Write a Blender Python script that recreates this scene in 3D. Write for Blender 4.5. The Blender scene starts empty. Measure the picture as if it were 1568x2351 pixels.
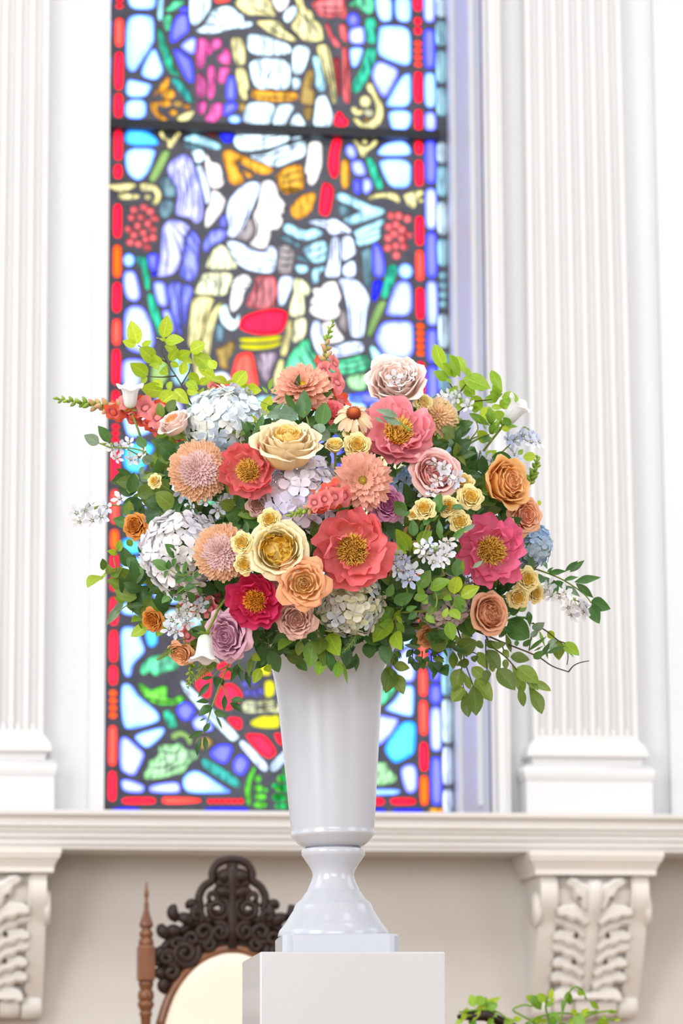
import bpy, math, random
from mathutils import Vector, Matrix, Quaternion
from mathutils.geometry import delaunay_2d_cdt, tessellate_polygon

scene = bpy.context.scene
COL = scene.collection
PI = math.pi
random.seed(7)

# ------------------------------------------------------------------ camera
IMG_W, IMG_H, FPX = 1568.0, 2351.0, 7500.0
CAM = Vector((0.0, -9.0, 0.78))
YAW = math.atan(7500.0 / (54300.0 * math.cos(math.atan(1375.0 / 7500.0))))
PITCH = math.atan(1375.0 / FPX)
ROLL = -0.005
FWD = Vector((math.sin(YAW) * math.cos(PITCH), math.cos(YAW) * math.cos(PITCH), math.sin(PITCH)))
_r0 = Vector((math.cos(YAW), -math.sin(YAW), 0.0))
_u0 = _r0.cross(FWD)
RGT = _r0 * math.cos(ROLL) + _u0 * math.sin(ROLL)
UPV = _u0 * math.cos(ROLL) - _r0 * math.sin(ROLL)
cam_data = bpy.data.cameras.new('camera')
cam = bpy.data.objects.new('camera', cam_data)
COL.objects.link(cam)
cam.matrix_world = Matrix(((RGT.x, UPV.x, -FWD.x, CAM.x), (RGT.y, UPV.y, -FWD.y, CAM.y),
                           (RGT.z, UPV.z, -FWD.z, CAM.z), (0, 0, 0, 1)))
cam_data.sensor_fit = 'VERTICAL'
cam_data.sensor_height = 36.0
cam_data.sensor_width = 24.0
cam_data.lens = FPX / IMG_H * 36.0
cam_data.clip_start = 0.05
cam_data.clip_end = 200
cam_data.dof.use_dof = True
cam_data.dof.focus_distance = 5.08
cam_data.dof.aperture_fstop = 7.0
scene.camera = cam

# ------------------------------------------------------------------ world: a bright overcast sky outside
SKY = 5.0
world = bpy.data.worlds.new('overcast_sky')
scene.world = world
world.use_nodes = True
_bg = world.node_tree.nodes['Background']
_bg.inputs[0].default_value = (0.93, 0.97, 1.0, 1)
_bg.inputs[1].default_value = SKY

# ------------------------------------------------------------------ added fill lights for the room, without visible sources
def area(name, loc, target, sx, sy, power, col):
    d = bpy.data.lights.new(name, 'AREA')
    d.shape = 'RECTANGLE'; d.size = sx; d.size_y = sy; d.energy = power; d.color = col
    o = bpy.data.objects.new(name, d); COL.objects.link(o)
    o.location = loc
    o.rotation_euler = (Vector(target) - Vector(loc)).to_track_quat('-Z', 'Y').to_euler()
    return o
area('chancel_fill_west', (-4.3, -3.0, 3.4), (1.0, -1.0, 2.2), 3.2, 3.6, 95, (0.88, 0.94, 1.0))  # added fill for the altar wall, no window built here
area('chancel_fill_east', (6.3, -3.0, 3.6), (1.0, -1.0, 2.2), 3.2, 3.6, 75, (0.88, 0.94, 1.0))  # weaker added fill from the opposite side
area('nave_fill_west', (-4.3, -7.4, 3.0), (0.8, -3.7, 1.4), 4.2, 3.8, 410, (0.94, 0.97, 1.0))  # main added fill, front left, for flowers and pedestal
area('nave_fill_east', (6.3, -7.8, 3.2), (0.8, -3.7, 1.4), 3.6, 3.6, 120, (0.96, 0.98, 1.0))  # added fill from the front right, no window built
area('ceiling_fill', (1.0, -4.6, 6.8), (1.0, -3.9, 0.0), 5.0, 3.0, 210, (0.98, 0.98, 1.0))  # added overhead fill, no lamps modelled
area('front_fill', (0.0, -13.7, 3.0), (0.9, -3.7, 1.5), 6.0, 4.0, 385, (1.0, 0.98, 0.965))  # added front fill from behind the camera

vs = scene.view_settings
vs.view_transform = 'Standard'
vs.look = 'None'
vs.exposure = 0.17
vs.gamma = 1.0
vs.use_curve_mapping = False

# light paths long enough for a white room, short enough to stay quick
scene.cycles.max_bounces = 5
scene.cycles.diffuse_bounces = 3
scene.cycles.glossy_bounces = 2
scene.cycles.transmission_bounces = 2
scene.cycles.transparent_max_bounces = 8
scene.cycles.caustics_reflective = False
scene.cycles.caustics_refractive = False
scene.cycles.use_adaptive_sampling = True
scene.cycles.adaptive_threshold = 0.04

# ------------------------------------------------------------------ helpers
def ray(px, py):
    return (FWD * FPX + RGT * (px - IMG_W / 2) - UPV * (py - IMG_H / 2)).normalized()
def U(px, py, Y):
    """the point of the plane y = Y that stands at this place in the photograph"""
    d = ray(px, py)
    return CAM + d * ((Y - CAM.y) / d.y)
def ppm(Y, px=784, py=1175):
    """pixels per metre at the plane y = Y"""
    p = U(px, py, Y)
    return FPX / ((p - CAM).dot(FWD))

def lin(c):
    return c / 12.92 if c <= 0.04045 else ((c + 0.055) / 1.055) ** 2.4
def hexc(h):
    return tuple(lin(int(h[i:i + 2], 16) / 255.0) for i in (0, 2, 4))

def new_mesh(name, V, F, uv=None, smooth=True):
    me = bpy.data.meshes.new(name)
    me.from_pydata([tuple(v) for v in V], [], F)
    if uv:
        lay = me.uv_layers.new(name='UVMap')
        li = [0] * len(me.loops)
        me.loops.foreach_get('vertex_index', li)
        flat = []
        for i in li:
            flat.extend(uv[i])
        lay.data.foreach_set('uv', flat)
    if smooth:
        me.polygons.foreach_set('use_smooth', [True] * len(me.polygons))
    me.materials.append(None)
    me.update()
    return me

def obj(name, me, mat, parent=None, loc=None, rot=None, scale=None):
    o = bpy.data.objects.new(name, me)
    COL.objects.link(o)
    o.material_slots[0].link = 'OBJECT'
    o.material_slots[0].material = mat
    if parent is not None:
        o.parent = parent
    if loc is not None:
        o.location = loc
    if rot is not None:
        o.rotation_euler = rot
    if scale is not None:
        o.scale = scale if hasattr(scale, '__len__') else (scale,) * 3
    return o

def tag(o, label=None, cat=None, group=None, kind=None):
    if label: o['label'] = label
    if cat: o['category'] = cat
    if group: o['group'] = group
    if kind: o['kind'] = kind
    return o

def empty(name, mat4=None, loc=None):
    o = bpy.data.objects.new(name, None)
    COL.objects.link(o)
    o.empty_display_size = 0.02
    if mat4 is not None:
        o.matrix_world = mat4
    if loc is not None:
        o.location = loc
    return o

class MB:
    def __init__(s):
        s.V = []; s.F = []; s.UV = []
    def v(s, p, uv=(0, 0)):
        s.V.append(Vector(p)); s.UV.append(uv); return len(s.V) - 1
    def box(s, x0, x1, y0, y1, z0, z1):
        b = len(s.V)
        for p in ((x0, y0, z0), (x1, y0, z0), (x1, y1, z0), (x0, y1, z0), (x0, y0, z1), (x1, y0, z1), (x1, y1, z1), (x0, y1, z1)):
            s.v(p)
        for f in ((0, 3, 2, 1), (4, 5, 6, 7), (0, 1, 5, 4), (1, 2, 6, 5), (2, 3, 7, 6), (3, 0, 4, 7)):
            s.F.append([b + i for i in f])
        return s
    def tube(s, pts, rad, n=6, caps=True):
        pts = [Vector(p) for p in pts]
        if not hasattr(rad, '__len__'):
            rad = [rad] * len(pts)
        rings = []
        t0 = (pts[1] - pts[0]).normalized()
        a = t0.orthogonal().normalized()
        for i, p in enumerate(pts):
            if i == 0: t = pts[1] - pts[0]
            elif i == len(pts) - 1: t = pts[-1] - pts[-2]
            else: t = pts[i + 1] - pts[i - 1]
            t.normalize()
            a = (a - t * a.dot(t))
            if a.length < 1e-6: a = t.orthogonal()
            a.normalize()
            b = t.cross(a)
            ring = []
            for k in range(n):
                an = 2 * PI * k / n
                ring.append(s.v(p + (a * math.cos(an) + b * math.sin(an)) * rad[i], (i / (len(pts) - 1), k / n)))
            rings.append(ring)
        for i in range(len(rings) - 1):
            for k in range(n):
                s.F.append([rings[i][k], rings[i][(k + 1) % n], rings[i + 1][(k + 1) % n], rings[i + 1][k]])
        if caps:
            s.F.append(rings[0][::-1]); s.F.append(rings[-1])
        return s
    def lathe(s, prof, n=32, center=(0, 0, 0), closed=True):
        c = Vector(center)
        rings = []
        for i, (r, z) in enumerate(prof):
            rings.append([s.v(c + Vector((r * math.cos(2 * PI * k / n), r * math.sin(2 * PI * k / n), z)), (i / (len(prof) - 1), k / n)) for k in range(n)])
        for i in range(len(rings) - 1):
            for k in range(n):
                s.F.append([rings[i][k], rings[i][(k + 1) % n], rings[i + 1][(k + 1) % n], rings[i + 1][k]])
        if closed:
            s.F.append(rings[0][::-1]); s.F.append(rings[-1])
        return s
    def prism(s, poly, axis, a0, a1):
        """2-D polygon extruded along an axis ('x','y'); poly of (y,z) or (x,z)"""
        n = len(poly); b = len(s.V)
        for a in (a0, a1):
            for (p, q) in poly:
                s.v((a, p, q) if axis == 'x' else (p, a, q), (p, q))
        for k in range(n):
            s.F.append([b + k, b + (k + 1) % n, b + n + (k + 1) % n, b + n + k])
        tri = tessellate_polygon([[Vector((p, q, 0)) for p, q in poly]])
        for t in tri:
            s.F.append([b + i for i in t]); s.F.append([b + n + i for i in t[::-1]])
        return s
    def stack(s, loops):
        """rectangles (x0,x1,y0,y1,z) joined into a moulded block"""
        b = len(s.V)
        for (x0, x1, y0, y1, z) in loops:
            for p in ((x0, y0, z), (x1, y0, z), (x1, y1, z), (x0, y1, z)): s.v(p)
        for i in range(len(loops) - 1):
            for k in range(4):
                s.F.append([b + i * 4 + k, b + i * 4 + (k + 1) % 4, b + i * 4 + 4 + (k + 1) % 4, b + i * 4 + 4 + k])
        s.F.append([b + 3, b + 2, b + 1, b]); m = b + 4 * (len(loops) - 1)
        s.F.append([m, m + 1, m + 2, m + 3])
        return s
    def me(s, name, smooth=True):
        return new_mesh(name, s.V, s.F, s.UV, smooth)

def smooth_poly(pts, it=2, closed=True):
    for _ in range(it):
        out = []
        n = len(pts)
        for i in range(n if closed else n - 1):
            a, b = pts[i], pts[(i + 1) % n]
            out.append((a[0] * .78 + b[0] * .22, a[1] * .78 + b[1] * .22))
            out.append((a[0] * .22 + b[0] * .78, a[1] * .22 + b[1] * .78))
        pts = out
    return pts

def bezier(p0, p1, p2, n=8):
    p0, p1, p2 = Vector(p0), Vector(p1), Vector(p2)
    return [p0 * (1 - t) ** 2 + p1 * 2 * t * (1 - t) + p2 * t * t for t in [i / n for i in range(n + 1)]]

def spline(pts, n=5):
    """Catmull-Rom through 3-D points"""
    P = [Vector(p) for p in pts]
    P = [P[0] * 2 - P[1]] + P + [P[-1] * 2 - P[-2]]
    out = []
    for i in range(1, len(P) - 2):
        for k in range(n):
            t = k / n
            a, b, c, d = P[i - 1], P[i], P[i + 1], P[i + 2]
            out.append(0.5 * ((2 * b) + (c - a) * t + (2 * a - 5 * b + 4 * c - d) * t * t + (3 * b - a - 3 * c + d) * t ** 3))
    out.append(P[-2])
    return out

def auto_smooth(o, deg=35):
    me = o.data
    me.polygons.foreach_set('use_smooth', [True] * len(me.polygons))
    try:
        me.set_sharp_from_angle(angle=math.radians(deg))
    except Exception:
        pass

# ------------------------------------------------------------------ materials
def nt(name):
    m = bpy.data.materials.new(name); m.use_nodes = True
    t = m.node_tree; t.nodes.clear()
    o = t.nodes.new('ShaderNodeOutputMaterial')
    return m, t, o
def N(t, typ, **kw):
    n = t.nodes.new(typ)
    for k, v in kw.items():
        if hasattr(n, k): setattr(n, k, v)
    return n

def plain(name, col, rough=0.5, spec=0.4, var=0.04, scale=6.0, bump=0.0, bscale=60, coat=0.0, metal=0.0, col2=None, stretch=(1, 1, 1)):
    m, t, out = nt(name)
    p = N(t, 'ShaderNodeBsdfPrincipled')
    tc = N(t, 'ShaderNodeTexCoord'); mp = N(t, 'ShaderNodeMapping'); mp.inputs['Scale'].default_value = stretch
    t.links.new(tc.outputs['Object'], mp.inputs['Vector'])
    no = N(t, 'ShaderNodeTexNoise'); no.inputs['Scale'].default_value = scale; no.inputs['Detail'].default_value = 5
    t.links.new(mp.outputs[0], no.inputs['Vector'])
    r = N(t, 'ShaderNodeValToRGB')
    c2 = col2 or tuple(max(0, c * (1 - var * 2)) for c in col)
    r.color_ramp.elements[0].position = .3; r.color_ramp.elements[0].color = (*c2, 1)
    r.color_ramp.elements[1].position = .7; r.color_ramp.elements[1].color = (*col, 1)
    t.links.new(no.outputs['Fac'], r.inputs[0]); t.links.new(r.outputs[0], p.inputs['Base Color'])
    p.inputs['Roughness'].default_value = rough; p.inputs['Specular IOR Level'].default_value = spec
    p.inputs['Coat Weight'].default_value = coat; p.inputs['Metallic'].default_value = metal
    if bump:
        n2 = N(t, 'ShaderNodeTexNoise'); n2.inputs['Scale'].default_value = bscale; n2.inputs['Detail'].default_value = 4
        t.links.new(tc.outputs['Object'], n2.inputs['Vector'])
        b = N(t, 'ShaderNodeBump'); b.inputs['Strength'].default_value = bump; b.inputs['Distance'].default_value = .004
        t.links.new(n2.outputs['Fac'], b.inputs['Height']); t.links.new(b.outputs[0], p.inputs['Normal'])
    t.links.new(p.outputs[0], out.inputs[0])
    return m

M = {}
M['wall'] = plain('white_wall_paint', (.665, .675, .695), .55, .3, .012, 3, .05, 40)
M['trim'] = plain('white_gloss_trim_paint', (.685, .68, .675), .35, .4, .015, 4, .06, 25)
M['ledge'] = plain('aged_ledge_paint', (.69, .665, .64), .4, .4, .02, 5, .12, 12, col2=(.62, .59, .56), stretch=(.5, 2, 9))
M['lower'] = plain('warm_lower_wall_paint', (.62, .585, .55), .55, .3, .02, 2.5, .08, 20, col2=(.58, .535, .495), stretch=(.6, 1, 2.5))
M['ceil'] = plain('ceiling_paint', (.85, .84, .82), .7, .2)
M['floor'] = plain('oak_floor', (.50, .36, .24), .35, .4, .1, 4, .1, 30, stretch=(8, .6, 1))
M['vase'] = plain('white_glazed_vase', (.485, .505, .56), .22, .5, .012, 5, .04, 18, coat=.25)
M['pedestal'] = plain('white_lacquer_pedestal', (.515, .52, .54), .14, .5, .015, 2.2, 0, col2=(.48, .49, .51), stretch=(1.5, 1.5, .5))
M['plaster'] = plain('white_carved_plaster', (.68, .655, .625), .55, .3, .03, 12, .15, 50, col2=(.72, .66, .60))
M['hole_shade'] = plain('painted_hole_shade', (.10, .08, .06), .8, .1)  # shade inside the carving's holes, put into a dark colour
M['wood_dark'] = plain('dark_carved_walnut', (.030, .013, .008), .42, .3, .3, 14, .2, 60, col2=(.014, .007, .005), stretch=(4, 4, 1))
M['wood_mid'] = plain('turned_walnut', (.21, .07, .018), .28, .5, .25, 9, .1, 60, col2=(.11, .040, .016), stretch=(6, 6, 1))
M['cream'] = plain('cream_upholstery', (.84, .73, .59), .8, .2, .04, 8, .3, 250)
M['lead'] = plain('lead_came', (.085, .088, .115), .45, .4, .2, 30, .2, 90)
M['bar'] = plain('iron_saddle_bar', (.018, .02, .026), .5, .3)
M['paint'] = plain('vitreous_black_paint', (.035, .03, .035), .7, .1)
# ================================================================== the setting
Y_GLASS = 0.60
Y_LEDGE = -0.30
def WX(px, py=900, Y=0.0): return U(px, py, Y).x
def WZ(py, px=784, Y=0.0): return U(px, py, Y).z
def struct(name, m, mat, smooth=False, parent=None):
    o = obj(name, m.me(name, smooth), mat, parent)
    if parent is None: o['kind'] = 'structure'
    return o

X_L, X_R, Z_C, Y_B = -4.6, 6.6, 7.0, -14.0
struct('floor', MB().box(X_L, X_R, Y_B, 1.0, -0.2, 0.0), M['floor'])
struct('ceiling', MB().box(X_L, X_R, Y_B, 1.0, Z_C, Z_C + .2), M['ceil'])
struct('wall_left', MB().box(X_L - .2, X_L, Y_B, 1.0, 0, Z_C), M['wall'])
struct('wall_right', MB().box(X_R, X_R + .2, Y_B, 1.0, 0, Z_C), M['wall'])
struct('wall_rear', MB().box(X_L, X_R, Y_B - .2, Y_B, 0, Z_C), M['wall'])

wx0 = WX(246, 900)          # window opening, at the wall face
wx1 = WX(1116, 900)
Z_LT = WZ(1862, 700, Y_LEDGE)    # ledge top
Z_LB = WZ(1949, 700, Y_LEDGE)    # ledge bottom
Z_TOP = WZ(-420, 700, 0.0)       # head of the opening, above the photograph
# wall_back: the part beside, over and under the window, one connected mesh with real depth
m = MB()
xs = [X_L, wx0, wx1, X_R]; zs = [0.0, Z_LT, Z_TOP, Z_C]
D = 0.75
idx = {}
for k, y in enumerate((0.0, D)):
    for i, x in enumerate(xs):
        for j, z in enumerate(zs):
            idx[(i, j, k)] = m.v((x, y, z))
for i in range(3):
    for j in range(3):
        if i == 1 and j == 1: continue
        m.F.append([idx[(i, j, 0)], idx[(i + 1, j, 0)], idx[(i + 1, j + 1, 0)], idx[(i, j + 1, 0)]])
        m.F.append([idx[(i, j, 1)], idx[(i, j + 1, 1)], idx[(i + 1, j + 1, 1)], idx[(i + 1, j, 1)]])
m.F.append([idx[(1, 1, 0)], idx[(1, 1, 1)], idx[(1, 2, 1)], idx[(1, 2, 0)]])
m.F.append([idx[(2, 1, 0)], idx[(2, 2, 0)], idx[(2, 2, 1)], idx[(2, 1, 1)]])
m.F.append([idx[(1, 1, 0)], idx[(2, 1, 0)], idx[(2, 1, 1)], idx[(1, 1, 1)]])
m.F.append([idx[(1, 2, 0)], idx[(1, 2, 1)], idx[(2, 2, 1)], idx[(2, 2, 0)]])
struct('wall_back', m, M['wall'])
# warm painted dado below the ledge
struct('wall_lower', MB().box(X_L, X_R, -0.02, -0.001, 0.0, Z_LB + .01), M['lower'])

# trim_1: the long moulded ledge
zz = lambda f: Z_LB + (Z_LT - Z_LB) * f
prof = [(-.02, zz(0)), (Y_LEDGE + .045, zz(0)), (Y_LEDGE + .045, zz(.11)), (Y_LEDGE + .038, zz(.12)), (Y_LEDGE + .038, zz(.28)),
        (Y_LEDGE + .030, zz(.30)), (Y_LEDGE + .030, zz(.44)), (Y_LEDGE + .022, zz(.46)), (Y_LEDGE + .022, zz(.54)),
        (Y_LEDGE + .014, zz(.58)), (Y_LEDGE + .014, zz(.80)), (Y_LEDGE + .004, zz(.83)), (Y_LEDGE, zz(.88)), (Y_LEDGE, zz(.97)), (Y_LEDGE + .006, zz(1.0)), (0.0, zz(1.0))]
struct('trim_1', MB().prism(prof, 'x', X_L, X_R), M['ledge'])

# trim_2: window casing (white mouldings round the opening), and a panel moulding on the reveal
def casing(x0, x1, name):
    s = 1 if x1 > x0 else -1
    w = x1 - x0
    P = [(x0, 0.02), (x0, -.018), (x0 + w * .14, -.026), (x0 + w * .30, -.020), (x0 + w * .34, -.034), (x0 + w * .80, -.036), (x0 + w * .86, -.05), (x1, -.05), (x1, .02)]
    m = MB(); n = len(P); b = 0
    for z in (Z_LT, Z_TOP + .1):
        for (x, y) in P: m.v((x, y, z))
    for k in range(n):
        m.F.append([k, (k + 1) % n, n + (k + 1) % n, n + k])
    struct(name, m, M['trim'])
casing(wx1, WX(1152, 900), 'trim_2')
struct('trim_3', MB().box(WX(212, 900), wx0, -.006, .02, Z_LT, Z_TOP + .1), M['trim'])
# raised panel bead on the right reveal
xr = wx1
for i, (y0, y1) in enumerate(((.14, .17), (.46, .49))):
    struct('trim_%d' % (4 + i), MB().box(xr - .012, xr + .002, y0, y1, Z_LT + .06, Z_TOP - .05), M['trim'])

# pilasters: fluted shaft, moulded base
def pilaster(name, px_l, px_r, shift=0.0):
    root = empty(name); root['kind'] = 'structure'
    z_fl = WZ(1690, 1345, -.07); z_b0 = WZ(1700, 1345, -.08); z_t = Z_C
    xl, xr = WX(px_l, 1690, -.08) + shift, WX(px_r, 1690, -.08) + shift
    cx, hw = (xl + xr) / 2, (xr - xl) / 2
    root.location = (cx, 0, Z_LT)
    nfl = 7
    pitch = 2 * hw / (nfl + .35)
    pts = [(-hw, 0.01), (-hw, -.075)]
    x = -hw + pitch * .175 + pitch * .16
    for i in range(nfl):
        w = pitch * .68
        pts.append((x, -.075))
        for k in range(1, 8):
            a = PI * k / 8
            pts.append((x + w / 2 - w / 2 * math.cos(a), -.075 + .021 * math.sin(a)))
        pts.append((x + w, -.075))
        x += pitch
    pts += [(hw, -.075), (hw, .01)]
    m = MB(); n = len(pts)
    taper = .945
    zr = [z_fl, WZ(0, 1345), z_t]
    sc = [1.0, taper, taper * .95]
    for z, s in zip(zr, sc):
        for (px, y) in pts: m.v((px * s, y, z - Z_LT))
    for r in range(2):
        for k in range(n - 1):
            m.F.append([r * n + k, r * n + k + 1, (r + 1) * n + k + 1, (r + 1) * n + k])
    o = obj('shaft', m.me('shaft', True), M['trim'], root); auto_smooth(o, 40)
    # rounded stops that close each flute at the foot
    stop = MB().lathe([(0.001, 0), (pitch * .30, .002), (pitch * .33, .012), (pitch * .30, .022), (pitch * .12, .034), (.001, .036)], 12).me('flute_stop')
    x = -hw + pitch * .335
    for i in range(nfl):
        obj('flute_stop', stop, M['trim'], root, (x + pitch * .34, -.055, z_fl - Z_LT - .008), scale=(1, .9, 1))
        x += pitch
    e = lambda d: (cx - hw - d - cx, hw + d)
    m = MB(); L = []
    def lp(d, y, z): L.append((-hw - d, hw + d, y, .01, z - Z_LT))
    z = lambda p: WZ(p, 1345, -.09)
    lp(.0, -.08, z_fl); lp(.0, -.08, z(1698)); lp(.004, -.084, z(1702)); lp(.016, -.094, z(1716)); lp(.022, -.100, z(1728)); lp(.023, -.101, z(1737)); lp(.008, -.088, z(1742)); lp(.006, -.086, z(1757))
    m.stack(L[::-1]); o = obj('base_scotia', m.me('base_scotia', False), M['trim'], root)
    L.clear()
    lp(.024, -.104, z(1757)); lp(.033, -.113, z(1762)); lp(.037, -.117, z(1775)); lp(.033, -.113, z(1790)); lp(.028, -.108, z(1796))
    m = MB().stack(L[::-1]); o = obj('base_torus', m.me('base_torus', False), M['trim'], root); auto_smooth(o, 50)
    L.clear()
    lp(.030, -.110, z(1796)); lp(.030, -.110, Z_LT)
    m = MB().stack(L[::-1]); obj('plinth', m.me('plinth', False), M['trim'], root)
    return root
pilaster('trim_6', 1226, 1466)
pilaster('trim_7', 1226, 1466, -(WX(1512, 1775, -.11) - WX(140, 1768, -.11)))
# flat wall strip right of the pilaster (a shallow break in the wall face)
struct('trim_8', MB().box(WX(1516, 900), X_R, -.02, .0, Z_LT, Z_C), M['wall'])
# ================================================================== window_1: leaded stained glass
win = empty('window_1', loc=(0, 0, 0)); win['kind'] = 'structure'
GLASS = {  # light that comes through each glass, in units of display white
    'b': (1.1, 1.75, 4.2), 'c': (.22, 1.25, 2.9), 'p': (1.15, 1.3, 4.4), 'v': (.42, .44, 3.2), 'u': (.06, .08, 1.9),
    'r': (2.6, .04, .16), 'R': (2.8, .28, .20), 'o': (2.6, .40, .03), 'd': (.28, .01, .03),
    'g': (.10, 1.05, .70), 't': (.10, .75, .68), 'G': (.36, 1.25, .14), 'e': (.30, 1.30, .74), 'E': (.06, .95, .32), 'q': (.80, 1.35, .75), 'h': (.55, .80, .30),
    'y': (1.65, 1.5, .8), 'Y': (1.6, .85, .10), 'z': (.80, .56, .18), 'n': (1.3, 1.22, .03), 'x': (1.75, 1.75, 1.2),
    'm': (1.5, .30, .85), 's': (1.7, .42, .44), 'S': (.55, .08, .10), 'a': (.90, .72, .86), 'f': (1.25, .42, .46),
    'w': (1.8, 2.15, 2.3), 'W': (1.9, 2.1, 2.5), 'i': (.36, .58, .66), 'C': (1.05, 1.65, 1.85),
    'l': (1.2, 1.2, 2.3), 'L': (.60, .65, 1.9), 'k': (1.9, 1.78, 1.74), 'K': (.70, .62, .62), 'H': (.22, .17, .15), 'V': (.26, .24, .75),
}
FOLD = {'w': (.45, 60), 'W': (.5, 50), 'C': (.4, 60), 'i': (.35, 60), 'l': (.4, 60), 'L': (.30, 70), 'm': (.35, 60), 's': (.35, 55), 'y': (.35, 70), 'z': (.45, 90),
        'x': (.2, 60), 'e': (.25, 60), 'q': (.25, 110), 'a': (.25, 70), 'Y': (.25, 80), 'G': (.25, 110), 'E': (.3, 110), 'g': (.25, 90), 't': (.3, 90), 'k': (.75, 40), 'K': (.3, 70), 'f': (.15, 70)}
def glass_mat(code):
    """tinted transparent glass; a deeper rim and paler middle put lens halation and overexposure into the tint"""
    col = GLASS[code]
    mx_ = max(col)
    edge = [c * (max(c, .02) / mx_) ** .75 * .72 for c in col]  # rim tint deepened to stand in for optical halation
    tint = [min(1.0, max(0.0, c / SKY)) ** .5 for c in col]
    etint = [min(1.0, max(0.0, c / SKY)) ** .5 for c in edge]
    m, t, out = nt('stained_glass_' + code)
    tc = N(t, 'ShaderNodeTexCoord'); mp = N(t, 'ShaderNodeMapping')
    mp.inputs['Rotation'].default_value = (0, .25, 0); mp.inputs['Scale'].default_value = (1, .1, .28)
    t.links.new(tc.outputs['Object'], mp.inputs[0])
    no = N(t, 'ShaderNodeTexNoise'); t.links.new(mp.outputs[0], no.inputs['Vector'])
    lo, sc = FOLD.get(code, (.72, 14))
    no.inputs['Scale'].default_value = sc; no.inputs['Detail'].default_value = 2
    r = N(t, 'ShaderNodeValToRGB')
    r.color_ramp.elements[0].position = .30; r.color_ramp.elements[1].position = .56
    lo = max(lo, .02) ** .5
    r.color_ramp.elements[0].color = (lo, lo, min(1, lo * 1.06), 1)
    r.color_ramp.elements[1].color = (1, 1, 1, 1)
    t.links.new(no.outputs['Fac'], r.inputs[0])
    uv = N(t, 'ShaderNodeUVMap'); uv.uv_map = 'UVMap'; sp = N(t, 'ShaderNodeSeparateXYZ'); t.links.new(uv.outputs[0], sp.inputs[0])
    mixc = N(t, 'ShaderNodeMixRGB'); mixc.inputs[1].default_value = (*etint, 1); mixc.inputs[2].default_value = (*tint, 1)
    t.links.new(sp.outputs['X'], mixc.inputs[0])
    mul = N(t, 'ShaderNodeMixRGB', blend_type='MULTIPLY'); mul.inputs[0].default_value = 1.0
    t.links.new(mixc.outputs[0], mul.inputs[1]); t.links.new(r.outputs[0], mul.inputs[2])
    tr = N(t, 'ShaderNodeBsdfTransparent'); t.links.new(mul.outputs[0], tr.inputs[0])
    gl = N(t, 'ShaderNodeBsdfGlossy'); gl.inputs['Roughness'].default_value = .25; gl.inputs[0].default_value = (.5, .5, .5, 1)
    mx = N(t, 'ShaderNodeMixShader'); mx.inputs[0].default_value = .02
    t.links.new(tr.outputs[0], mx.inputs[1]); t.links.new(gl.outputs[0], mx.inputs[2])
    t.links.new(mx.outputs[0], out.inputs[0])
    return m
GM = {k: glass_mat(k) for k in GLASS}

BLK = {'A': (230, 0, 3.6465), 'B': (630, 0, 3.6465), 'C': (230, 430, 3.6465), 'D': (630, 430, 3.6465), 'E': (220, 1450, 3.5636),
       'F': (840, 1400, 4.9), 'G': (220, 860, 3.919), 'P': (0, 0, 1.0)}
PANES = []     # (glass code, outline in photograph pixels)
def pane(code, blk, pts, it=2):
    ox, oy, s = BLK[blk]
    PANES.append((code, smooth_poly([(ox + x / s, oy + y / s) for x, y in pts], it)))
def ell(code, blk, cx, cy, rx, ry=None, n=12):
    ry = ry or rx
    ox, oy, s = BLK[blk]
    PANES.append((code, [(ox + (cx + rx * math.cos(2 * PI * k / n)) / s, oy + (cy + ry * math.sin(2 * PI * k / n)) / s) for k in range(n)]))
def P_(txt, blk):
    for line in txt.strip().splitlines():
        code, *nums = line.split()
        v = [float(q) for q in nums]
        pane(code, blk, list(zip(v[0::2], v[1::2])))

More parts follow.
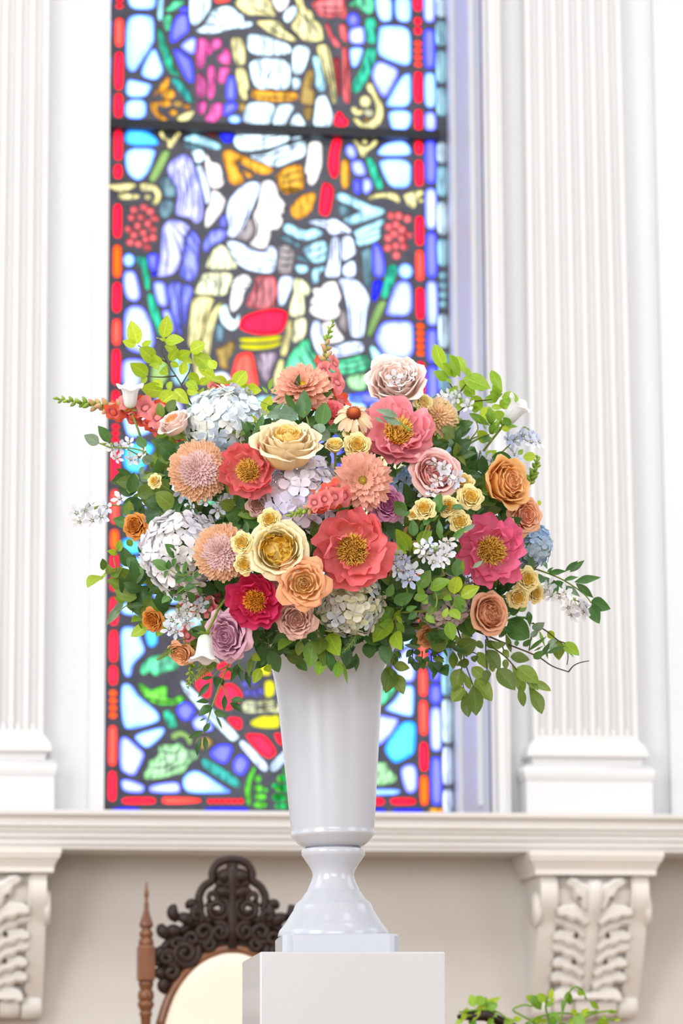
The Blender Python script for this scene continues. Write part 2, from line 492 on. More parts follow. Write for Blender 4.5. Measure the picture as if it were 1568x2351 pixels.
P_('''
b 225 -60 470 -60 470 0 455 70 400 85 280 80 235 40
C 490 -60 535 -60 530 0 520 180 475 170
e 610 5 700 0 705 30 640 80 560 105 545 75 590 50
v 670 65 735 50 735 100 670 105
v 665 118 735 112 748 240 730 275 620 365 583 355 590 250 630 150
p 750 320 800 310 803 375 785 460 745 450 670 395 690 360
v 605 420 640 405 690 440 775 510 785 690 750 700 700 640
b 235 150 290 120 420 125 452 160 452 330 440 370 330 545 290 605 245 600 215 540 215 250
b 425 420 465 405 485 460 530 575 520 620 460 680 340 640 350 570
b 225 660 300 670 420 700 432 720 385 820 210 815
b 215 832 388 828 385 1000 200 995
g 470 240 500 235 535 300 560 390 600 480 610 560 660 620 655 640 610 635 570 600 540 540 520 470 490 370
e 525 125 600 120 590 180 575 265 535 250
t 600 655 640 650 700 710 750 780 775 850 760 870 730 850 660 770 600 690
Y 560 650 580 640 575 720 540 760 490 780 440 820 470 760 520 690
Y 430 850 490 850 470 920 530 970 570 1000 550 1015 500 1010 440 950 420 890
y 640 985 720 935 795 920 770 980 720 1020 650 1015
m 805 320 905 315 895 430 870 560 840 585 800 570 800 450
m 920 330 1010 310 1020 390 960 420 910 475 885 450 905 400
m 1030 400 1065 400 1095 470 1090 540 1050 550 980 510 975 470 1030 440
m 1000 562 1080 560 1085 600 1060 620 1040 700 1010 710 980 680 995 600
m 905 550 960 545 970 700 960 790 930 840 895 820 905 700 890 620
m 805 620 850 610 885 700 885 760 870 825 800 815
m 805 850 890 840 890 890 870 960 830 965 805 930
m 930 870 1020 850 1030 960 960 1030 900 1030 870 990 920 940
v 1065 635 1125 632 1140 840 1045 845
v 1042 858 1140 855 1150 910 1035 980 1030 960
w 750 -50 930 -50 930 0 920 80 860 160 800 220 760 200 745 120
w 935 90 1020 50 1100 50 1150 100 1200 130 1200 180 1270 180 1280 210 1220 240 1100 240 960 285 840 280 785 252 860 230 905 160
R 950 -50 1090 -50 1090 0 1060 20 960 35
y 1115 30 1180 -40 1410 -40 1470 120 1460 145 1360 130 1230 130 1180 90
y 1280 170 1480 165 1530 220 1640 310 1660 330 1620 355 1500 320 1400 270
k 1425 -40 1590 -40 1568 60 1500 110 1460 60
y 1085 310 1200 310 1225 545 1125 550
y 1125 567 1215 562 1250 740 1220 760 1240 820 1200 850 1160 780
w 1225 285 1330 285 1595 365 1600 465 1240 470
w 1245 490 1595 485 1590 745 1480 755 1430 735 1370 755 1300 735 1260 650
Y 1270 755 1300 745 1400 760 1640 768 1660 800 1640 852 1400 858 1290 835 1255 800
w 1230 870 1290 850 1470 865 1440 960 1420 1055 1195 1030 1200 970
w 1490 868 1640 872 1560 1010 1540 1058 1440 1056 1460 960
c 210 1095 300 1085 400 1100 470 1150 493 1200 470 1225 205 1220
b 205 1238 475 1238 440 1350 400 1450 340 1510 290 1510 215 1440
y 490 1110 520 1095 560 1160 600 1170 640 1110 685 1100 600 1250 560 1235 570 1190 510 1160
h 525 1260 580 1255 580 1300 460 1535 400 1510 470 1370
C 710 1150 790 1115 1005 1200 1008 1240 980 1262 850 1215 700 1180
i 690 1205 780 1205 900 1250 740 1262
d 870 1095 980 1095 960 1150 880 1130
u 1000 1110 1125 1105 1120 1175 1060 1210 1010 1170
w 1130 1130 1260 1105 1480 1110 1590 1115 1580 1185 1430 1240 1220 1275 1150 1250 1115 1200
w 1240 1300 1400 1290 1480 1240 1600 1205 1600 1320 1490 1340 1470 1390 1420 1400 1380 1370 1300 1345
Y 1025 1270 1080 1245 1140 1275 1280 1340 1440 1400 1455 1430 1400 1470 1310 1460 1290 1440 1180 1375 1120 1330 1180 1440 1210 1530 1140 1555 1080 1540 1050 1420 1020 1330
Y 1195 1410 1235 1440 1285 1460 1250 1500 1215 1480
''', 'A')
for a in ((570, 790, 58, 48), (545, 868, 52, 34), (612, 945, 38, 30), (725, 895, 28, 24)): ell('Y', 'A', *a)
ell('z', 'A', 650, 870, 40, 30); ell('z', 'A', 1190, 895, 35, 38); ell('b', 'A', 1125, 1000, 52, 38)

P_('''
w 110 70 180 40 190 110 110 210 60 140
y 165 -30 230 -30 250 60 320 100 330 170 380 190 415 290 400 345 330 355 240 340 210 310 130 220 190 150 200 70
s 300 20 480 -30 590 -30 605 150 580 165 520 130 480 160 380 140 340 90
s 415 195 460 200 480 280 555 370 545 405 500 395 450 300
s 535 200 600 200 615 340 590 360 550 310
s 565 390 615 395 630 600 635 860 600 875 572 830 565 640 568 480
S 485 480 550 480 550 600 560 780 540 830 500 600
r 510 960 550 920 590 990 620 1000 610 1065 490 1060
p 635 240 700 220 750 225 758 340 740 372 640 370 620 310
b 630 395 750 395 730 470 690 560 650 570 632 480
e 615 50 660 10 700 -30 830 -30 835 90 790 130 740 90 690 55
g 755 150 850 140 858 370 770 370
g 770 400 855 390 840 520 770 680 690 790 650 770 650 700 730 570
b 835 -40 985 -40 985 170 940 185 890 180 855 110
b 1005 -40 1145 -40 1145 150 1120 190 1060 190 1010 150
b 880 230 920 210 1080 215 1130 250 1145 330 1145 520 1110 553 1050 545 890 480 862 430 870 320
p 850 520 900 510 1040 575 1030 640 940 810 910 820 870 770 805 630
b 1060 640 1130 605 1148 650 1145 900 940 900 935 860
b 945 920 1145 920 1145 1030 1100 1095 1000 1098 970 1060
y 770 695 815 690 840 760 880 830 910 890 912 980 870 1060 790 1090 700 1060 650 990 690 985 740 1030 800 1025 850 960 850 880 820 800 775 760
y 640 900 680 890 700 930 745 910 740 960 690 972 650 950
w 150 375 310 390 260 560 220 630 148 620
w 150 645 220 650 210 740 160 755 150 720
z 280 580 325 580 325 640 300 740 335 760 330 870 290 890 220 870 215 790 240 700
z 240 895 320 895 310 980 280 1020 240 960
C 310 465 375 470 400 600 430 740 390 785 340 720 350 640
y 345 400 380 370 440 370 470 430 500 640 525 860 480 870 450 700 400 560
w 350 820 420 785 450 840 480 930 500 960 480 1040 440 1075 320 1065 340 930
w 140 1000 200 930 265 1040 240 1065 130 1060
w 145 1150 230 1130 225 1160 145 1178
w 145 1205 200 1188 265 1180 260 1310 150 1350 40 1400 -20 1390 -20 1330 140 1290
i 300 1120 420 1130 440 1160 300 1165
k 285 1200 330 1180 395 1190 400 1300 395 1400 350 1520 310 1560 275 1530 280 1460 250 1450 275 1330
r 490 1160 570 1160 540 1280 540 1400 525 1490 480 1500 445 1400 460 1260
Y 0 1480 80 1400 210 1370 235 1400 255 1580 200 1610 110 1635 30 1590 20 1500
Y 560 1340 620 1330 635 1450 620 1570 570 1590 550 1480
p 600 1220 650 1205 690 1270 680 1320 640 1335 595 1290
p 645 1350 730 1335 768 1420 760 1475 670 1470 645 1410
v 665 1500 720 1497 725 1610 690 1635 660 1600
p 740 1495 800 1490 825 1570 770 1635 735 1600
y 650 1170 690 1170 740 1230 800 1220 830 1175 870 1175 840 1230 770 1270 765 1320 730 1315 690 1240
g 755 1330 820 1310 915 1550 895 1590 860 1600
b 860 1270 930 1195 1080 1175 1140 1230 1145 1308 870 1308
b 865 1330 1145 1330 1145 1520 1110 1575 1010 1578 950 1545 900 1440
''', 'B')
ell('v', 'B', 660, 165, 50, 58); ell('y', 'B', 762, 850, 48, 52); ell('x', 'B', 792, 945, 38, 34); ell('z', 'B', 770, 1002, 28, 20); ell('y', 'B', 755, 1190, 24, 20)

P_('''
l 555 -150 600 -230 680 -280 740 -275 780 -200 830 -60 860 100 860 240 830 300 790 305 770 270 720 250 640 240 625 215 650 100 640 0 590 -60
w 760 -290 800 -320 860 -310 880 -260 850 -210 800 -200 780 -260
W 800 -185 850 -185 890 -90 912 0 922 120 885 150 868 60 840 -60
k 878 -290 915 -250 920 -215 990 -200 1010 -170 1025 -110 1020 -80 1035 -50 1025 -15 990 10 950 15 922 0 895 -90 880 -180
k 930 20 985 30 1040 90 1050 110 1020 200 960 280 900 340 875 330 885 200 930 130
i 500 -60 560 -100 600 -50 635 0 630 80 560 90 520 60
i 510 95 620 112 600 220 540 270 500 230
y 60 -20 200 -35 300 -35 300 0 200 40 150 40 60 0
y 150 52 230 50 335 60 320 100 180 108 150 85
y 325 -35 440 -35 500 20 512 70 490 130 455 160 430 130 470 80 440 30 345 40
v 400 560 470 550 485 580 470 690 430 710 395 620
u 432 722 470 700 468 750 432 748
g 345 575 385 575 425 860 380 865 350 700
t 300 575 335 575 342 680 310 640
g 390 890 440 885 515 1120 520 1250 490 1240 420 1070
p 200 700 290 695 320 800 340 920 290 965 215 930 190 800
p 445 800 480 785 540 795 555 870 565 980 530 1008 480 975 455 890
p 510 1040 570 1020 600 1080 622 1200 600 1230 560 1150
p 215 1020 280 985 350 995 390 1050 430 1150 458 1280 430 1360 350 1395 240 1370 200 1280 200 1120
l 530 310 600 260 680 280 760 330 700 420 690 560 640 700 600 735 490 755 480 740 510 560 510 420
L 775 340 840 440 820 520 830 600 820 700 770 800 700 770 655 735 700 600 720 440
L 860 480 920 360 1000 345 1055 355 1060 410 1010 460 940 480 890 550 865 540
L 990 300 1030 230 1065 230 1060 335 1010 340
L 570 790 680 785 680 900 660 1060 690 1260 640 1200 600 1050 570 930
L 700 790 790 850 750 950 720 1080 705 1200 680 1060 690 900
W 1060 180 1090 90 1160 10 1240 -45 1330 -50 1340 0 1320 60 1240 250 1170 380 1110 430 1060 400 1085 330 1060 250
k 1352 -40 1400 -65 1450 -50 1480 0 1490 70 1555 140 1530 170 1540 210 1505 230 1530 270 1520 310 1480 360 1430 350 1420 420 1390 510 1340 520 1240 480 1305 420 1312 330 1280 250 1300 200 1330 80 1350 0
K 1230 270 1280 258 1300 330 1275 420 1210 455 1125 420 1190 350
W 1055 470 1090 440 1180 465 1250 510 1340 545 1400 535 1400 490 1450 490 1480 540 1470 620 1450 720 1350 720 1220 690 1130 630
x 950 520 1000 475 1050 495 1100 590 1150 650 1130 690 880 690 900 610
x 870 708 1110 712 1110 780 1070 830 1060 890 1020 912 900 900 800 900 785 880 830 800
y 770 930 870 905 970 930 920 1010 870 1170 830 1320 735 1350 740 1200 760 1040
y 1000 960 1030 970 970 1100 930 1250 920 1410 880 1430 850 1400 860 1260 920 1050
k 1100 800 1170 730 1240 730 1270 790 1230 840 1200 880 1190 960 1140 1030 1095 1050 1085 960 1100 880
w 1000 1010 1060 965 1075 1060 1130 1125 1170 1040 1160 1160 1110 1205 1050 1180 1000 1110
i 960 1170 1000 1125 1040 1200 1010 1300 960 1280
f 1300 740 1480 735 1490 900 1480 1000 1370 1030 1220 1010 1230 930 1290 850
r 1200 1080 1300 1040 1480 1010 1560 1040 1573 1070 1540 1180 1500 1230 1380 1240 1300 1235 1180 1200 1160 1150
n 1165 1260 1300 1258 1440 1245 1520 1238 1518 1270 1440 1296 1300 1306 1168 1300
n 1168 1312 1300 1318 1440 1308 1516 1282 1515 1315 1440 1352 1300 1366 1170 1352
R 1150 1390 1270 1375 1290 1450 1310 1560 1330 1700 1080 1700 1110 1510
a 1290 1395 1470 1375 1480 1420 1430 1510 1400 1640 1370 1640 1330 1520
z 960 1360 1050 1330 1090 1280 1140 1320 1100 1400 1060 1450 1080 1530 1000 1510 990 1420
''', 'C')
ell('y', 'C', 400, 82, 28, 26); ell('b', 'C', 240, 610, 48, 58)
P_('''
y 440 800 470 790 482 850 476 885 450 880
C 395 820 430 800 438 860 410 890 392 870
W 480 860 520 850 540 890 500 900
h 350 830 385 820 385 880 345 890
v 800 905 850 900 930 900 935 925 800 930
''', 'P')
pane('p', 'P', [(281, 829), (300, 822), (335, 827), (327, 853), (324, 884), (314, 895), (289, 894), (280, 876)])
for (x, y) in ((365, 170), (418, 203), (455, 262), (285, 190), (265, 258), (345, 250), (395, 302), (310, 322), (240, 352), (438, 350), (355, 380), (282, 400), (385, 437), (440, 420), (320, 475), (250, 462), (392, 505)):
    ell('s', 'C', x, y, 33, 33, 10)

P_('''
r 400 -38 455 -38 492 0 495 60 470 200 440 250 400 235 370 220 380 100
Y 130 170 230 60 350 35 340 120 300 220 200 280 140 240
C 510 70 545 40 620 60 800 150 900 170 928 195 900 240 650 320 600 300 570 260 720 212 700 180 520 110
i 530 130 680 195 560 245 540 200
C 650 370 800 305 920 255 920 290 880 330 890 440 720 500 680 470 690 420
C 70 330 110 290 260 370 330 335 410 370 390 410 260 460 80 380
i 50 410 100 400 225 480 200 510 60 440
C 240 500 440 425 448 610 330 650 240 540
W 280 295 330 270 440 280 500 255 570 300 640 350 640 390 560 375 510 402 460 390 430 340 320 310
W 478 420 545 412 552 690 540 755 440 755 420 730 460 600
W 562 412 650 405 690 550 640 585 562 630
W 570 660 670 598 685 720 650 760 570 740
i 720 540 800 495 815 530 810 840 780 850 750 800 740 600
K 40 480 110 480 165 530 160 640 120 735 50 730 20 660 40 560
W 35 745 150 745 160 780 120 900 70 1000 30 980
i 180 560 290 600 280 635 180 600
C 175 645 280 650 280 710 210 730 175 690
C 310 685 420 655 420 690 370 720 370 800 320 815
x 165 760 220 760 290 820 300 870 260 920 240 880 260 1060 200 1080 150 1090 120 1060 150 900
y 120 1105 158 1105 140 1250 95 1420 50 1410 60 1330
x 172 1100 265 1085 270 1200 230 1280 150 1310 160 1200
y 40 1440 80 1440 70 1560 40 1700 0 1700 -10 1600
v 820 490 850 465 890 490 930 650 920 740 870 760 820 730
u 820 780 900 775 910 820 840 970 810 940
g 945 650 1030 645 1020 750 940 940 885 925 930 760
h 880 948 945 948 900 1050 810 1250 770 1250 810 1090
p 1020 790 1110 780 1150 820 1155 1080 930 1080 950 990
p 900 1130 1000 1115 1140 1120 1165 1160 1165 1440 940 1440 870 1330 840 1260
C 790 1340 830 1320 920 1430 900 1500 840 1500
y 780 90 830 55 980 40 1040 60 1055 110 1040 140 1000 110 900 80 800 110
y 1070 60 1240 15 1255 60 1190 90 1190 150 1160 185 1110 150 1095 110
W 530 770 620 755 720 790 790 900 795 950 770 1050 750 1250 700 1260 640 1255 620 1130 605 960 560 830
k 310 860 350 840 390 850 420 800 510 780 545 830 560 930 520 980 556 1040 520 1095 440 1120 330 1080 290 1040 310 990 300 960 340 900
k 395 1135 500 1115 520 1180 600 1280 480 1310 425 1295 402 1200
K 575 990 600 1050 610 1240 545 1180 530 1105 570 1040
W 300 1230 330 1110 380 1115 388 1210 425 1310 500 1340 640 1285 740 1295 750 1380 600 1410 470 1440 380 1420 330 1330
e 80 1530 130 1400 230 1290 290 1260 300 1330 360 1420 400 1500 340 1570 90 1570
e 430 1490 560 1450 720 1405 790 1405 815 1490 760 1535 600 1570 480 1550
q 590 1590 780 1545 770 1700 640 1700
''', 'D')
ell('y', 'D', 1228, 112, 22, 20); ell('b', 'D', 1098, 702, 62, 66); ell('z', 'D', 145, 20, 90, 26)
for (x, y) in ((975, 240), (1042, 240), (1112, 265), (1016, 312), (955, 332), (1068, 355), (1002, 392), (950, 425), (1070, 432), (1118, 402), (1010, 490), (945, 508), (1085, 497), (1020, 570)):
    ell('s', 'D', x, y, 36, 36, 10)

P_('''
b 200 -40 330 -40 370 60 405 150 380 190 300 270 290 360 260 375 225 340 210 200
c 395 -20 500 -20 510 90 460 135 420 110
e 360 330 380 270 440 210 520 190 640 195 690 260 660 310 590 320 540 340 480 370 440 320 390 365
G 345 425 380 425 440 480 490 470 520 450 570 445 590 470 570 540 620 560 690 520 735 545 690 590 600 605 500 600 420 560 370 490
b 210 440 250 420 295 440 350 530 490 640 525 700 505 745 300 800 225 790 205 600
v 655 640 700 580 760 575 820 640 770 720 730 735 680 700
p 780 740 840 680 900 700 965 790 940 815 820 815
g 540 650 620 640 670 770 640 795 590 790
b 305 860 380 820 540 780 568 800 540 860 425 960 370 930
p 195 880 240 855 320 920 405 1000 370 1080 315 1190 220 1150 195 1100
q 510 940 570 920 640 930 690 900 720 960 830 980 835 1040 760 1070 720 1160 640 1170 560 1200 400 1215 385 1170 430 1120 430 1060 520 1020
h 620 830 700 805 770 850 795 900 760 940 740 880 690 850 640 890 615 870
z 820 880 900 860 960 890 940 930 880 970 830 940
v 930 990 1000 920 1100 920 1125 960 1070 1090 1000 1070 940 1020
v 1130 1050 1180 1000 1230 1030 1258 1080 1200 1190 1130 1150 1118 1100
t 860 1050 900 1030 1185 1215 1180 1275 1140 1280 880 1120
b 705 1210 760 1150 820 1135 900 1170 1060 1280 1110 1310 1060 1325 760 1325 715 1280
p 200 1220 250 1205 390 1250 400 1290 375 1325 220 1310
p 430 1280 470 1250 660 1225 690 1260 690 1310 650 1325 450 1320
w 690 400 740 420 940 620 1170 850 1170 870 1120 900 1090 880 850 640 730 500
W 1175 900 1210 885 1400 1080 1410 1130 1370 1155 1180 940
w 1430 1100 1568 970 1580 1050 1450 1140
r 810 440 840 340 940 290 945 520 900 555 830 470
r 980 270 1090 240 1100 300 1010 325
r 1020 345 1110 320 1110 390 1010 380
r 1040 430 1120 420 1200 500 1190 560 1130 620 1080 650 980 610 975 540
r 1060 700 1190 700 1200 780 1170 810 1120 780
r 1225 830 1370 840 1430 900 1475 970 1470 1010 1410 1045 1330 990 1230 870
r 1450 830 1520 830 1530 940 1490 920
n 1300 260 1400 250 1440 360 1350 360
n 1380 400 1455 400 1475 500 1420 545 1380 530
x 1190 610 1230 560 1330 575 1480 555 1500 640 1400 660 1210 670
n 1255 740 1330 700 1380 685 1430 695 1500 675 1510 790 1400 795 1280 780
G 1215 1280 1250 1180 1290 1105 1310 1120 1270 1220 1265 1300 1270 1400 1265 1440 1230 1400
r 215 1370 250 1355 460 1355 490 1370 490 1400 460 1414 250 1414 215 1400
R 540 1370 560 1352 700 1355 860 1365 860 1400 700 1412 560 1412 540 1395
u 140 1438 360 1438 360 1475 140 1475
u 890 1438 1250 1438 1250 1475 890 1475
''', 'E')
for k in range(6): ell('r', 'E', 935 + 50 * k, 1388, 24, 24)
for (x, y) in ((1220, 430), (1290, 415), (1345, 490), (1240, 500), (1300, 505)): ell('V', 'E', x, y, 33)
for (x, y, a, b_) in ((1330, 1285, 40, 30), (1345, 1352, 52, 28), (1345, 1418, 55, 30), (1392, 1298, 18, 18), (1325, 1205, 30, 30)): ell('G', 'E', x, y, a, b_)
for (x, y, a, b_) in ((1535, 1200, 35, 32), (1468, 1262, 30, 25), (1535, 1280, 45, 35), (1500, 1360, 60, 36), (1520, 1430, 60, 28)): ell('E', 'E', x, y, a, b_)
P_('''
p 290 640 400 470 500 410 560 470 555 760 510 815 430 810 350 740
b 300 380 400 280 480 180 530 180 540 330 490 390 400 440
e 120 950 290 850 330 880 300 960 200 1060 120 1100
b 215 1110 320 1020 400 900 440 850 520 850 545 900 535 1180 490 1210 240 1140
p 110 1180 180 1185 350 1215 375 1250 290 1400 165 1520 110 1540
c 200 1560 280 1420 400 1270 480 1245 560 1270 570 1350 560 1560 530 1640 370 1720 320 1730 240 1650
q 60 1720 145 1720 230 1715 255 1790 340 1860 345 1920 290 1955 230 1960 190 1980 60 1960
p 380 1800 450 1740 540 1740 575 1800 580 2000 540 2060 470 2065 430 2010
b 40 2015 135 2015 400 2020 360 2080 135 2090 40 2090
r 50 2115 190 2115 215 2150 200 2200 50 2200
r 265 2150 300 2115 540 2115 570 2150 550 2195 300 2200
u 60 2235 225 2235 225 2290 60 2290
u 295 2240 640 2235 640 2290 295 2290
Y 715 2232 790 2226 870 2235 870 2290 715 2290
''', 'F')
P_('''
c 250 650 420 590 540 640 470 760 430 880 300 890 240 800
p 240 990 340 940 460 1040 490 1150 400 1250 250 1290 235 1150
b 245 230 330 220 440 300 540 400 520 500 400 560 290 570 245 420
c 230 1490 330 1450 440 1540 400 1610 300 1620 235 1570
b 235 1650 400 1640 470 1700 430 1790 330 1820 235 1790
c 230 1840 330 1830 460 1900 440 2000 320 2010 225 1960
b 220 2050 430 2040 470 2110 400 2170 230 2160
''', 'G')
# borders --------------------------------------------------------------
def seg(code, cx, w, y0, y1):
    c = cx(0.5 * (y0 + y1))
    a, b = cx(y0), cx(y1)
    h = w / 2; r = min(h * .8, (y1 - y0) * .3)
    PANES.append((code, smooth_poly([(a - h, y0 + r), (a - h * .5, y0), (a + h * .5, y0), (a + h, y0 + r), (b + h, y1 - r), (b + h * .5, y1), (b - h * .5, y1), (b - h, y1 - r)], 1)))
def beads(code, cx, w, y0, y1, n):
    st = (y1 - y0) / n
    for k in range(n):
        y = y0 + st * (k + .5)
        PANES.append((code, [(cx(y) + w / 2 * math.cos(2 * PI * q / 10), y + st * .47 * math.sin(2 * PI * q / 10)) for q in range(10)]))
redL = lambda y: 274.5 - .0094 * y
redR = lambda y: 958.5 + .0083 * y
bluL = lambda y: 241.5 - .0105 * y
bluR = lambda y: 985.0 + .0094 * y
whtR = lambda y: 1011.0 + .0094 * y
whtL = lambda y: 219.0 - .0105 * y
beads('r', redL, 18, -8, 22, 2)
for code, a, b in (('R', 41, 108), ('r', 119, 207), ('r', 214, 271), ('r', 299, 369), ('r', 377, 411), ('r', 468, 547), ('o', 562, 638), ('r', 648, 718), ('R', 732, 793), ('r', 801, 884),
                   ('r', 896, 962), ('r', 1033, 1109), ('R', 1124, 1203), ('o', 1215, 1262), ('r', 1272, 1312), ('r', 1322, 1358), ('r', 1371, 1436), ('r', 1447, 1520), ('r', 1528, 1573), ('R', 1666, 1759), ('r', 1770, 1840)):
    seg(code, redL, 20, a, b)
beads('r', redL, 18, 972, 1018, 3); beads('o', redL, 19, 1583, 1651, 4)
for code, a, b in (('r', -30, 27), ('r', 164, 237), ('r', 251, 300), ('r', 324, 356), ('r', 367, 428), ('r', 496, 564), ('R', 574, 645), ('r', 660, 734), ('r', 830, 905), ('r', 915, 990), ('R', 1000, 1080), ('r', 1090, 1180),
                   ('o', 1190, 1270), ('r', 1280, 1350), ('r', 1360, 1435), ('R', 1445, 1526), ('R', 1535, 1599), ('R', 1608, 1688), ('r', 1704, 1771), ('o', 1780, 1849)):
    seg(code, redR, 20, a, b)
beads('r', redR, 18, 38, 82, 2); beads('R', redR, 18, 92, 156, 4); beads('o', redR, 19, 741, 819, 5)
for code, a, b in (('p', -40, 52), ('v', 66, 158), ('b', 166, 248), ('p', 256, 302), ('v', 322, 422), ('p', 432, 527), ('v', 533, 638), ('p', 645, 748), ('v', 755, 833), ('v', 840, 930), ('v', 940, 1040), ('p', 1050, 1150), ('v', 1160, 1260),
                   ('p', 1270, 1370), ('v', 1380, 1470), ('v', 1482, 1565), ('v', 1571, 1617), ('p', 1623, 1725), ('v', 1738, 1849)):
    seg(code, bluR, 27, a, b)
for k, (code, a, b) in enumerate((('p', -40, 22), ('p', 30, 97), ('b', 112, 189), ('v', 200, 268), ('v', 298, 342), ('u', 350, 412), ('v', 422, 460), ('u', 468, 526), ('b', 540, 606), ('v', 622, 704), ('v', 718, 803), ('v', 816, 912), ('v', 926, 1000), ('v', 1012, 1072),
                                 ('v', 1084, 1180), ('b', 1190, 1232), ('n', 1246, 1272), ('v', 1286, 1372), ('u', 1382, 1440), ('u', 1450, 1552), ('v', 1572, 1664), ('b', 1678, 1765), ('p', 1782, 1842))):
    seg(code, bluL, 27, a, b)
for code, a, b in (('w', -60, 41), ('C', 47, 107), ('C', 115, 192), ('C', 200, 268), ('w', 326, 375), ('C', 381, 452), ('w', 462, 540), ('C', 548, 612), ('w', 720, 800), ('C', 808, 900), ('w', 910, 1000), ('C', 1010, 1100), ('w', 1110, 1200), ('C', 1210, 1300),
                   ('w', 1310, 1400), ('w', 1410, 1480), ('C', 1488, 1598), ('w', 1605, 1707), ('W', 1714, 1803), ('W', 1812, 1868)):
    seg(code, whtR, 24, a, b)
beads('C', whtR, 18, 622, 710, 4)
y = -60
k = 0
while y < 1860:
    seg('wC'[k % 2], whtL, 16, y, min(1865, y + 74)); y += 84; k += 1
# the same borders and quarries go on above the photograph
for k in range(3):
    y0 = -400 + k * 118
    for cx, w, cds in ((redL, 20, 'rRr'), (redR, 20, 'rrR'), (bluL, 27, 'vpv'), (bluR, 27, 'pvp'), (whtR, 20, 'CwC'), (whtL, 16, 'wCw')):
        seg(cds[k], cx, w, y0, y0 + 105)
    for q in range(6):
        x0 = 298 + q * 108
        pane('bpwpbp'[(q + k) % 6], 'P', [(x0, y0 + 4), (x0 + 95, y0), (x0 + 97, y0 + 108), (x0 + 3, y0 + 104)], 2)
# panes of the middle field that the flowers hide: a plain run of quarries so the window goes on behind them
rnd = random.Random(3)
rows = [(905, 985), (995, 1085), (1095, 1190), (1200, 1290), (1300, 1385), (1395, 1440)]
for r_, (a, b) in enumerate(rows):
    x = 352 + (r_ % 2) * 24
    while x < 930:
        w = rnd.uniform(58, 92)
        j = lambda: rnd.uniform(-5, 5)
        x1 = min(x + w, 945)
        pane(rnd.choice('bpbwvyCwlxe'), 'P', [(x + j(), a + j()), (x1 + j(), a + j()), (x1 + j(), b + j()), (x + j(), b + j())], 2)
        x = x1 + 13
# the right half of the lower medallion mirrors the left (it stands behind the vase)
for code, poly in list(PANES):
    cx = sum(p[0] for p in poly) / len(poly); cy = sum(p[1] for p in poly) / len(poly)
    if 1520 < cy < 1842 and 470 < cx < 600:
        mir = [(1236 - x, y) for x, y in poly]
        if max(p[0] for p in mir) < 835: PANES.append((code, mir[::-1]))

def G3(px, py, y=Y_GLASS): return U(px, py, y)
verts2 = []; faces2 = []
def addloop(pts):
    b = len(verts2)
    for p in pts: verts2.append(Vector((p.x, p.z)))
    faces2.append(list(range(b, b + len(pts))))
gx0, gx1 = wx0 - .01, wx1 + .01
gz0, gz1 = Z_LT - .06, Z_TOP + .01
addloop([Vector((gx0, 0, gz0)), Vector((gx1, 0, gz0)), Vector((gx1, 0, gz1)), Vector((gx0, 0, gz1))])
kept = []
def area2(l): return sum(l[i].x * l[(i + 1) % len(l)].z - l[(i + 1) % len(l)].x * l[i].z for i in range(len(l))) / 2
for code, poly in PANES:
    w = [G3(x, y) for x, y in poly]
    w = [Vector((min(max(p.x, gx0 + .004), gx1 - .004), p.y, min(max(p.z, gz0 + .004), gz1 - .004))) for p in w]
    a = area2(w)
    if abs(a) < 3e-5: continue
    if a < 0: w = w[::-1]
    kept.append((code, w, abs(a)))
    addloop(w)
vo, eo, fo, ov, oe, of = delaunay_2d_cdt(verts2, [], faces2, 1, 1e-6)
lead_f = [f for f, src in zip(fo, of) if list(src) == [0]]
me = new_mesh('lead_came', [(v.x, Y_GLASS, v.y) for v in vo], [list(f) for f in lead_f], None, False)
lead = obj('lead_came', me, M['lead'], win)
md = lead.modifiers.new('thickness', 'SOLIDIFY'); md.thickness = .010; md.offset = 0
order = sorted(range(len(kept)), key=lambda i: -kept[i][2])
small = set(order[298:])
rest = {}
def pane_geo(mb, w, half=.0018):
    """a slab of glass; its faces carry the distance to the lead in UV.x"""
    n = len(w)
    xs_ = [p.x for p in w]; zs_ = [p.z for p in w]
    E = [(w[i].x, w[i].z, w[(i + 1) % n].x, w[(i + 1) % n].z) for i in range(n)]
    A_ = abs(area2(w)); step = max(.0075, math.sqrt(A_) / 6.5)
    V2 = [Vector((p.x, p.z)) for p in w]
    RIM = .011
    def dist(x, z):
        best = 9; inside = False
        for (x0, z0, x1, z1) in E:
            dx, dz = x1 - x0, z1 - z0; L2 = dx * dx + dz * dz
            t = 0 if L2 == 0 else max(0, min(1, ((x - x0) * dx + (z - z0) * dz) / L2))
            d2 = (x - x0 - t * dx) ** 2 + (z - z0 - t * dz) ** 2
            if d2 < best: best = d2
            if (z0 > z) != (z1 > z) and x < (x1 - x0) * (z - z0) / (z1 - z0) + x0: inside = not inside
        return math.sqrt(best) if inside else -1
    x = min(xs_) + step * .5; row = 0
    while x < max(xs_):
        z = min(zs_) + step * (.5 if row % 2 else .25)
        while z < max(zs_):
            if dist(x, z) > min(.0035, step * .4): V2.append(Vector((x, z)))
            z += step
        x += step; row += 1
    vo, eo, fo, ov, oe, of_ = delaunay_2d_cdt(V2, [], [list(range(n))], 1, 1e-7)
    for s in (-half, half):
        b = len(mb.V)
        for i, v in enumerate(vo):
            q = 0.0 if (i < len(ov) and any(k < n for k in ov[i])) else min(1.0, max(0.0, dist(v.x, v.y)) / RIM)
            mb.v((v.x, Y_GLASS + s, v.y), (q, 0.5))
        for f in fo:
            mb.F.append([b + i for i in (f if s < 0 else reversed(f))])
    b = len(mb.V)
    for s in (-half, half):
        for p in w: mb.v((p.x, Y_GLASS + s, p.z))
    for k in range(n):
        mb.F.append([b + k, b + (k + 1) % n, b + n + (k + 1) % n, b + n + k])
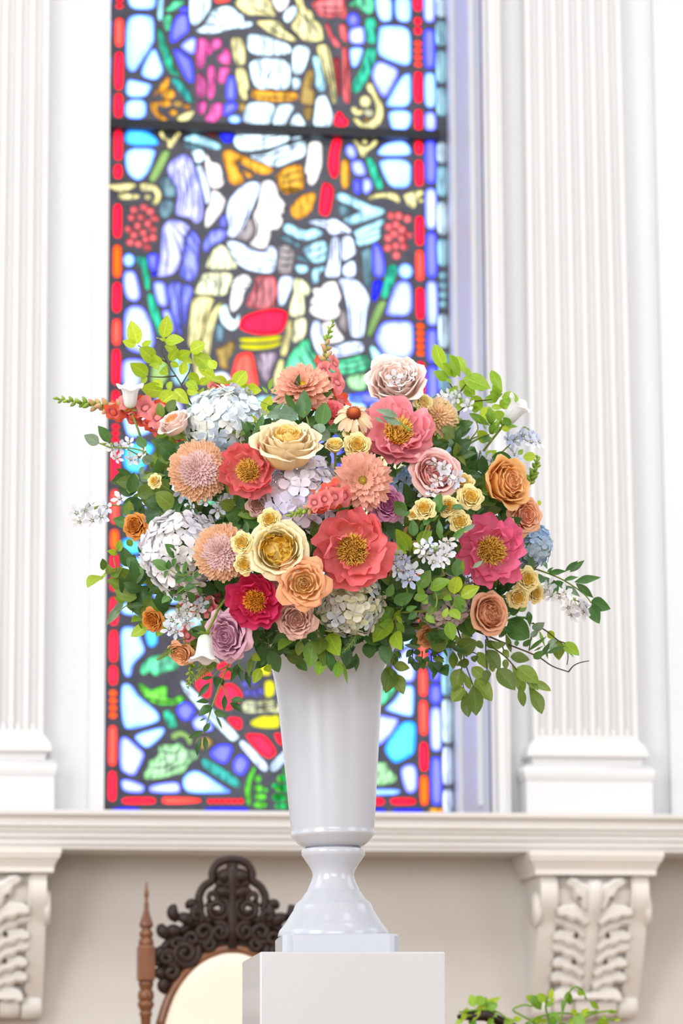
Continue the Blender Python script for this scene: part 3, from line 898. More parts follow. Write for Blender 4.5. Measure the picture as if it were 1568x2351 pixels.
for i, (code, w, a) in enumerate(kept):
    if i in small:
        rest.setdefault(code, []).append(w)
        continue
    mb = MB(); pane_geo(mb, w)
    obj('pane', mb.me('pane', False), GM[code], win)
# the smallest panes past three hundred: one joined part
mb = MB(); slots = []; fm = []
for code, L in rest.items():
    for w in L:
        f0 = len(mb.F); pane_geo(mb, w)
        fm += [len(slots)] * (len(mb.F) - f0)
    slots.append(code)
if mb.V:
    me = mb.me('small_pane', False)
    o = obj('small_pane', me, None, win); o['kind'] = 'stuff'
    me.materials.clear()
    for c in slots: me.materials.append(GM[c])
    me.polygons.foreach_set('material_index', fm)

# horizontal iron bar across the window, with real section
bp0, bp1 = G3(225, 284, Y_GLASS - .03), G3(1032, 313, Y_GLASS - .03)
zb = (bp0.z + bp1.z) / 2
obj('saddle_bar', MB().box(wx0 + .002, wx1 - .03, Y_GLASS - .045, Y_GLASS - .012, zb - .0135, zb + .0135).me('saddle_bar', False), M['bar'], win)

# black lines painted on the glass: faces, hands, folds
def strokes(name, blk, lines, w=4.2):
    ox, oy, s = BLK[blk]
    mb = MB()
    for pts in lines:
        q = [(ox + pts[i] / s, oy + pts[i + 1] / s) for i in range(0, len(pts), 2)]
        q3 = [G3(x, y, Y_GLASS - .004) for x, y in q]
        n = len(q3)
        b = len(mb.V)
        for i, p in enumerate(q3):
            t = (q3[min(i + 1, n - 1)] - q3[max(i - 1, 0)]); t.normalize()
            nn = Vector((t.z, 0, -t.x))
            h = w / 2 / 790 * (0.5 if i in (0, n - 1) else 1.0)
            mb.v(p + nn * h); mb.v(p - nn * h); mb.v(p - nn * h + Vector((0, .0015, 0))); mb.v(p + nn * h + Vector((0, .0015, 0)))
        for i in range(n - 1):
            for k in range(4):
                mb.F.append([b + i * 4 + k, b + i * 4 + (k + 1) % 4, b + i * 4 + 4 + (k + 1) % 4, b + i * 4 + 4 + k])
    o = obj(name, mb.me(name, False), M['paint'], win); o['kind'] = 'stuff'
strokes('painted_line', 'C', [
    (1395, 100, 1430, 82, 1470, 88), (1405, 125, 1440, 118, 1470, 125), (1500, 225, 1530, 228), (1420, 360, 1440, 420, 1420, 500), (1310, 250, 1330, 310, 1320, 420), (1330, 90, 1310, 190),
    (1120, 130, 1100, 250, 1120, 380), (1200, 100, 1170, 250, 1150, 340), (1270, 80, 1210, 260, 1170, 350), (1080, 500, 1200, 590, 1340, 630, 1460, 610), (1120, 590, 1230, 650, 1340, 680, 1450, 670),
    (930, -170, 960, -180), (940, -120, 985, -105), (985, -60, 1020, -55), (690, -200, 720, 0, 700, 220), (740, -180, 780, 40, 770, 250), (650, -150, 690, 60, 670, 220), (810, 20, 830, 180, 820, 280),
    (620, 330, 700, 420, 790, 560), (600, 360, 650, 480, 700, 640), (560, 420, 570, 560, 550, 720), (690, 330, 780, 420, 820, 500), (620, 800, 640, 940, 650, 1100),
    (960, 560, 980, 640, 960, 680), (1040, 560, 1050, 640, 1030, 690), (900, 740, 960, 800, 940, 890), (1010, 740, 1020, 820, 980, 900), (850, 960, 820, 1100, 790, 1300), (900, 960, 870, 1080, 830, 1230),
    (1100, 810, 1180, 800, 1260, 800), (1100, 850, 1180, 840, 1230, 840), (1170, 740, 1190, 790), (1350, 760, 1360, 900, 1340, 1010), (1420, 760, 1420, 900, 1430, 1000), (1300, 1080, 1280, 1200), (1370, 1060, 1380, 1230), (1450, 1040, 1460, 1210),
    (1200, 1420, 1190, 1600), (1250, 1400, 1270, 1620), (1340, 1420, 1360, 1560), (1400, 1400, 1390, 1580)])
strokes('painted_line', 'D', [
    (400, 870, 440, 850, 480, 860), (410, 900, 450, 890), (300, 980, 350, 985, 370, 975), (330, 905, 350, 920), (520, 800, 560, 900, 590, 1050), (620, 800, 640, 1000, 660, 1230), (690, 830, 710, 1020, 700, 1240), (740, 880, 740, 1060, 720, 1240),
    (440, 1330, 560, 1360, 740, 1320), (380, 1380, 500, 1400, 700, 1370), (180, 1400, 240, 1470, 280, 1540), (240, 1310, 300, 1420, 370, 1500), (500, 1480, 640, 1470, 790, 1430), (500, 1520, 640, 1520, 790, 1470),
    (500, 440, 490, 600, 480, 740), (520, 430, 530, 600, 510, 740), (600, 430, 620, 560), (610, 660, 640, 720), (350, 290, 480, 320, 600, 370), (60, 530, 110, 540, 150, 530), (50, 590, 110, 600, 155, 590), (40, 650, 100, 655, 150, 650),
    (720, 400, 820, 360, 900, 330), (700, 440, 800, 410, 890, 380), (280, 540, 360, 520, 440, 480), (300, 600, 380, 580, 440, 540), (200, 800, 210, 950, 190, 1070), (250, 830, 240, 900)])
strokes('painted_line', 'A', [
    (900, 120, 1000, 160, 1180, 150), (860, 200, 960, 210, 1150, 200), (960, 90, 1050, 120, 1130, 120), (800, 20, 820, 120, 790, 200), (860, 20, 860, 100, 830, 170), (1240, 60, 1350, 90, 1440, 130), (1380, 200, 1460, 260, 1568, 300),
    (1290, 300, 1300, 450), (1370, 320, 1380, 460), (1450, 340, 1460, 460), (1520, 350, 1520, 460), (1330, 500, 1350, 620, 1330, 720), (1420, 500, 1430, 600, 1400, 730), (1500, 500, 1500, 740), (1360, 560, 1400, 650, 1440, 560), (1290, 800, 1450, 815, 1640, 815),
    (1290, 900, 1310, 1020), (1360, 900, 1340, 1030), (1550, 900, 1480, 1040), (1200, 1160, 1350, 1170, 1500, 1140), (1200, 1220, 1350, 1210, 1540, 1160), (1300, 1320, 1420, 1310, 1560, 1250), (1130, 330, 1160, 530), (1170, 580, 1200, 780),
    (830, 340, 840, 520), (870, 340, 860, 500), (940, 580, 930, 780), (840, 650, 850, 800), (940, 900, 960, 1000)])
strokes('painted_line', 'B', [
    (180, 60, 260, 150, 330, 330), (250, 130, 320, 200, 380, 320), (20, 200, 120, 270, 200, 335), (350, 60, 440, 60, 560, 60), (380, 100, 480, 110, 580, 110), (600, 420, 600, 600, 610, 850), (390, 400, 440, 600, 490, 850), (430, 390, 470, 600, 505, 850),
    (190, 400, 180, 600), (240, 400, 210, 560), (60, 400, 70, 740), (100, 400, 100, 740), (390, 840, 400, 1000), (440, 900, 430, 1050), (0, 1280, 120, 1250, 250, 1200), (310, 1220, 330, 1400, 310, 1520), (360, 1210, 370, 1380), (60, 1480, 140, 1450, 230, 1430), (60, 1540, 150, 1520, 240, 1500)])
strokes('painted_line', 'E', [
    (1210, 600, 1340, 610, 1490, 590), (1210, 640, 1340, 635, 1490, 615), (720, 450, 900, 630, 1140, 870), (520, 980, 620, 1000, 700, 960), (450, 1120, 560, 1110, 660, 1050), (560, 1160, 640, 1110, 740, 1080), (420, 540, 540, 575, 680, 570), (1200, 930, 1380, 1120)])
# ================================================================== pedestal and urn
Y_V = -3.70                      # the urn's axis
SV = ppm(Y_V, 766, 1900)
Y_PF = -3.90                     # pedestal front
PED_ROT = math.radians(-1.6)
pz = U(810, 2185, Y_PF).z
pl, pr = U(597, 2200, Y_PF), U(1022, 2200, Y_PF)
pw = (pr - pl).length
pdp = 0.34
ped_c = (pl + pr) / 2
def bevel_box(name, w, d, h, mat, bev=.003, parent=None):
    m = MB().box(-w / 2, w / 2, 0, d, 0, h)
    o = obj(name, m.me(name, False), mat, parent)
    b = o.modifiers.new('bevel', 'BEVEL'); b.width = bev; b.segments = 2
    return o
ped = empty('pedestal', Matrix.Translation((ped_c.x, Y_PF, 0)) @ Matrix.Rotation(PED_ROT, 4, 'Z'))
tag(ped, 'tall glossy white square pedestal carrying the flower urn', 'pedestal')
bevel_box('body', pw, pdp, pz, M['pedestal'], .003, ped)
o = bevel_box('base_board', pw + .03, pdp + .03, .05, M['pedestal'], .004, ped); o.location = (0, -.015, 0)

urn = empty('flower_urn', loc=(U(766, 2184, Y_V).x, Y_V, pz))
tag(urn, 'tall white trumpet shaped urn with footed square base holding the flowers', 'urn')
def uz(py): return U(766, py, Y_V).z - pz
# the urn stands on the pedestal top: small correction so the foot meets it
zoff = 0.0
foot = [(127, 2139), (127, 2134), (124, 2126), (112, 2112), (108, 2106), (103, 2098), (92, 2082), (89, 2074), (86, 2068), (74, 2058), (64, 2044), (60, 2040), (58, 2034), (51, 2020), (47.5, 2008), (49, 1998), (57, 1984), (66, 1972), (70, 1966), (73, 1962), (73, 1954), (71, 1950), (66, 1949), (62, 1945)]
fo_z0 = uz(2139)
pl_h = 0.034
scl = (uz(1945) - pl_h) / (uz(1945) - fo_z0) if uz(1945) != fo_z0 else 1
def fz(py): return uz(1945) - (uz(1945) - uz(py)) * scl
m = MB().lathe([(r / SV, fz(y)) for r, y in foot], 48)
o = obj('foot', m.me('foot'), M['vase'], urn); auto_smooth(o, 50)
pq = .187
m = MB()
ch = .016
P = [(-pq / 2 + ch, -pq / 2), (pq / 2 - ch, -pq / 2), (pq / 2 - ch * .5, -pq / 2 + ch * .2), (pq / 2, -pq / 2 + ch), (pq / 2, pq / 2 - ch), (pq / 2 - ch, pq / 2), (-pq / 2 + ch, pq / 2), (-pq / 2, pq / 2 - ch), (-pq / 2, -pq / 2 + ch), (-pq / 2 + ch * .45, -pq / 2 + ch * .75), (-pq / 2 + ch * .75, -pq / 2 + ch * .45)]
for z, s in ((0, 1), (pl_h - .003, 1), (pl_h, .975)):
    for (x, y_) in P: m.v((x * s, y_ * s, z))
n = len(P)
for r in range(2):
    for k in range(n): m.F.append([r * n + k, r * n + (k + 1) % n, (r + 1) * n + (k + 1) % n, (r + 1) * n + k])
m.F.append(list(range(n))[::-1]); m.F.append([2 * n + k for k in range(n)])
o = obj('plinth', m.me('plinth', False), M['vase'], urn, rot=(0, 0, PED_ROT * 1.6)); o.location = (.004, 0, 0)
body = [(60, 1946), (69, 1944), (82, 1934), (92, 1922), (96, 1918), (96.5, 1914), (95, 1911), (95.5, 1905), (99, 1870), (104, 1800), (109, 1740), (114, 1680), (119, 1620), (125, 1570), (132, 1535), (142, 1510), (153, 1492), (164, 1478), (170, 1472), (171, 1468), (167, 1467), (158, 1476), (146, 1492), (134, 1516), (124, 1550), (112, 1620), (100, 1760), (90, 1900), (60, 1930)]
zb0 = uz(1946)
m = MB().lathe([(r / SV, uz(y) - zb0) for r, y in body], 64)
o = obj('bowl', m.me('bowl'), M['vase'], urn, loc=(0, 0, zb0), rot=(0, math.radians(-1.15), 0)); auto_smooth(o, 40)

# ================================================================== carved corbels under the ledge
def corbel(name, label, dx):
    root = empty(name)
    YF = Y_LEDGE + .02
    zt = Z_LB
    def X(px): return U(px, 2100, YF).x
    def Z(py): return U(1365, py, YF).z
    cx = X(1372)
    root.location = (cx + dx, -.02, zt)
    tag(root, label, 'corbel', 'carved corbels under the ledge')
    hw = (X(1497) - X(1248)) / 2
    # cap: two fillets over a cove
    c0 = (X(1531) - X(1222)) / 2
    L = []
    def lp(h, y, z): L.append((-h, h, y, .0, z - zt))
    lp(c0, -.27, zt); lp(c0, -.27, Z(1967)); lp(c0 - .003, -.266, Z(1968)); lp(c0 - .003, -.266, Z(1974)); lp(c0 - .012, -.258, Z(1984)); lp(c0 - .018, -.25, Z(1996)); lp(c0 - .019, -.25, Z(2008))
    obj('cap', MB().stack(L[::-1]).me('cap', False), M['plaster'], root)
    # side profile: bulges at the top, swings in and ends in a small roll
    zb = Z(2318) - zt
    zt2 = Z(2008) - zt
    H = zt2 - zb
    def depth(t):   # t 0 at the top, 1 at the foot
        return -(.225 + .020 * math.sin(PI * min(1, t / .35)) - .145 * (t ** 1.35) + .012 * math.sin(PI * t))
    prof = [(0.0, zt2)] + [(depth(k / 14), zt2 - H * .9 * k / 14) for k in range(15)] + [(0.0, zt2 - H * .9)]
    bw = hw * .27
    for s in (-1, 1):
        a, b = (hw - bw, hw) if s > 0 else (-hw, -hw + bw)
        sh = .0
        m = MB().prism(prof, 'x', a, b)
        o = obj('scroll_band', m.me('scroll_band', False), M['plaster'], root); auto_smooth(o, 30)
        # round eye of the volute on the outer cheek, thin bead along the inner edge
        m = MB().tube([(s * (hw - .004), -.17, zt2 - .09), (s * (hw + .012), -.17, zt2 - .09)], [.052, .046], 20)
        obj('volute', m.me('volute'), M['plaster'], root)
        m = MB().tube([(s * (hw - bw - .003), depth(k / 14) + .006, zt2 - H * .9 * k / 14) for k in range(15)], .006, 6)
        obj('bead', m.me('bead'), M['plaster'], root)
    inner = [(y + .022 if y < -.001 else y, z) for (y, z) in prof]
    m = MB().prism(inner, 'x', -hw + bw, hw - bw)
    o = obj('panel', m.me('panel', False), M['plaster'], root); auto_smooth(o, 30)
    # acanthus: lobes in pairs, fan out and curl
    iw = hw - bw
    def lobe():
        m = MB(); nu, nv = 12, 6
        for i in range(nu + 1):
            u = i / nu
            w = .26 * math.sin(PI * (u * .80 + .14)) ** .6 * (1 + .16 * math.sin(u * PI * 5)) * (1.0 if u < .85 else .9)
            for j in range(nv + 1):
                v = j / nv * 2 - 1
                x = u
                z = v * w + .12 * math.sin(u * PI)
                y = -.10 - .20 * math.sin(u * PI * .8) * (1 - .75 * v * v) - .16 * max(0, u - .7) * 3 + .05 * math.cos(v * PI * 2)
                m.v((x, y, z), (u, v))
        for i in range(nu):
            for j in range(nv):
                a = i * (nv + 1) + j
                m.F.append([a, a + nv + 1, a + nv + 2, a + 1])
        return m.me('leaf_lobe')
    me = CORB.get('lobe') or lobe(); CORB['lobe'] = me
    hole_shade = CORB.get('hole_shade') or MB().lathe([(.001, -.4), (.7, -.3), (1, 0), (.7, .3), (.001, .4)], 10).me('hole_shade_spot'); CORB['hole_shade'] = hole_shade
    def surf(t): return depth(t) + .022
    for i, (t, ln, ang) in enumerate(((.16, .92, 48), (.26, .90, 12), (.37, .98, 22), (.47, .94, 14), (.58, .96, 20), (.68, .90, 14), (.78, .90, 10), (.86, .8, -10))):
        for s in (-1, 1):
            z = zt2 - H * .9 * t
            o = obj('leaf_lobe', me, M['plaster'], root, (s * iw * .12, surf(t) + .004, z - iw * .30))
            o.scale = (s * iw * ln * .95, iw * (.75 if i else 1.05), iw * .92)
            o.rotation_euler = (0, -s * math.radians(ang), 0)
        if i in (0, 3, 5):
            for s in (-1, 1):
                o = obj('hole_shade_spot', hole_shade, M['hole_shade'], root, (s * iw * .40, surf(t) - .021, zt2 - H * .9 * (t + .02)), (PI / 2, 0, 0), (.0065, .0085, .006))  # slightly raised dark spot painted as the shade of a hole
    rib = MB().tube([(0, surf(k / 12 * .9 + .06) - .012, zt2 - H * .9 * (k / 12 * .9 + .06)) for k in range(13)], [.026 - .010 * k / 12 for k in range(13)], 8)
    obj('midrib', rib.me('midrib'), M['plaster'], root)
    for s in (-1, 1):
        side = MB().tube([(s * (.018 + .05 * max(0, .25 - k / 12) * 3), surf(k / 12 * .9 + .06) - .009, zt2 - H * .9 * (k / 12 * .9 + .06)) for k in range(13)], .008, 6)
        obj('rib', side.me('rib'), M['plaster'], root)
    foot = MB().box(-iw * .86, iw * .86, depth(.92) - .012, depth(.92) + .04, zt2 - H * .905, zt2 - H * .86)
    obj('leaf_foot', foot.me('leaf_foot', False), M['plaster'], root)
    # roll at the foot, with bands
    zr = zt2 - H * .955
    for (a, b, r) in ((-hw * .99, -hw * .62, .034), (-hw * .60, -hw * .22, .031), (-hw * .20, hw * .20, .036), (hw * .22, hw * .60, .031), (hw * .62, hw * .99, .034)):
        q = MB().tube([(a, -.055, zr), (a + (b - a) * .1, -.055, zr), (a + (b - a) * .5, -.055, zr), (b - (b - a) * .1, -.055, zr), (b, -.055, zr)], [r * .86, r, r * 1.04, r, r * .86], 18)
        obj('roll', q.me('roll'), M['plaster'], root)
    back = MB().box(-hw * .98, hw * .98, -.05, 0, zr - .03, zr + .03)
    obj('back_block', back.me('back_block', False), M['plaster'], root)
    return root
CORB = {}
corbel('carved_corbel', 'white carved acanthus corbel under the ledge, right of the pedestal', 0)
corbel('carved_corbel', 'white carved acanthus corbel under the ledge, cut off at the left edge', -(U(1531, 1960, Y_LEDGE).x - U(146, 1955, Y_LEDGE).x))

# ================================================================== carved chair behind the pedestal
Y_CH = -0.95
SC = ppm(Y_CH, 540, 2150)
CC = lambda x, y: (280 + x / 3.733, 1900 + y / 3.733)      # zoom frame to photograph pixels
ch_x = U(533, 2150, Y_CH).x
chair = empty('carved_armchair', loc=(ch_x, Y_CH, 0))
tag(chair, 'dark carved wooden high-back chair with cream upholstered back behind the pedestal', 'chair')
def cp(x, y, dy=0.0):
    px, py = CC(x, y); p = U(px, py, Y_CH + dy)
    return Vector((p.x - ch_x, dy, p.z))
def mirror(p): return Vector((-p.x, p.y, p.z))
def rad(w): return w / 3.733 / SC / 2
turn = [(470, 14), (500, 20), (530, 26), (560, 42), (580, 40), (605, 24), (640, 30), (660, 44), (675, 44), (690, 36), (740, 60), (800, 100), (835, 122), (850, 116), (862, 80), (880, 78), (900, 118), (918, 122), (932, 110), (945, 96), (960, 120), (975, 128), (1000, 130), (1015, 120)]
turn2 = [(1318, 120), (1335, 134), (1350, 128), (1375, 110), (1390, 100), (1405, 128), (1440, 142), (1470, 134), (1484, 108), (1500, 140), (1525, 142), (1550, 118), (1572, 92), (1590, 112), (1610, 108), (1625, 90), (1700, 80)]
zc = lambda y: cp(200, y).z
for s in (-1, 1):
    bx = abs(cp(208, 900).x) * s
    m = MB().lathe([(rad(w), zc(y)) for y, w in turn][::-1], 20)
    po = obj('post_finial', m.me('post_finial'), M['wood_mid'], chair, (bx, 0, 0)); auto_smooth(po, 50)
    h = rad(150)
    m = MB().box(-h, h, -h, h, zc(1316), zc(1012))
    po = obj('post_block', m.me('post_block', False), M['wood_mid'], chair, (bx, 0, 0)); b = po.modifiers.new('bevel', 'BEVEL'); b.width = .004; b.segments = 2
    m = MB().lathe([(rad(w), zc(y)) for y, w in turn2][::-1], 20)
    po = obj('post_turning', m.me('post_turning'), M['wood_mid'], chair, (bx, 0, 0)); auto_smooth(po, 50)
    zz0 = zc(1700)
    m = MB().lathe([(.018, 0), (.022, .05), (.024, .30), (.028, .40), (.028, .50), (.020, .55), (.018, zz0 - .10), (.022, zz0 - .05), (.014, zz0 + .002)], 16)
    obj('leg', m.me('leg'), M['wood_mid'], chair, (bx, 0, 0))
    m = MB().lathe([(.018, 0), (.024, .06), (.018, .12), (.026, .30), (.028, .46)], 16)
    obj('leg', m.me('leg'), M['wood_mid'], chair, (bx * 1.05, -.46, 0))
    m = MB().tube([(bx, -.01, .66), (bx * 1.04, -.2, .68), (bx * 1.06, -.42, .66), (bx * 1.06, -.46, .46)], [.02, .022, .026, .02], 10)
    obj('armrest', m.me('armrest'), M['wood_mid'], chair)
sx = abs(cp(208, 900).x)
m = MB().box(-sx * 1.05, sx * 1.05, -.48, .02, .38, .45); obj('seat_rail', m.me('seat_rail', False), M['wood_mid'], chair)
m = MB().box(-sx * .98, sx * .98, -.46, -.03, .45, .51); so = obj('seat', m.me('seat', False), M['cream'], chair); b = so.modifiers.new('bevel', 'BEVEL'); b.width = .02; b.segments = 3
# arch rail round the upholstery, and the padded back
def half(pts): return [cp(x, y) for x, y in pts]
arch_c = half([(330, 1700), (372, 1560), (430, 1415), (510, 1290), (610, 1180), (720, 1105), (850, 1055), (945, 1046)])
full = arch_c + [mirror(p) for p in arch_c[-2::-1]]
m = MB().tube(spline(full, 4), .013, 8); obj('arch_rail', m.me('arch_rail'), M['wood_mid'], chair)
zlow = .50
pad = [(p.x, p.z - .004) for p in spline(full, 3)]
pad = [(-sx * .86, zlow)] + pad + [(sx * .86, zlow)]
m = MB().prism(pad, 'y', -.004, .02)
obj('back_board', m.me('back_board', False), M['wood_dark'], chair)
pm = MB(); ctr = Vector((0, 0, sum(p[1] for p in pad) / len(pad)))
rings = []
for s, y_ in ((.955, -.004), (.945, -.016), (.90, -.026), (.75, -.032), (.4, -.034)):
    rings.append([pm.v((p[0] * s, y_, ctr.z + (p[1] - ctr.z) * s)) for p in pad])
for a, b_ in zip(rings, rings[1:]):
    for k in range(len(pad)): pm.F.append([a[k], a[(k + 1) % len(pad)], b_[(k + 1) % len(pad)], b_[k]])
pm.F.append(rings[-1])
obj('upholstered_back', pm.me('upholstered_back'), M['cream'], chair)
# crest: pierced trefoil hoop, scrolls, crockets
hoop = half([(640, 800), (672, 700), (660, 600), (700, 510), (775, 450), (775, 390), (810, 320), (870, 285), (945, 275)])
fullh = hoop + [mirror(p) for p in hoop[-2::-1]]
m = MB().tube(spline(fullh, 5), .0105, 8); obj('crest_hoop', m.me('crest_hoop'), M['wood_dark'], chair)
arc = half([(300, 1190), (330, 1080), (420, 960), (520, 880), (640, 815), (780, 790), (900, 830), (945, 930)])
m = MB().tube(spline(arc, 5), .011, 8); obj('crest_arc', m.me('crest_arc'), M['wood_dark'], chair)
m = MB().tube(spline([mirror(p) for p in arc], 5), .011, 8); obj('crest_arc', m.me('crest_arc'), M['wood_dark'], chair)
def spiral(cx, cy, r0, turns, a0, w, sgn=1):
    pts = []
    n = int(14 * turns)
    for k in range(n + 1):
        t = k / n
        r = r0 * (1 - .82 * t); a = a0 + sgn * 2 * PI * turns * t
        pts.append(cp(cx + r * math.cos(a), cy + r * math.sin(a), -.006 - .008 * t))
    return pts
for (cx, cy, r0, tn, a0, sg, w) in ((820, 700, 105, 1.7, -1.2, 1, .0085), (770, 600, 70, 1.1, 2.4, -1, .008), (840, 890, 80, 1.6, -2.2, 1, .0085), (700, 900, 95, 1.5, 2.6, -1, .009), (545, 1080, 120, 1.9, -.6, 1, .010), (390, 1120, 75, 1.5, 1.0, -1, .009),
                                    (600, 960, 70, 1.3, 2.0, 1, .008), (470, 1000, 60, 1.3, .4, -1, .008), (740, 1010, 70, 1.4, 3.0, 1, .008), (880, 480, 50, 1.2, 2.6, 1, .009), (420, 1240, 70, 1.2, -2, 1, .009), (640, 760, 60, 1.2, 1.2, -1, .008)):
    pts = spiral(cx, cy, r0, tn, a0, w, sg)
    for mm in (pts, [mirror(p) for p in pts]):
        q = MB().tube(mm, [w * (1.15 - .3 * k / len(mm)) for k in range(len(mm))], 6); obj('scroll', q.me('scroll'), M['wood_dark'], chair)
        e = MB().lathe([(.001, -w), (w * 1.2, -w * .4), (w * 1.2, w * .4), (.001, w)], 8)
# carved ground behind the scrolls, between arc and arch
g1 = [(310, 1200), (340, 1090), (430, 975), (530, 895), (650, 830), (780, 806), (890, 840), (945, 930)]
g2 = [(945, 1050), (850, 1060), (720, 1108), (610, 1183), (510, 1292), (430, 1418), (352, 1432), (345, 1320)]
poly = [cp(x, y) for x, y in g1 + g2]
for s in (1, -1):
    m = MB().prism([(p.x * s, p.z) for p in poly], 'y', .004, .016)
    obj('crest_ground', m.me('crest_ground', False), M['wood_dark'], chair)
stem_pts = [cp(945, y, -.006) for y in (300, 400, 520, 640, 760, 880, 1040)]
m = MB().tube(stem_pts, [.012, .02, .016, .011, .016, .012, .014], 8); obj('crest_stem', m.me('crest_stem'), M['wood_dark'], chair)
for (x0, y0, x1, y1, x2, y2, w) in ((945, 420, 860, 400, 820, 450, .016), (945, 560, 850, 560, 790, 520, .014), (620, 800, 600, 700, 660, 640, .010), (640, 660, 570, 620, 560, 700, .010), (600, 840, 540, 740, 470, 790, .014), (470, 800, 400, 720, 460, 660, .013), (500, 900, 420, 870, 380, 900, .014),
                                    (400, 940, 320, 880, 350, 825, .014), (350, 1040, 300, 1060, 310, 1150, .012), (330, 1200, 300, 1260, 370, 1290, .012), (380, 1300, 330, 1350, 360, 1420, .013)):
    pts = bezier(cp(x0, y0, -.004), cp(x1, y1, -.012), cp(x2, y2, -.004), 6)
    for mm in (pts, [mirror(p) for p in pts]):
        q = MB().tube(mm, [w * (.6 + .6 * math.sin(PI * (k / 6) ** .8)) * (1 if k < 6 else .35) for k in range(7)], 6)
        obj('leaf_crocket', q.me('leaf_crocket'), M['wood_dark'], chair)
# ================================================================== petals, leaves, materials
def petal_mat(name, c0, c1, c2, pos=.45, trans=.28, rough=.5, var=.10, vein=.10):
    """colour runs from the claw (u=0) to the rim (u=1) of the petal"""
    m, t, out = nt(name)
    uv = N(t, 'ShaderNodeUVMap'); uv.uv_map = 'UVMap'
    sp = N(t, 'ShaderNodeSeparateXYZ'); t.links.new(uv.outputs[0], sp.inputs[0])
    r = N(t, 'ShaderNodeValToRGB')
    e = r.color_ramp.elements
    e[0].position = 0; e[0].color = (*c0, 1); e[1].position = 1; e[1].color = (*c2, 1)
    k = e.new(pos); k.color = (*c1, 1)
    t.links.new(sp.outputs['X'], r.inputs[0])
    oi = N(t, 'ShaderNodeObjectInfo')
    mp = N(t, 'ShaderNodeMapping'); mp.inputs['Scale'].default_value = (2.0, 26.0, 1)
    t.links.new(uv.outputs[0], mp.inputs[0])
    no = N(t, 'ShaderNodeTexNoise'); no.inputs['Scale'].default_value = 1.0; no.inputs['Detail'].default_value = 2
    t.links.new(mp.outputs[0], no.inputs['Vector'])
    mr = N(t, 'ShaderNodeMapRange'); mr.inputs['To Min'].default_value = 1 - var; mr.inputs['To Max'].default_value = 1 + var * .6
    t.links.new(oi.outputs['Random'], mr.inputs['Value'])
    mr2 = N(t, 'ShaderNodeMapRange'); mr2.inputs['From Min'].default_value = .3; mr2.inputs['From Max'].default_value = .7
    mr2.inputs['To Min'].default_value = 1 - vein; mr2.inputs['To Max'].default_value = 1 + vein * .3
    t.links.new(no.outputs['Fac'], mr2.inputs['Value'])
    mu = N(t, 'ShaderNodeMath', operation='MULTIPLY'); t.links.new(mr.outputs[0], mu.inputs[0]); t.links.new(mr2.outputs[0], mu.inputs[1])
    hs = N(t, 'ShaderNodeHueSaturation'); t.links.new(r.outputs[0], hs.inputs['Color']); t.links.new(mu.outputs[0], hs.inputs['Value'])
    p = N(t, 'ShaderNodeBsdfPrincipled'); p.inputs['Roughness'].default_value = rough; p.inputs['Specular IOR Level'].default_value = .25
    t.links.new(hs.outputs[0], p.inputs['Base Color'])
    tl = N(t, 'ShaderNodeBsdfTranslucent'); t.links.new(hs.outputs[0], tl.inputs[0])
    mx = N(t, 'ShaderNodeMixShader'); mx.inputs[0].default_value = trans
    t.links.new(p.outputs[0], mx.inputs[1]); t.links.new(tl.outputs[0], mx.inputs[2]); t.links.new(mx.outputs[0], out.inputs[0])
    return m
def multi_mat(name, cols, trans=.25, rim=.0):
    """florets that differ from one another: each takes its colour from a small palette"""
    m, t, out = nt(name)
    oi = N(t, 'ShaderNodeObjectInfo'); r = N(t, 'ShaderNodeValToRGB')
    e = r.color_ramp.elements
    e[0].position = 0; e[0].color = (*cols[0], 1); e[1].position = 1; e[1].color = (*cols[-1], 1)
    for i, c in enumerate(cols[1:-1]):
        k = e.new((i + 1) / (len(cols) - 1)); k.color = (*c, 1)
    t.links.new(oi.outputs['Random'], r.inputs[0])
    uv = N(t, 'ShaderNodeUVMap'); uv.uv_map = 'UVMap'; sp = N(t, 'ShaderNodeSeparateXYZ'); t.links.new(uv.outputs[0], sp.inputs[0])
    mr = N(t, 'ShaderNodeMapRange'); mr.inputs['To Min'].default_value = .80; mr.inputs['To Max'].default_value = 1.03
    t.links.new(sp.outputs['X'], mr.inputs['Value'])
    hs = N(t, 'ShaderNodeHueSaturation'); t.links.new(r.outputs[0], hs.inputs['Color']); t.links.new(mr.outputs[0], hs.inputs['Value'])
    p = N(t, 'ShaderNodeBsdfPrincipled'); p.inputs['Roughness'].default_value = .55; p.inputs['Specular IOR Level'].default_value = .2
    t.links.new(hs.outputs[0], p.inputs['Base Color'])
    tl = N(t, 'ShaderNodeBsdfTranslucent'); t.links.new(hs.outputs[0], tl.inputs[0])
    mx = N(t, 'ShaderNodeMixShader'); mx.inputs[0].default_value = trans
    t.links.new(p.outputs[0], mx.inputs[1]); t.links.new(tl.outputs[0], mx.inputs[2]); t.links.new(mx.outputs[0], out.inputs[0])
    return m
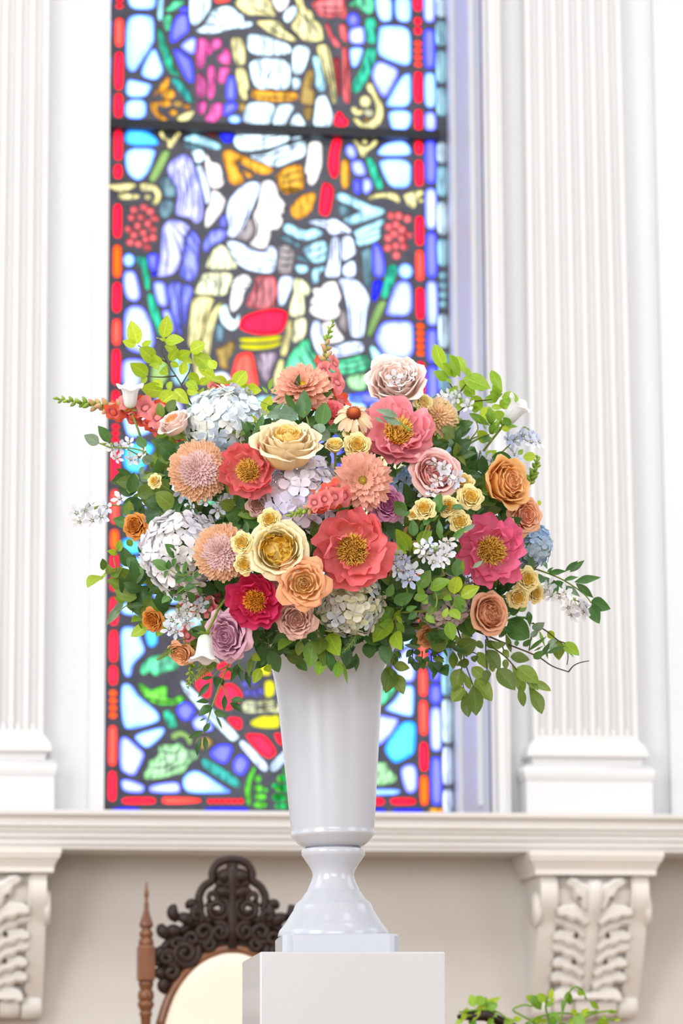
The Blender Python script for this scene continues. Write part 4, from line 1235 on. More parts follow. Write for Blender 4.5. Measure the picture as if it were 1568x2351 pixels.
def leaf_mat(name, c1, c2, trans=.3, rough=.42):
    m, t, out = nt(name)
    uv = N(t, 'ShaderNodeUVMap'); uv.uv_map = 'UVMap'; sp = N(t, 'ShaderNodeSeparateXYZ'); t.links.new(uv.outputs[0], sp.inputs[0])
    oi = N(t, 'ShaderNodeObjectInfo'); r = N(t, 'ShaderNodeValToRGB')
    e = r.color_ramp.elements; e[0].color = (*c1, 1); e[1].color = (*c2, 1)
    t.links.new(oi.outputs['Random'], r.inputs[0])
    # pale midrib and side veins
    a = N(t, 'ShaderNodeMath', operation='SUBTRACT'); t.links.new(sp.outputs['Y'], a.inputs[0]); a.inputs[1].default_value = .5
    b = N(t, 'ShaderNodeMath', operation='ABSOLUTE'); t.links.new(a.outputs[0], b.inputs[0])
    mr = N(t, 'ShaderNodeMapRange'); mr.inputs['From Max'].default_value = .05; mr.inputs['To Min'].default_value = 1.35; mr.inputs['To Max'].default_value = 1.0
    t.links.new(b.outputs[0], mr.inputs['Value'])
    no = N(t, 'ShaderNodeTexNoise'); no.inputs['Scale'].default_value = 9; t.links.new(uv.outputs[0], no.inputs['Vector'])
    mr2 = N(t, 'ShaderNodeMapRange'); mr2.inputs['To Min'].default_value = .72; mr2.inputs['To Max'].default_value = 1.25; t.links.new(no.outputs['Fac'], mr2.inputs['Value'])
    mu = N(t, 'ShaderNodeMath', operation='MULTIPLY'); t.links.new(mr.outputs[0], mu.inputs[0]); t.links.new(mr2.outputs[0], mu.inputs[1])
    hs = N(t, 'ShaderNodeHueSaturation'); t.links.new(r.outputs[0], hs.inputs['Color']); t.links.new(mu.outputs[0], hs.inputs['Value'])
    p = N(t, 'ShaderNodeBsdfPrincipled'); p.inputs['Roughness'].default_value = rough; p.inputs['Specular IOR Level'].default_value = .4
    t.links.new(hs.outputs[0], p.inputs['Base Color'])
    tl = N(t, 'ShaderNodeBsdfTranslucent'); hs2 = N(t, 'ShaderNodeHueSaturation'); hs2.inputs['Value'].default_value = 1.5; hs2.inputs['Hue'].default_value = .485
    t.links.new(hs.outputs[0], hs2.inputs['Color']); t.links.new(hs2.outputs[0], tl.inputs[0])
    mx = N(t, 'ShaderNodeMixShader'); mx.inputs[0].default_value = trans
    t.links.new(p.outputs[0], mx.inputs[1]); t.links.new(tl.outputs[0], mx.inputs[2]); t.links.new(mx.outputs[0], out.inputs[0])
    return m
h = hexc
F = {}
def fm(key, name, a, b, c, **k): F[key] = petal_mat(name, h(a), h(b), h(c), **k)
fm('coral', 'coral_peony_petal', 'F8A868', 'FA9490', 'F87E84', pos=.38)
fm('coral2', 'bright_coral_peony_petal', 'F8A070', 'F98C8C', 'F8848A', pos=.38)
fm('pinkp', 'pink_peony_petal', 'FBE4E2', 'F590A2', 'FAACB4', pos=.35)
fm('hotp', 'hot_pink_peony_petal', 'FEF0F2', 'F27EA0', 'F0709A', pos=.4)
fm('crim', 'crimson_peony_petal', 'DC3060', 'E02C58', 'E84C80', pos=.4)
fm('cream', 'cream_rose_petal', 'F3B678', 'FBDDA6', 'FBEBCB', pos=.5)
fm('creamin', 'golden_rose_heart', 'F4B840', 'F8CC5C', 'FBE6A4', pos=.5)
fm('yel', 'yellow_garden_rose_petal', 'F2C850', 'FAE39A', 'FBF0CC', pos=.5)
fm('yelin', 'amber_rose_heart', 'DC9C14', 'F8C63C', 'FCE68C', pos=.55)
fm('peach', 'peach_rose_petal', 'F3A04E', 'FAC07C', 'F8B890', pos=.5)
fm('peachin', 'peach_rose_heart', 'C08038', 'E8AC5C', 'FAD6A0', pos=.5)
fm('dusty', 'dusty_pink_rose_petal', 'B87F70', 'DDA898', 'E8C0B4', pos=.5)
fm('mauve', 'mauve_rose_petal', 'B87098', 'DAA0BC', 'E6BACC', pos=.5)
fm('blush', 'blush_rose_petal', 'F9B890', 'FDDCCC', 'FEEBE4', pos=.45)
fm('pinkr', 'pink_garden_rose_petal', 'F08890', 'F8B4B0', 'FCD4CE', pos=.5)
fm('pinkin', 'deep_pink_rose_heart', 'EE6C78', 'F69C98', 'FAC0B8', pos=.5)
fm('orange', 'apricot_rose_petal', 'E8782C', 'F4A452', 'F8C888', pos=.5)
fm('coralr', 'coral_rose_petal', 'E48458', 'F4A67C', 'F9C4A0', pos=.5)
fm('terra', 'terracotta_rose_petal', 'D88058', 'F0AA84', 'F4BE9C', pos=.5)
fm('magen', 'magenta_lavender_rose_petal', 'B84C90', 'DC80B8', 'E4A4CC', pos=.5)
fm('burnt', 'burnt_orange_rose_petal', 'A84E0C', 'D8822C', 'E09848', pos=.5)
fm('spray', 'yellow_spray_rose_petal', 'F8C83C', 'FCE080', 'FCEEB4', pos=.5)
fm('sprayin', 'golden_spray_rose_heart', 'F2AE28', 'FACE48', 'FBE690', pos=.5)
fm('zin', 'peach_zinnia_petal', 'E8A060', 'F2B090', 'F3B8A2', pos=.4)
fm('zin2', 'pink_peach_zinnia_petal', 'F3D690', 'F0B498', 'EEB4A4', pos=.35)
fm('cone', 'pale_peach_coneflower_petal', 'F6C088', 'FBDCB4', 'FBE0C4', pos=.4)
fm('chr', 'peach_chrysanthemum_petal', 'EAA078', 'F6BE98', 'FBD4B0', pos=.5, trans=.38)
fm('chrp', 'pink_chrysanthemum_petal', 'F4C4C2', 'FAD8D6', 'FCE4E0', pos=.5, trans=.38)
fm('chra', 'apricot_chrysanthemum_petal', 'F0B070', 'F8D2A0', 'FCE2BC', pos=.5, trans=.38)
fm('snap', 'coral_snapdragon_petal', 'E06478', 'EA6A6A', 'F0602E', pos=.6)
fm('snapp', 'pink_snapdragon_petal', 'EFB0A0', 'EC8088', 'F0908A', pos=.6)
fm('snapb', 'snapdragon_bud_skin', '9AA84A', 'C8B878', 'E89890', pos=.5)
fm('bell', 'white_bellflower_petal', 'E4EAD8', 'F4F5F4', 'FAFAFC', pos=.4, trans=.4, var=.03)
F['stam'] = petal_mat('golden_stamen', h('FFA01C'), h('FFB634'), h('FFD870'), trans=.15)
F['stamd'] = petal_mat('amber_stamen', h('D07414'), h('EC9420'), h('F8B040'), trans=.15)
F['zc'] = petal_mat('zinnia_disc', h('8A5A10'), h('D8A020'), h('F8D838'), trans=.1)
F['zcd'] = petal_mat('dark_zinnia_disc', h('3A2408'), h('6A5010'), h('D8B840'), trans=.1)
F['conec'] = petal_mat('brown_coneflower_disc', h('3A1808'), h('8A2C10'), h('C8702C'), trans=.05)
F['hyd_wb'] = multi_mat('white_blue_hydrangea', [h('F4F6F0'), h('E4EEF6'), h('CEE0F2'), h('FAFAF4'), h('ECF2E8')])
F['hyd_w'] = multi_mat('white_hydrangea', [h('FAF8FA'), h('F4F2F8'), h('FCFBFB'), h('ECEAF6'), h('F8F6F5')])
F['hyd_l'] = multi_mat('white_lavender_hydrangea', [h('F8F6FA'), h('ECE6F8'), h('FBF8FB'), h('F2E2F0'), h('DCDAF4')])
F['hyd_g'] = multi_mat('green_cream_hydrangea', [h('E8E8CC'), h('D6DCB4'), h('ECEADC'), h('C4D2E4'), h('E2E0C2')])
F['hyd_b'] = multi_mat('blue_hydrangea', [h('A8C4E4'), h('8FB2E0'), h('C4D8EA'), h('B4D0E2'), h('D4E0D8')])
F['hyd_d'] = multi_mat('dusky_lavender_hydrangea', [h('D8CCD2'), h('C4B8C8'), h('E0D4D4'), h('CFC4D2')])
F['del_w'] = multi_mat('white_delphinium', [h('F0F2F8'), h('E2E8F6'), h('F8F8FA'), h('D4DEF4')])
F['del_b'] = multi_mat('pale_blue_delphinium', [h('C4D0EE'), h('B0C0E8'), h('D8E0F2'), h('E8ECF4')])
F['eye'] = petal_mat('floret_eye', h('8A9A50'), h('C8CCA0'), h('E8E8D0'))
L = {}
L['lime'] = leaf_mat('yellow_green_leaf', h('8CAA24'), h('B4CC36'), .42)
L['light'] = leaf_mat('light_green_leaf', h('76A024'), h('9CBE3A'), .38)
L['mid'] = leaf_mat('mid_green_leaf', h('5A8628'), h('7CA63A'), .3)
L['olive'] = leaf_mat('olive_green_leaf', h('566E2C'), h('7C963C'), .3)
L['dark'] = leaf_mat('dark_green_leaf', h('3C6430'), h('54803C'), .22)
L['grey'] = leaf_mat('grey_green_leaf', h('6E8A70'), h('8CA488'), .25)
L['deep'] = leaf_mat('deep_green_leaf', h('2E5026'), h('446A32'), .2)
L['stem'] = plain('green_stem', h('7C9038'), .5, .3, .1)
L['stemd'] = plain('brown_green_stem', h('4E4426'), .6, .3, .1)
L['calyx'] = leaf_mat('green_calyx', h('7C9A34'), h('9CB848'), .2)

RN = random.Random(11)
MESH = {}
def interp(tab, u):
    for (a, x), (b, y) in zip(tab, tab[1:]):
        if u <= b:
            t = (u - a) / (b - a); t = t * t * (3 - 2 * t) * .5 + t * .5
            return x + (y - x) * t
    return tab[-1][1]
def grid(nu, nv, fn, name):
    m = MB()
    for i in range(nu + 1):
        for j in range(nv + 1):
            u = i / nu; v = j / nv * 2 - 1
            m.v(fn(u, v), (u, (v + 1) / 2))
    for i in range(nu):
        for j in range(nv):
            a = i * (nv + 1) + j
            m.F.append([a, a + nv + 1, a + nv + 2, a + 1])
    return m.me(name)
def shell(rt, zt, A, seed=0, ruf=.03, tuck=.05, trim=.16, notch=0.0, nu=7, nv=8, base=.5, lean=0.0, scal=0.0):
    """a petal that wraps round the flower's axis; rt/zt are radius and height against u"""
    q = random.Random(seed); f1, f2 = q.uniform(0, 6), q.uniform(0, 6); k1 = q.uniform(2.2, 3.6)
    def fn(u, v):
        ue = u * (1 - trim * abs(v) ** 2.6 - notch * math.exp(-(v / .18) ** 2) * u - scal * u * (.5 + .5 * math.sin(9.5 * v + f1)))
        w = base + (1 - base) * math.sin(PI / 2 * min(1, u / .62))
        al = v * A * w + lean * u
        r = interp(rt, ue) + tuck * v * u
        z = interp(zt, ue)
        g = u * u * u
        r += ruf * g * math.sin(k1 * v * 2 + f1) + ruf * .5 * g * math.sin(9 * v + f2)
        z += ruf * .8 * g * math.sin(k1 * v * 1.7 + f2)
        return (r * math.cos(al), r * math.sin(al), z)
    return grid(nu, nv, fn, 'petal')
def ray_petal(Ln, W, p0, p1, cup=.12, tipw=.5, seed=0, nu=6, nv=4, notch=.0, z0=0.0, r0=0.0):
    """a strap or spoon petal that leaves the centre at pitch p0 and bends to p1 (degrees)"""
    q = random.Random(seed); f = q.uniform(0, 6)
    P = []; x, z = r0, z0
    for i in range(nu + 1):
        P.append((x, z)); a = math.radians(p0 + (p1 - p0) * i / nu); x += Ln / nu * math.cos(a); z += Ln / nu * math.sin(a)
    def fn(u, v):
        i = min(nu, int(round(u * nu))); x, z = P[i]
        w = W * (.30 + .70 * math.sin(PI / 2 * min(1, u / tipw))) * (1 if u < .8 else math.sqrt(max(0, 1 - ((u - .8) / .215) ** 2)) * .85 + .12)
        a = math.radians(p0 + (p1 - p0) * u) + PI / 2
        c = cup * W * (v * v - .3) + .012 * math.sin(v * 7 + f) * u
        ex = -notch * math.exp(-(v / .3) ** 2) * u ** 6
        return (x + math.cos(a) * c + ex, v * w, z + math.sin(a) * c)
    return grid(nu, nv, fn, 'petal')

def cached(key, fn):
    if key not in MESH: MESH[key] = fn()
    return MESH[key]

# ---------------------------------------------------------------- placing
DX, DY, DA, DB, DC = 750, 1190, 560, 430, .31
def dome(px, py):
    t = 1 - ((px - DX) / DA) ** 2 - ((py - DY) / DB) ** 2
    return DC * math.sqrt(max(0.0, t))
MOUTH = U(755, 1500, Y_V); INNER = U(757, 1600, Y_V)
def pos(px, py, d): return U(px, py, Y_V - d)
def cdir(f):   # camera-frame direction (right, up, towards the viewer) to world
    return (RGT * f[0] + UPV * f[1] - FWD * f[2]).normalized()
def dome_face(px, py, d, k=.75):
    f = Vector(((px - DX) / DA * 1.15, -(py - DY) / DB * 1.0 + .12, .35 + 1.1 * (d / DC) ))
    f.normalize()
    return tuple(f * k + Vector((0, 0, 1)) * (1 - k))
def frame(p, z, s, spin=0.0):
    z = Vector(z).normalized()
    x = Vector((0, 0, 1)).cross(z)
    if x.length < .05: x = Vector((1, 0, 0))
    x.normalize(); y = z.cross(x)
    Mx = Matrix(((x.x, y.x, z.x, p.x), (x.y, y.y, z.y, p.y), (x.z, y.z, z.z, p.z), (0, 0, 0, 1)))
    return Mx @ Matrix.Rotation(spin, 4, 'Z') @ Matrix.Scale(s, 4)
def add_stem(root, Mx, start, tdir, r=.0024, mat=None, end=None):
    """stem from the flower down into the urn"""
    inv = Mx.inverted(); s = Mx.to_scale().x
    e = end or (INNER + Vector((RN.uniform(-.05, .05), RN.uniform(-.05, .05), RN.uniform(-.02, .04))))
    mid = MOUTH + Vector((RN.uniform(-.06, .06), RN.uniform(-.06, .06), RN.uniform(0, .02)))
    ctrl = start + tdir * -.09
    pts = spline([start, ctrl * .75 + mid * .25, mid, e], 4)
    m = MB().tube([inv @ p for p in pts], r / s, 5)
    return obj('stem', m.me('stem'), mat or L['stem'], root)
def make(name, label, cat, group, px, py, rpx, d=None, face=None, lift=0.0, spin=None, k=.75):
    if d is None: d = dome(px, py)
    d += lift
    f = face or dome_face(px, py, d, k)
    fw = cdir(f)
    p = pos(px, py, d)
    s = rpx * 1.12 / ppm(Y_V - d, px, py)
    Mx = frame(p, fw, s, RN.uniform(0, 6.28) if spin is None else spin)
    # the photograph's place is the bloom's middle: the base lies a little behind it
    Mx = Matrix.Translation(-fw * s * .35) @ Mx
    root = empty(name, Mx)
    tag(root, label, cat, group)
    add_stem(root, Mx, Mx.translation.copy(), fw)
    return root

# ---------------------------------------------------------------- flowers (unit radius, axis +Z)
def put(root, name, me, mat, az, z=0.0, s=1.0, tilt=0.0, r=0.0):
    o = obj(name, me, mat, root, (r * math.cos(az), r * math.sin(az), z), (0, tilt, az) if tilt else (0, 0, az), s)
    return o
def calyx(root, z=-.12, r=.18, n=5, ln=.5, mat=None):
    me = cached('sepal', lambda: ray_petal(1, .22, -60, 30, .1, .35))
    for k in range(n):
        put(root, 'sepal', me, mat or L['calyx'], k * 2 * PI / n, z, ln)
    me = cached('hip', lambda: MB().lathe([(.02, -.22), (.12, -.2), (.17, -.1), (.15, 0)], 10).me('calyx'))
    obj('calyx', me, mat or L['calyx'], root, (0, 0, z + .06))

def rose(label, px, py, r, mo, mi=None, group='garden roses', cat='rose', name='garden_rose', open_=1.0, cup=.25, tall=False, **kw):
    root = make(name, label, cat, group, px, py, r, **kw)
    mi = mi or mo
    q = RN
    layers = [  # n, r table, z table, half angle
        (3, [(0, .02), (.5, .07), (1, .03)], [(0, .46), (1, .63)], 1.5, mi),
        (3, [(0, .05), (.5, .13), (.9, .11), (1, .12)], [(0, .46), (1, .66)], 1.3, mi),
        (4, [(0, .08), (.5, .22), (.9, .20), (1, .22)], [(0, .44), (1, .66)], 1.02, mi),
        (4, [(0, .10), (.5, .32), (.9, .31), (1, .34)], [(0, .40), (1, .65)], 1.0, mi),
        (5, [(0, .10), (.45, .42), (.85, .43), (1, .48)], [(0, .30), (.88, .62), (1, .61)], .86, mo),
        (5, [(0, .12), (.45, .52), (.85, .57), (1, .66)], [(0, .16), (.86, .55), (.95, .56), (1, .53)], .84, mo),
        (5, [(0, .12), (.4, .56), (.8, .69), (1, .84)], [(0, -.06), (.8, .44), (.93, .46), (1, .40)], .82, mo),
        (5, [(0, .12), (.4, .58), (.8, .80), (1, 1.0)], [(0, -.10), (.75, .30), (.92, .30), (1, .18)], .80, mo),
    ]
    if tall:
        layers[5:] = [(5, [(0, .12), (.45, .52), (.85, .56), (1, .60)], [(0, -.05), (.88, .58), (1, .60)], .90, mo),
                      (5, [(0, .12), (.35, .60), (.8, .68), (1, .76)], [(0, -.26), (.35, -.06), (.85, .50), (.95, .53), (1, .51)], .92, mo),
                      (5, [(0, .12), (.3, .62), (.75, .80), (.92, .92), (1, 1.0)], [(0, -.36), (.3, -.18), (.8, .34), (.93, .38), (1, .32)], .86, mo)]
        cup = 0
    for li, (n, rt, zt, A, mat) in enumerate(layers):
        off = li * 0.9 + q.uniform(-.3, .3)
        for k in range(n):
            var = (k + li) % 2
            me = cached(('rose', li, var, tall and li > 4), lambda: shell(rt, zt, A, li * 7 + var, .012 + .007 * li, .03 if li < 5 else .06, .10 + .028 * li, nu=6 + (li > 3), nv=8))
            o = put(root, 'petal', me, F[mat], off + k * 2 * PI / n + q.uniform(-.12, .12))
            if li >= 5:
                w = 1 - cup * (.10 if li == 5 else .20 if li == 6 else .27)
                o.scale = (q.uniform(.95, 1.05) * w * (open_ if li == 7 else 1), q.uniform(.95, 1.05) * w * (open_ if li == 7 else 1), q.uniform(.88, 1.1) * (1 + cup * (.08 if li == 5 else .35 if li == 6 else .9)))
            o.location.z = q.uniform(-.02, .02)
    heart = cached('heart', lambda: MB().lathe([(.10, -.05), (.30, .10), (.40, .30), (.38, .42), (.25, .47), (.01, .49)], 16).me('heart'))
    obj('heart', heart, F[mi], root)
    calyx(root)
    return root
def cabbage(label, px, py, r, mo, mi, group='garden roses', name='garden_rose', **kw):
    """old garden rose: a deep cup of many folded inner petals"""
    root = make(name, label, 'rose', group, px, py, r, **kw)
    q = RN
    obj('heart', cached('heart2', lambda: MB().lathe([(.10, -.05), (.34, .08), (.48, .22), (.44, .30), (.25, .33), (.01, .34)], 16).me('heart')), F[mi], root)
    for k in range(22):
        var = k % 4
        rr = .10 + .30 * math.sqrt(q.random())
        me = cached(('fold', var), lambda: shell([(0, .02), (.5, .15 + .03 * var), (1, .12 + .05 * var)], [(0, .24), (1, .46 + .05 * (var % 2))], 1.0, 50 + var, .05, .05, .1, .12, 5, 6))
        a = q.uniform(0, 6.28)
        o = obj('petal', me, F[mi], root, (rr * .8 * math.cos(a), rr * .8 * math.sin(a), q.uniform(-.04, .06)), (q.uniform(-.2, .2), q.uniform(-.2, .2), q.uniform(0, 6.28)))
    for li, (n, rt, zt, A, mat) in enumerate([
            (7, [(0, .10), (.5, .46), (1, .42)], [(0, 0), (1, .60)], .70, mi),
            (6, [(0, .12), (.5, .56), (.9, .56), (1, .60)], [(0, -.02), (1, .60)], .74, mo),
            (6, [(0, .12), (.4, .62), (.85, .72), (1, .80)], [(0, -.06), (.85, .54), (1, .53)], .76, mo),
            (5, [(0, .12), (.4, .64), (.8, .84), (1, 1.0)], [(0, -.10), (.8, .40), (1, .30)], .82, mo)]):
        off = q.uniform(0, 6)
        for k in range(n):
            var = k % 2
            me = cached(('cab', li, var), lambda: shell(rt, zt, A, 80 + li * 5 + var, .022, .05, .16, nu=7, nv=8))
            put(root, 'petal', me, F[mat], off + k * 2 * PI / n + q.uniform(-.1, .1), q.uniform(-.02, .03))
    calyx(root)
    return root
def stamens(seed=3, n=400, r0=.36, h=(.20, .42)):
    q = random.Random(seed); m = MB()
    for i in range(n):
        a = q.uniform(0, 6.283); rr = r0 * math.sqrt(q.random()); hh = q.uniform(*h) * (1 - .25 * rr / r0) + .12
        b = Vector((rr * .7 * math.cos(a), rr * .7 * math.sin(a), .06)); t = Vector((rr * 1.2 * math.cos(a) + q.uniform(-.05, .05), rr * 1.2 * math.sin(a) + q.uniform(-.05, .05), hh))
        w = Vector((-math.sin(a), math.cos(a), 0)) * .010; w2 = Vector((math.cos(a), math.sin(a), 0)) * .010
        i0 = [m.v(b + w, (0, 0)), m.v(b - w, (0, 1)), m.v(b + w2, (0, .5))]
        mid = b.lerp(t, .62)
        i2 = [m.v(mid + w * 1.9, (.7, 0)), m.v(mid - w * 1.9, (.7, 1)), m.v(mid + w2 * 1.9, (.7, .5))]
        tip = m.v(t, (1, .5))
        for k in range(3): m.F.append([i0[k], i0[(k + 1) % 3], i2[(k + 1) % 3], i2[k]])
        for k in range(3): m.F.append([i2[k], i2[(k + 1) % 3], tip])
    m.lathe([(r0 * .85, 0), (r0 * .8, .10), (r0 * .4, .16), (.01, .17)], 12)
    return m.me('stamens')
def peony(label, px, py, r, mat, st='stam', flat=0.0, **kw):
    root = make('peony', label, 'peony', 'open peonies in the arrangement', px, py, r * .92, **kw)
    q = RN
    wd = .80 if flat > .3 else 1.0
    Ls = [(7, [(0, .12), (.4, .64), (.8, .97), (1, 1.04)], [(0, -.20), (.4, -.06), (.8, .20), (1, .40)], .56 * wd),
          (7, [(0, .12), (.4, .58), (.8, .84), (1, .86)], [(0, -.14), (.4, .06), (.8, .38), (1, .58)], .56 * wd),
          (6, [(0, .12), (.4, .52), (.8, .68), (1, .62)], [(0, -.06), (.4, .16), (.8, .46), (1, .64)], .54),
          (6, [(0, .16), (.4, .42), (.8, .52), (1, .45)], [(0, .0), (.4, .20), (.8, .44), (1, .56)], .34)]
    for li, (n, rt, zt, A) in enumerate(Ls):
        off = q.uniform(0, 6)
        for k in range(n):
            var = k % 3
            if li == 3 and q.random() < .4: continue
            if li == 2 and q.random() < .15: continue
            me = cached(('peony', li, var, wd), lambda: shell(rt, zt, A, 120 + li * 9 + var, .05, .05, .34, .05 if var else .12, nu=9, nv=12, base=.28, scal=.05))
            o = put(root, 'petal', me, F[mat], off + k * 2 * PI / n + q.uniform(-.2, .2))
            o.rotation_euler = (q.uniform(-.14, .14), q.uniform(-.18, .18), o.rotation_euler.z)
            o.scale = (q.uniform(.90, 1.05), q.uniform(.90, 1.05), q.uniform(.85, 1.2) * (1 - flat))
    o = obj('stamens', cached('stamens', stamens), F[st], root); o['kind'] = 'stuff'
    calyx(root, -.16)
    return root
def disc(root, mat, r=.26, n=70, hgt=.16, key='disc'):
    def mk():
        q = random.Random(5); m = MB()
        m.lathe([(r, 0), (r * .9, hgt * .6), (r * .5, hgt), (.01, hgt * 1.05)], 14)
        for i in range(n):
            a = i * 2.39996; rr = r * math.sqrt((i + .5) / n); z = hgt * math.sqrt(max(0, 1 - (rr / r) ** 2 * .8))
            b = Vector((rr * math.cos(a), rr * math.sin(a), z)); up = Vector((math.cos(a) * .5, math.sin(a) * .5, 1)).normalized()
            e1 = up.orthogonal().normalized() * .022; e2 = up.cross(e1)
            c = [m.v(b + e1, (.3, 0)), m.v(b + e2, (.3, .3)), m.v(b - e1, (.3, .6)), m.v(b - e2, (.3, .9))]
            t = m.v(b + up * .07, (1, .5))
            for k in range(4): m.F.append([c[k], c[(k + 1) % 4], t])
        return m.me('disc_florets')
    o = obj('disc_florets', cached(key, mk), mat, root, (0, 0, .02)); o['kind'] = 'stuff'
def zinnia(label, px, py, r, mat, dmat, layers=6, **kw):
    root = make('zinnia', label, 'zinnia', 'zinnias in the arrangement', px, py, r, **kw)
    q = RN
    spec = [(17, 1.0, .165, -12, 2, 0), (16, .93, .16, 4, 14, .05), (15, .80, .15, 16, 24, .09), (13, .64, .135, 28, 34, .12), (11, .48, .12, 40, 44, .14), (9, .36, .10, 52, 56, .15)][:layers]
    for li, (n, ln, w, p0, p1, z) in enumerate(spec):
        off = q.uniform(0, 6)
        for k in range(n):
            var = k % 3
            me = cached(('zin', li, var), lambda: ray_petal(ln, w, p0, p1 + 6 * (var - 1), .25, .75, 200 + li * 3 + var, 5, 4, .06, 0, .02))
            o = put(root, 'petal', me, F[mat], off + k * 2 * PI / n + q.uniform(-.06, .06), z, q.uniform(.93, 1.04), q.uniform(-.08, .08))
    disc(root, dmat, .22, 60, .24)
    calyx(root, -.1, ln=.4)
    return root
def chrysanth(label, px, py, r, m1, m2, N_=280, **kw):
    root = make('chrysanthemum', label, 'chrysanthemum', 'chrysanthemums in the arrangement', px, py, r, **kw)
    q = RN
    obj('heart', cached('chrheart', lambda: MB().lathe([(.05, -.12), (.45, -.05), (.62, .06), (.52, .26), (.25, .42), (.01, .46)], 18).me('heart')), F[m2], root)
    for i in range(N_):
        t = math.sqrt((i + .5) / N_); az = i * 2.39996
        band = min(9, int(t * 10)); tb = (band + .5) / 10
        p0 = 72 - 56 * tb; p1 = p0 - 14 - 16 * tb
        me = cached(('chr', band), lambda: ray_petal(.22 + .32 * tb, .046 + .034 * tb, p0, p1, .9, .5, 300 + band, 5, 2))
        put(root, 'petal', me, F[m2 if t < .62 else m1], az, .46 - .50 * t * t, q.uniform(.9, 1.12), q.uniform(-.10, .10), .02 + .54 * t)
    calyx(root, -.15)
    return root
def floret4():
    m = MB(); c = m.v((0, 0, .0), (0, .5))
    for k in range(4):
        a = k * PI / 2; ca, sa = math.cos(a), math.sin(a)
        ring = []
        for (x, y, z, u) in ((.22, -.20, .03, .3), (.62, -.46, .05, .7), (.98, -.26, .11, 1), (1.04, .06, .13, 1), (.92, .32, .10, 1), (.58, .46, .05, .7), (.22, .20, .03, .3)):
            z += .05 * math.sin(k * 2 + y * 5)
            ring.append(m.v((x * ca - y * sa, x * sa + y * ca, z), (u, .5 + y)))
        mid = m.v((.6 * ca, .6 * sa, -.01), (.6, .5))
        seq = [c] + ring
        for i in range(len(seq)):
            m.F.append([seq[i], seq[(i + 1) % len(seq)], mid])
    return m.me('floret')
def hydrangea(label, px, py, r, mat, n=78, low=-.35, **kw):
    root = make('hydrangea', label, 'hydrangea', 'hydrangea heads in the arrangement', px, py, r, **kw)
    q = RN
    me = cached('floret4', floret4)
    eye = cached('eye', lambda: MB().lathe([(.001, -.5), (.7, -.3), (1, .1), (.6, .6), (.001, .8)], 6).me('eye'))
    core = cached('hydcore', lambda: MB().lathe([(.05, -.5), (.35, -.4), (.55, -.1), (.58, .2), (.45, .5), (.2, .66), (.01, .7)], 14).me('flower_cluster_core'))
    obj('flower_cluster_core', core, L['olive'], root)
    for i in range(n):
        t = (i + .5) / n; ct = 1 - t * (1 - low); st = math.sqrt(max(0, 1 - ct * ct)); az = i * 2.39996 + q.uniform(-.2, .2)
        d = Vector((st * math.cos(az), st * math.sin(az), ct)); rr = q.uniform(.78, .92)
        f = (d + Vector((q.uniform(-.35, .35), q.uniform(-.35, .35), q.uniform(-.3, .3)))).normalized()
        Q = f.to_track_quat('Z', 'Y') @ Quaternion((0, 0, 1), q.uniform(0, 1.57))
        o = obj('floret', me, F[mat], root, d * rr, None, q.uniform(.23, .29)); o.rotation_mode = 'QUATERNION'; o.rotation_quaternion = Q
        e = obj('eye', eye, F['eye'], o, (0, 0, .02), None, .06)
    return root
# ---------------------------------------------------------------- spikes, sprays, bells
def world_pts(pts):
    return [pos(p[0], p[1], p[2]) for p in pts]
def along(P, t):
    n = len(P) - 1; x = t * n; i = min(n - 1, int(x)); return P[i].lerp(P[i + 1], x - i), (P[i + 1] - P[i]).normalized()
def orient(o, z, spin, p, s):
    Q = Vector(z).to_track_quat('Z', 'Y') @ Quaternion((0, 0, 1), spin)
    o.rotation_mode = 'QUATERNION'; o.rotation_quaternion = Q; o.location = p; o.scale = (s, s, s) if not hasattr(s, '__len__') else s
    return o
def root_at(name, label, cat, group, p):
    o = empty(name, loc=p); tag(o, label, cat, group); return o
def stem_of(root, P, r0=.003, r1=.0012, mat=None, name='stem', tail=True):
    """stem drawn through world points; with tail it goes on into the urn"""
    pts = list(P)
    if tail:
        b = pts[0]
        mid = MOUTH + Vector((RN.uniform(-.05, .05), RN.uniform(-.05, .05), .01))
        pts = spline([INNER + Vector((RN.uniform(-.05, .05), RN.uniform(-.05, .05), 0)), mid, b.lerp(mid, .5) + Vector((0, 0, .02)), b], 4)[:-1] + pts
    loc = root.location
    m = MB().tube([p - loc for p in pts], [r0 + (r1 - r0) * i / (len(pts) - 1) for i in range(len(pts))], 5)
    return obj(name, m.me(name), mat or L['stem'], root)
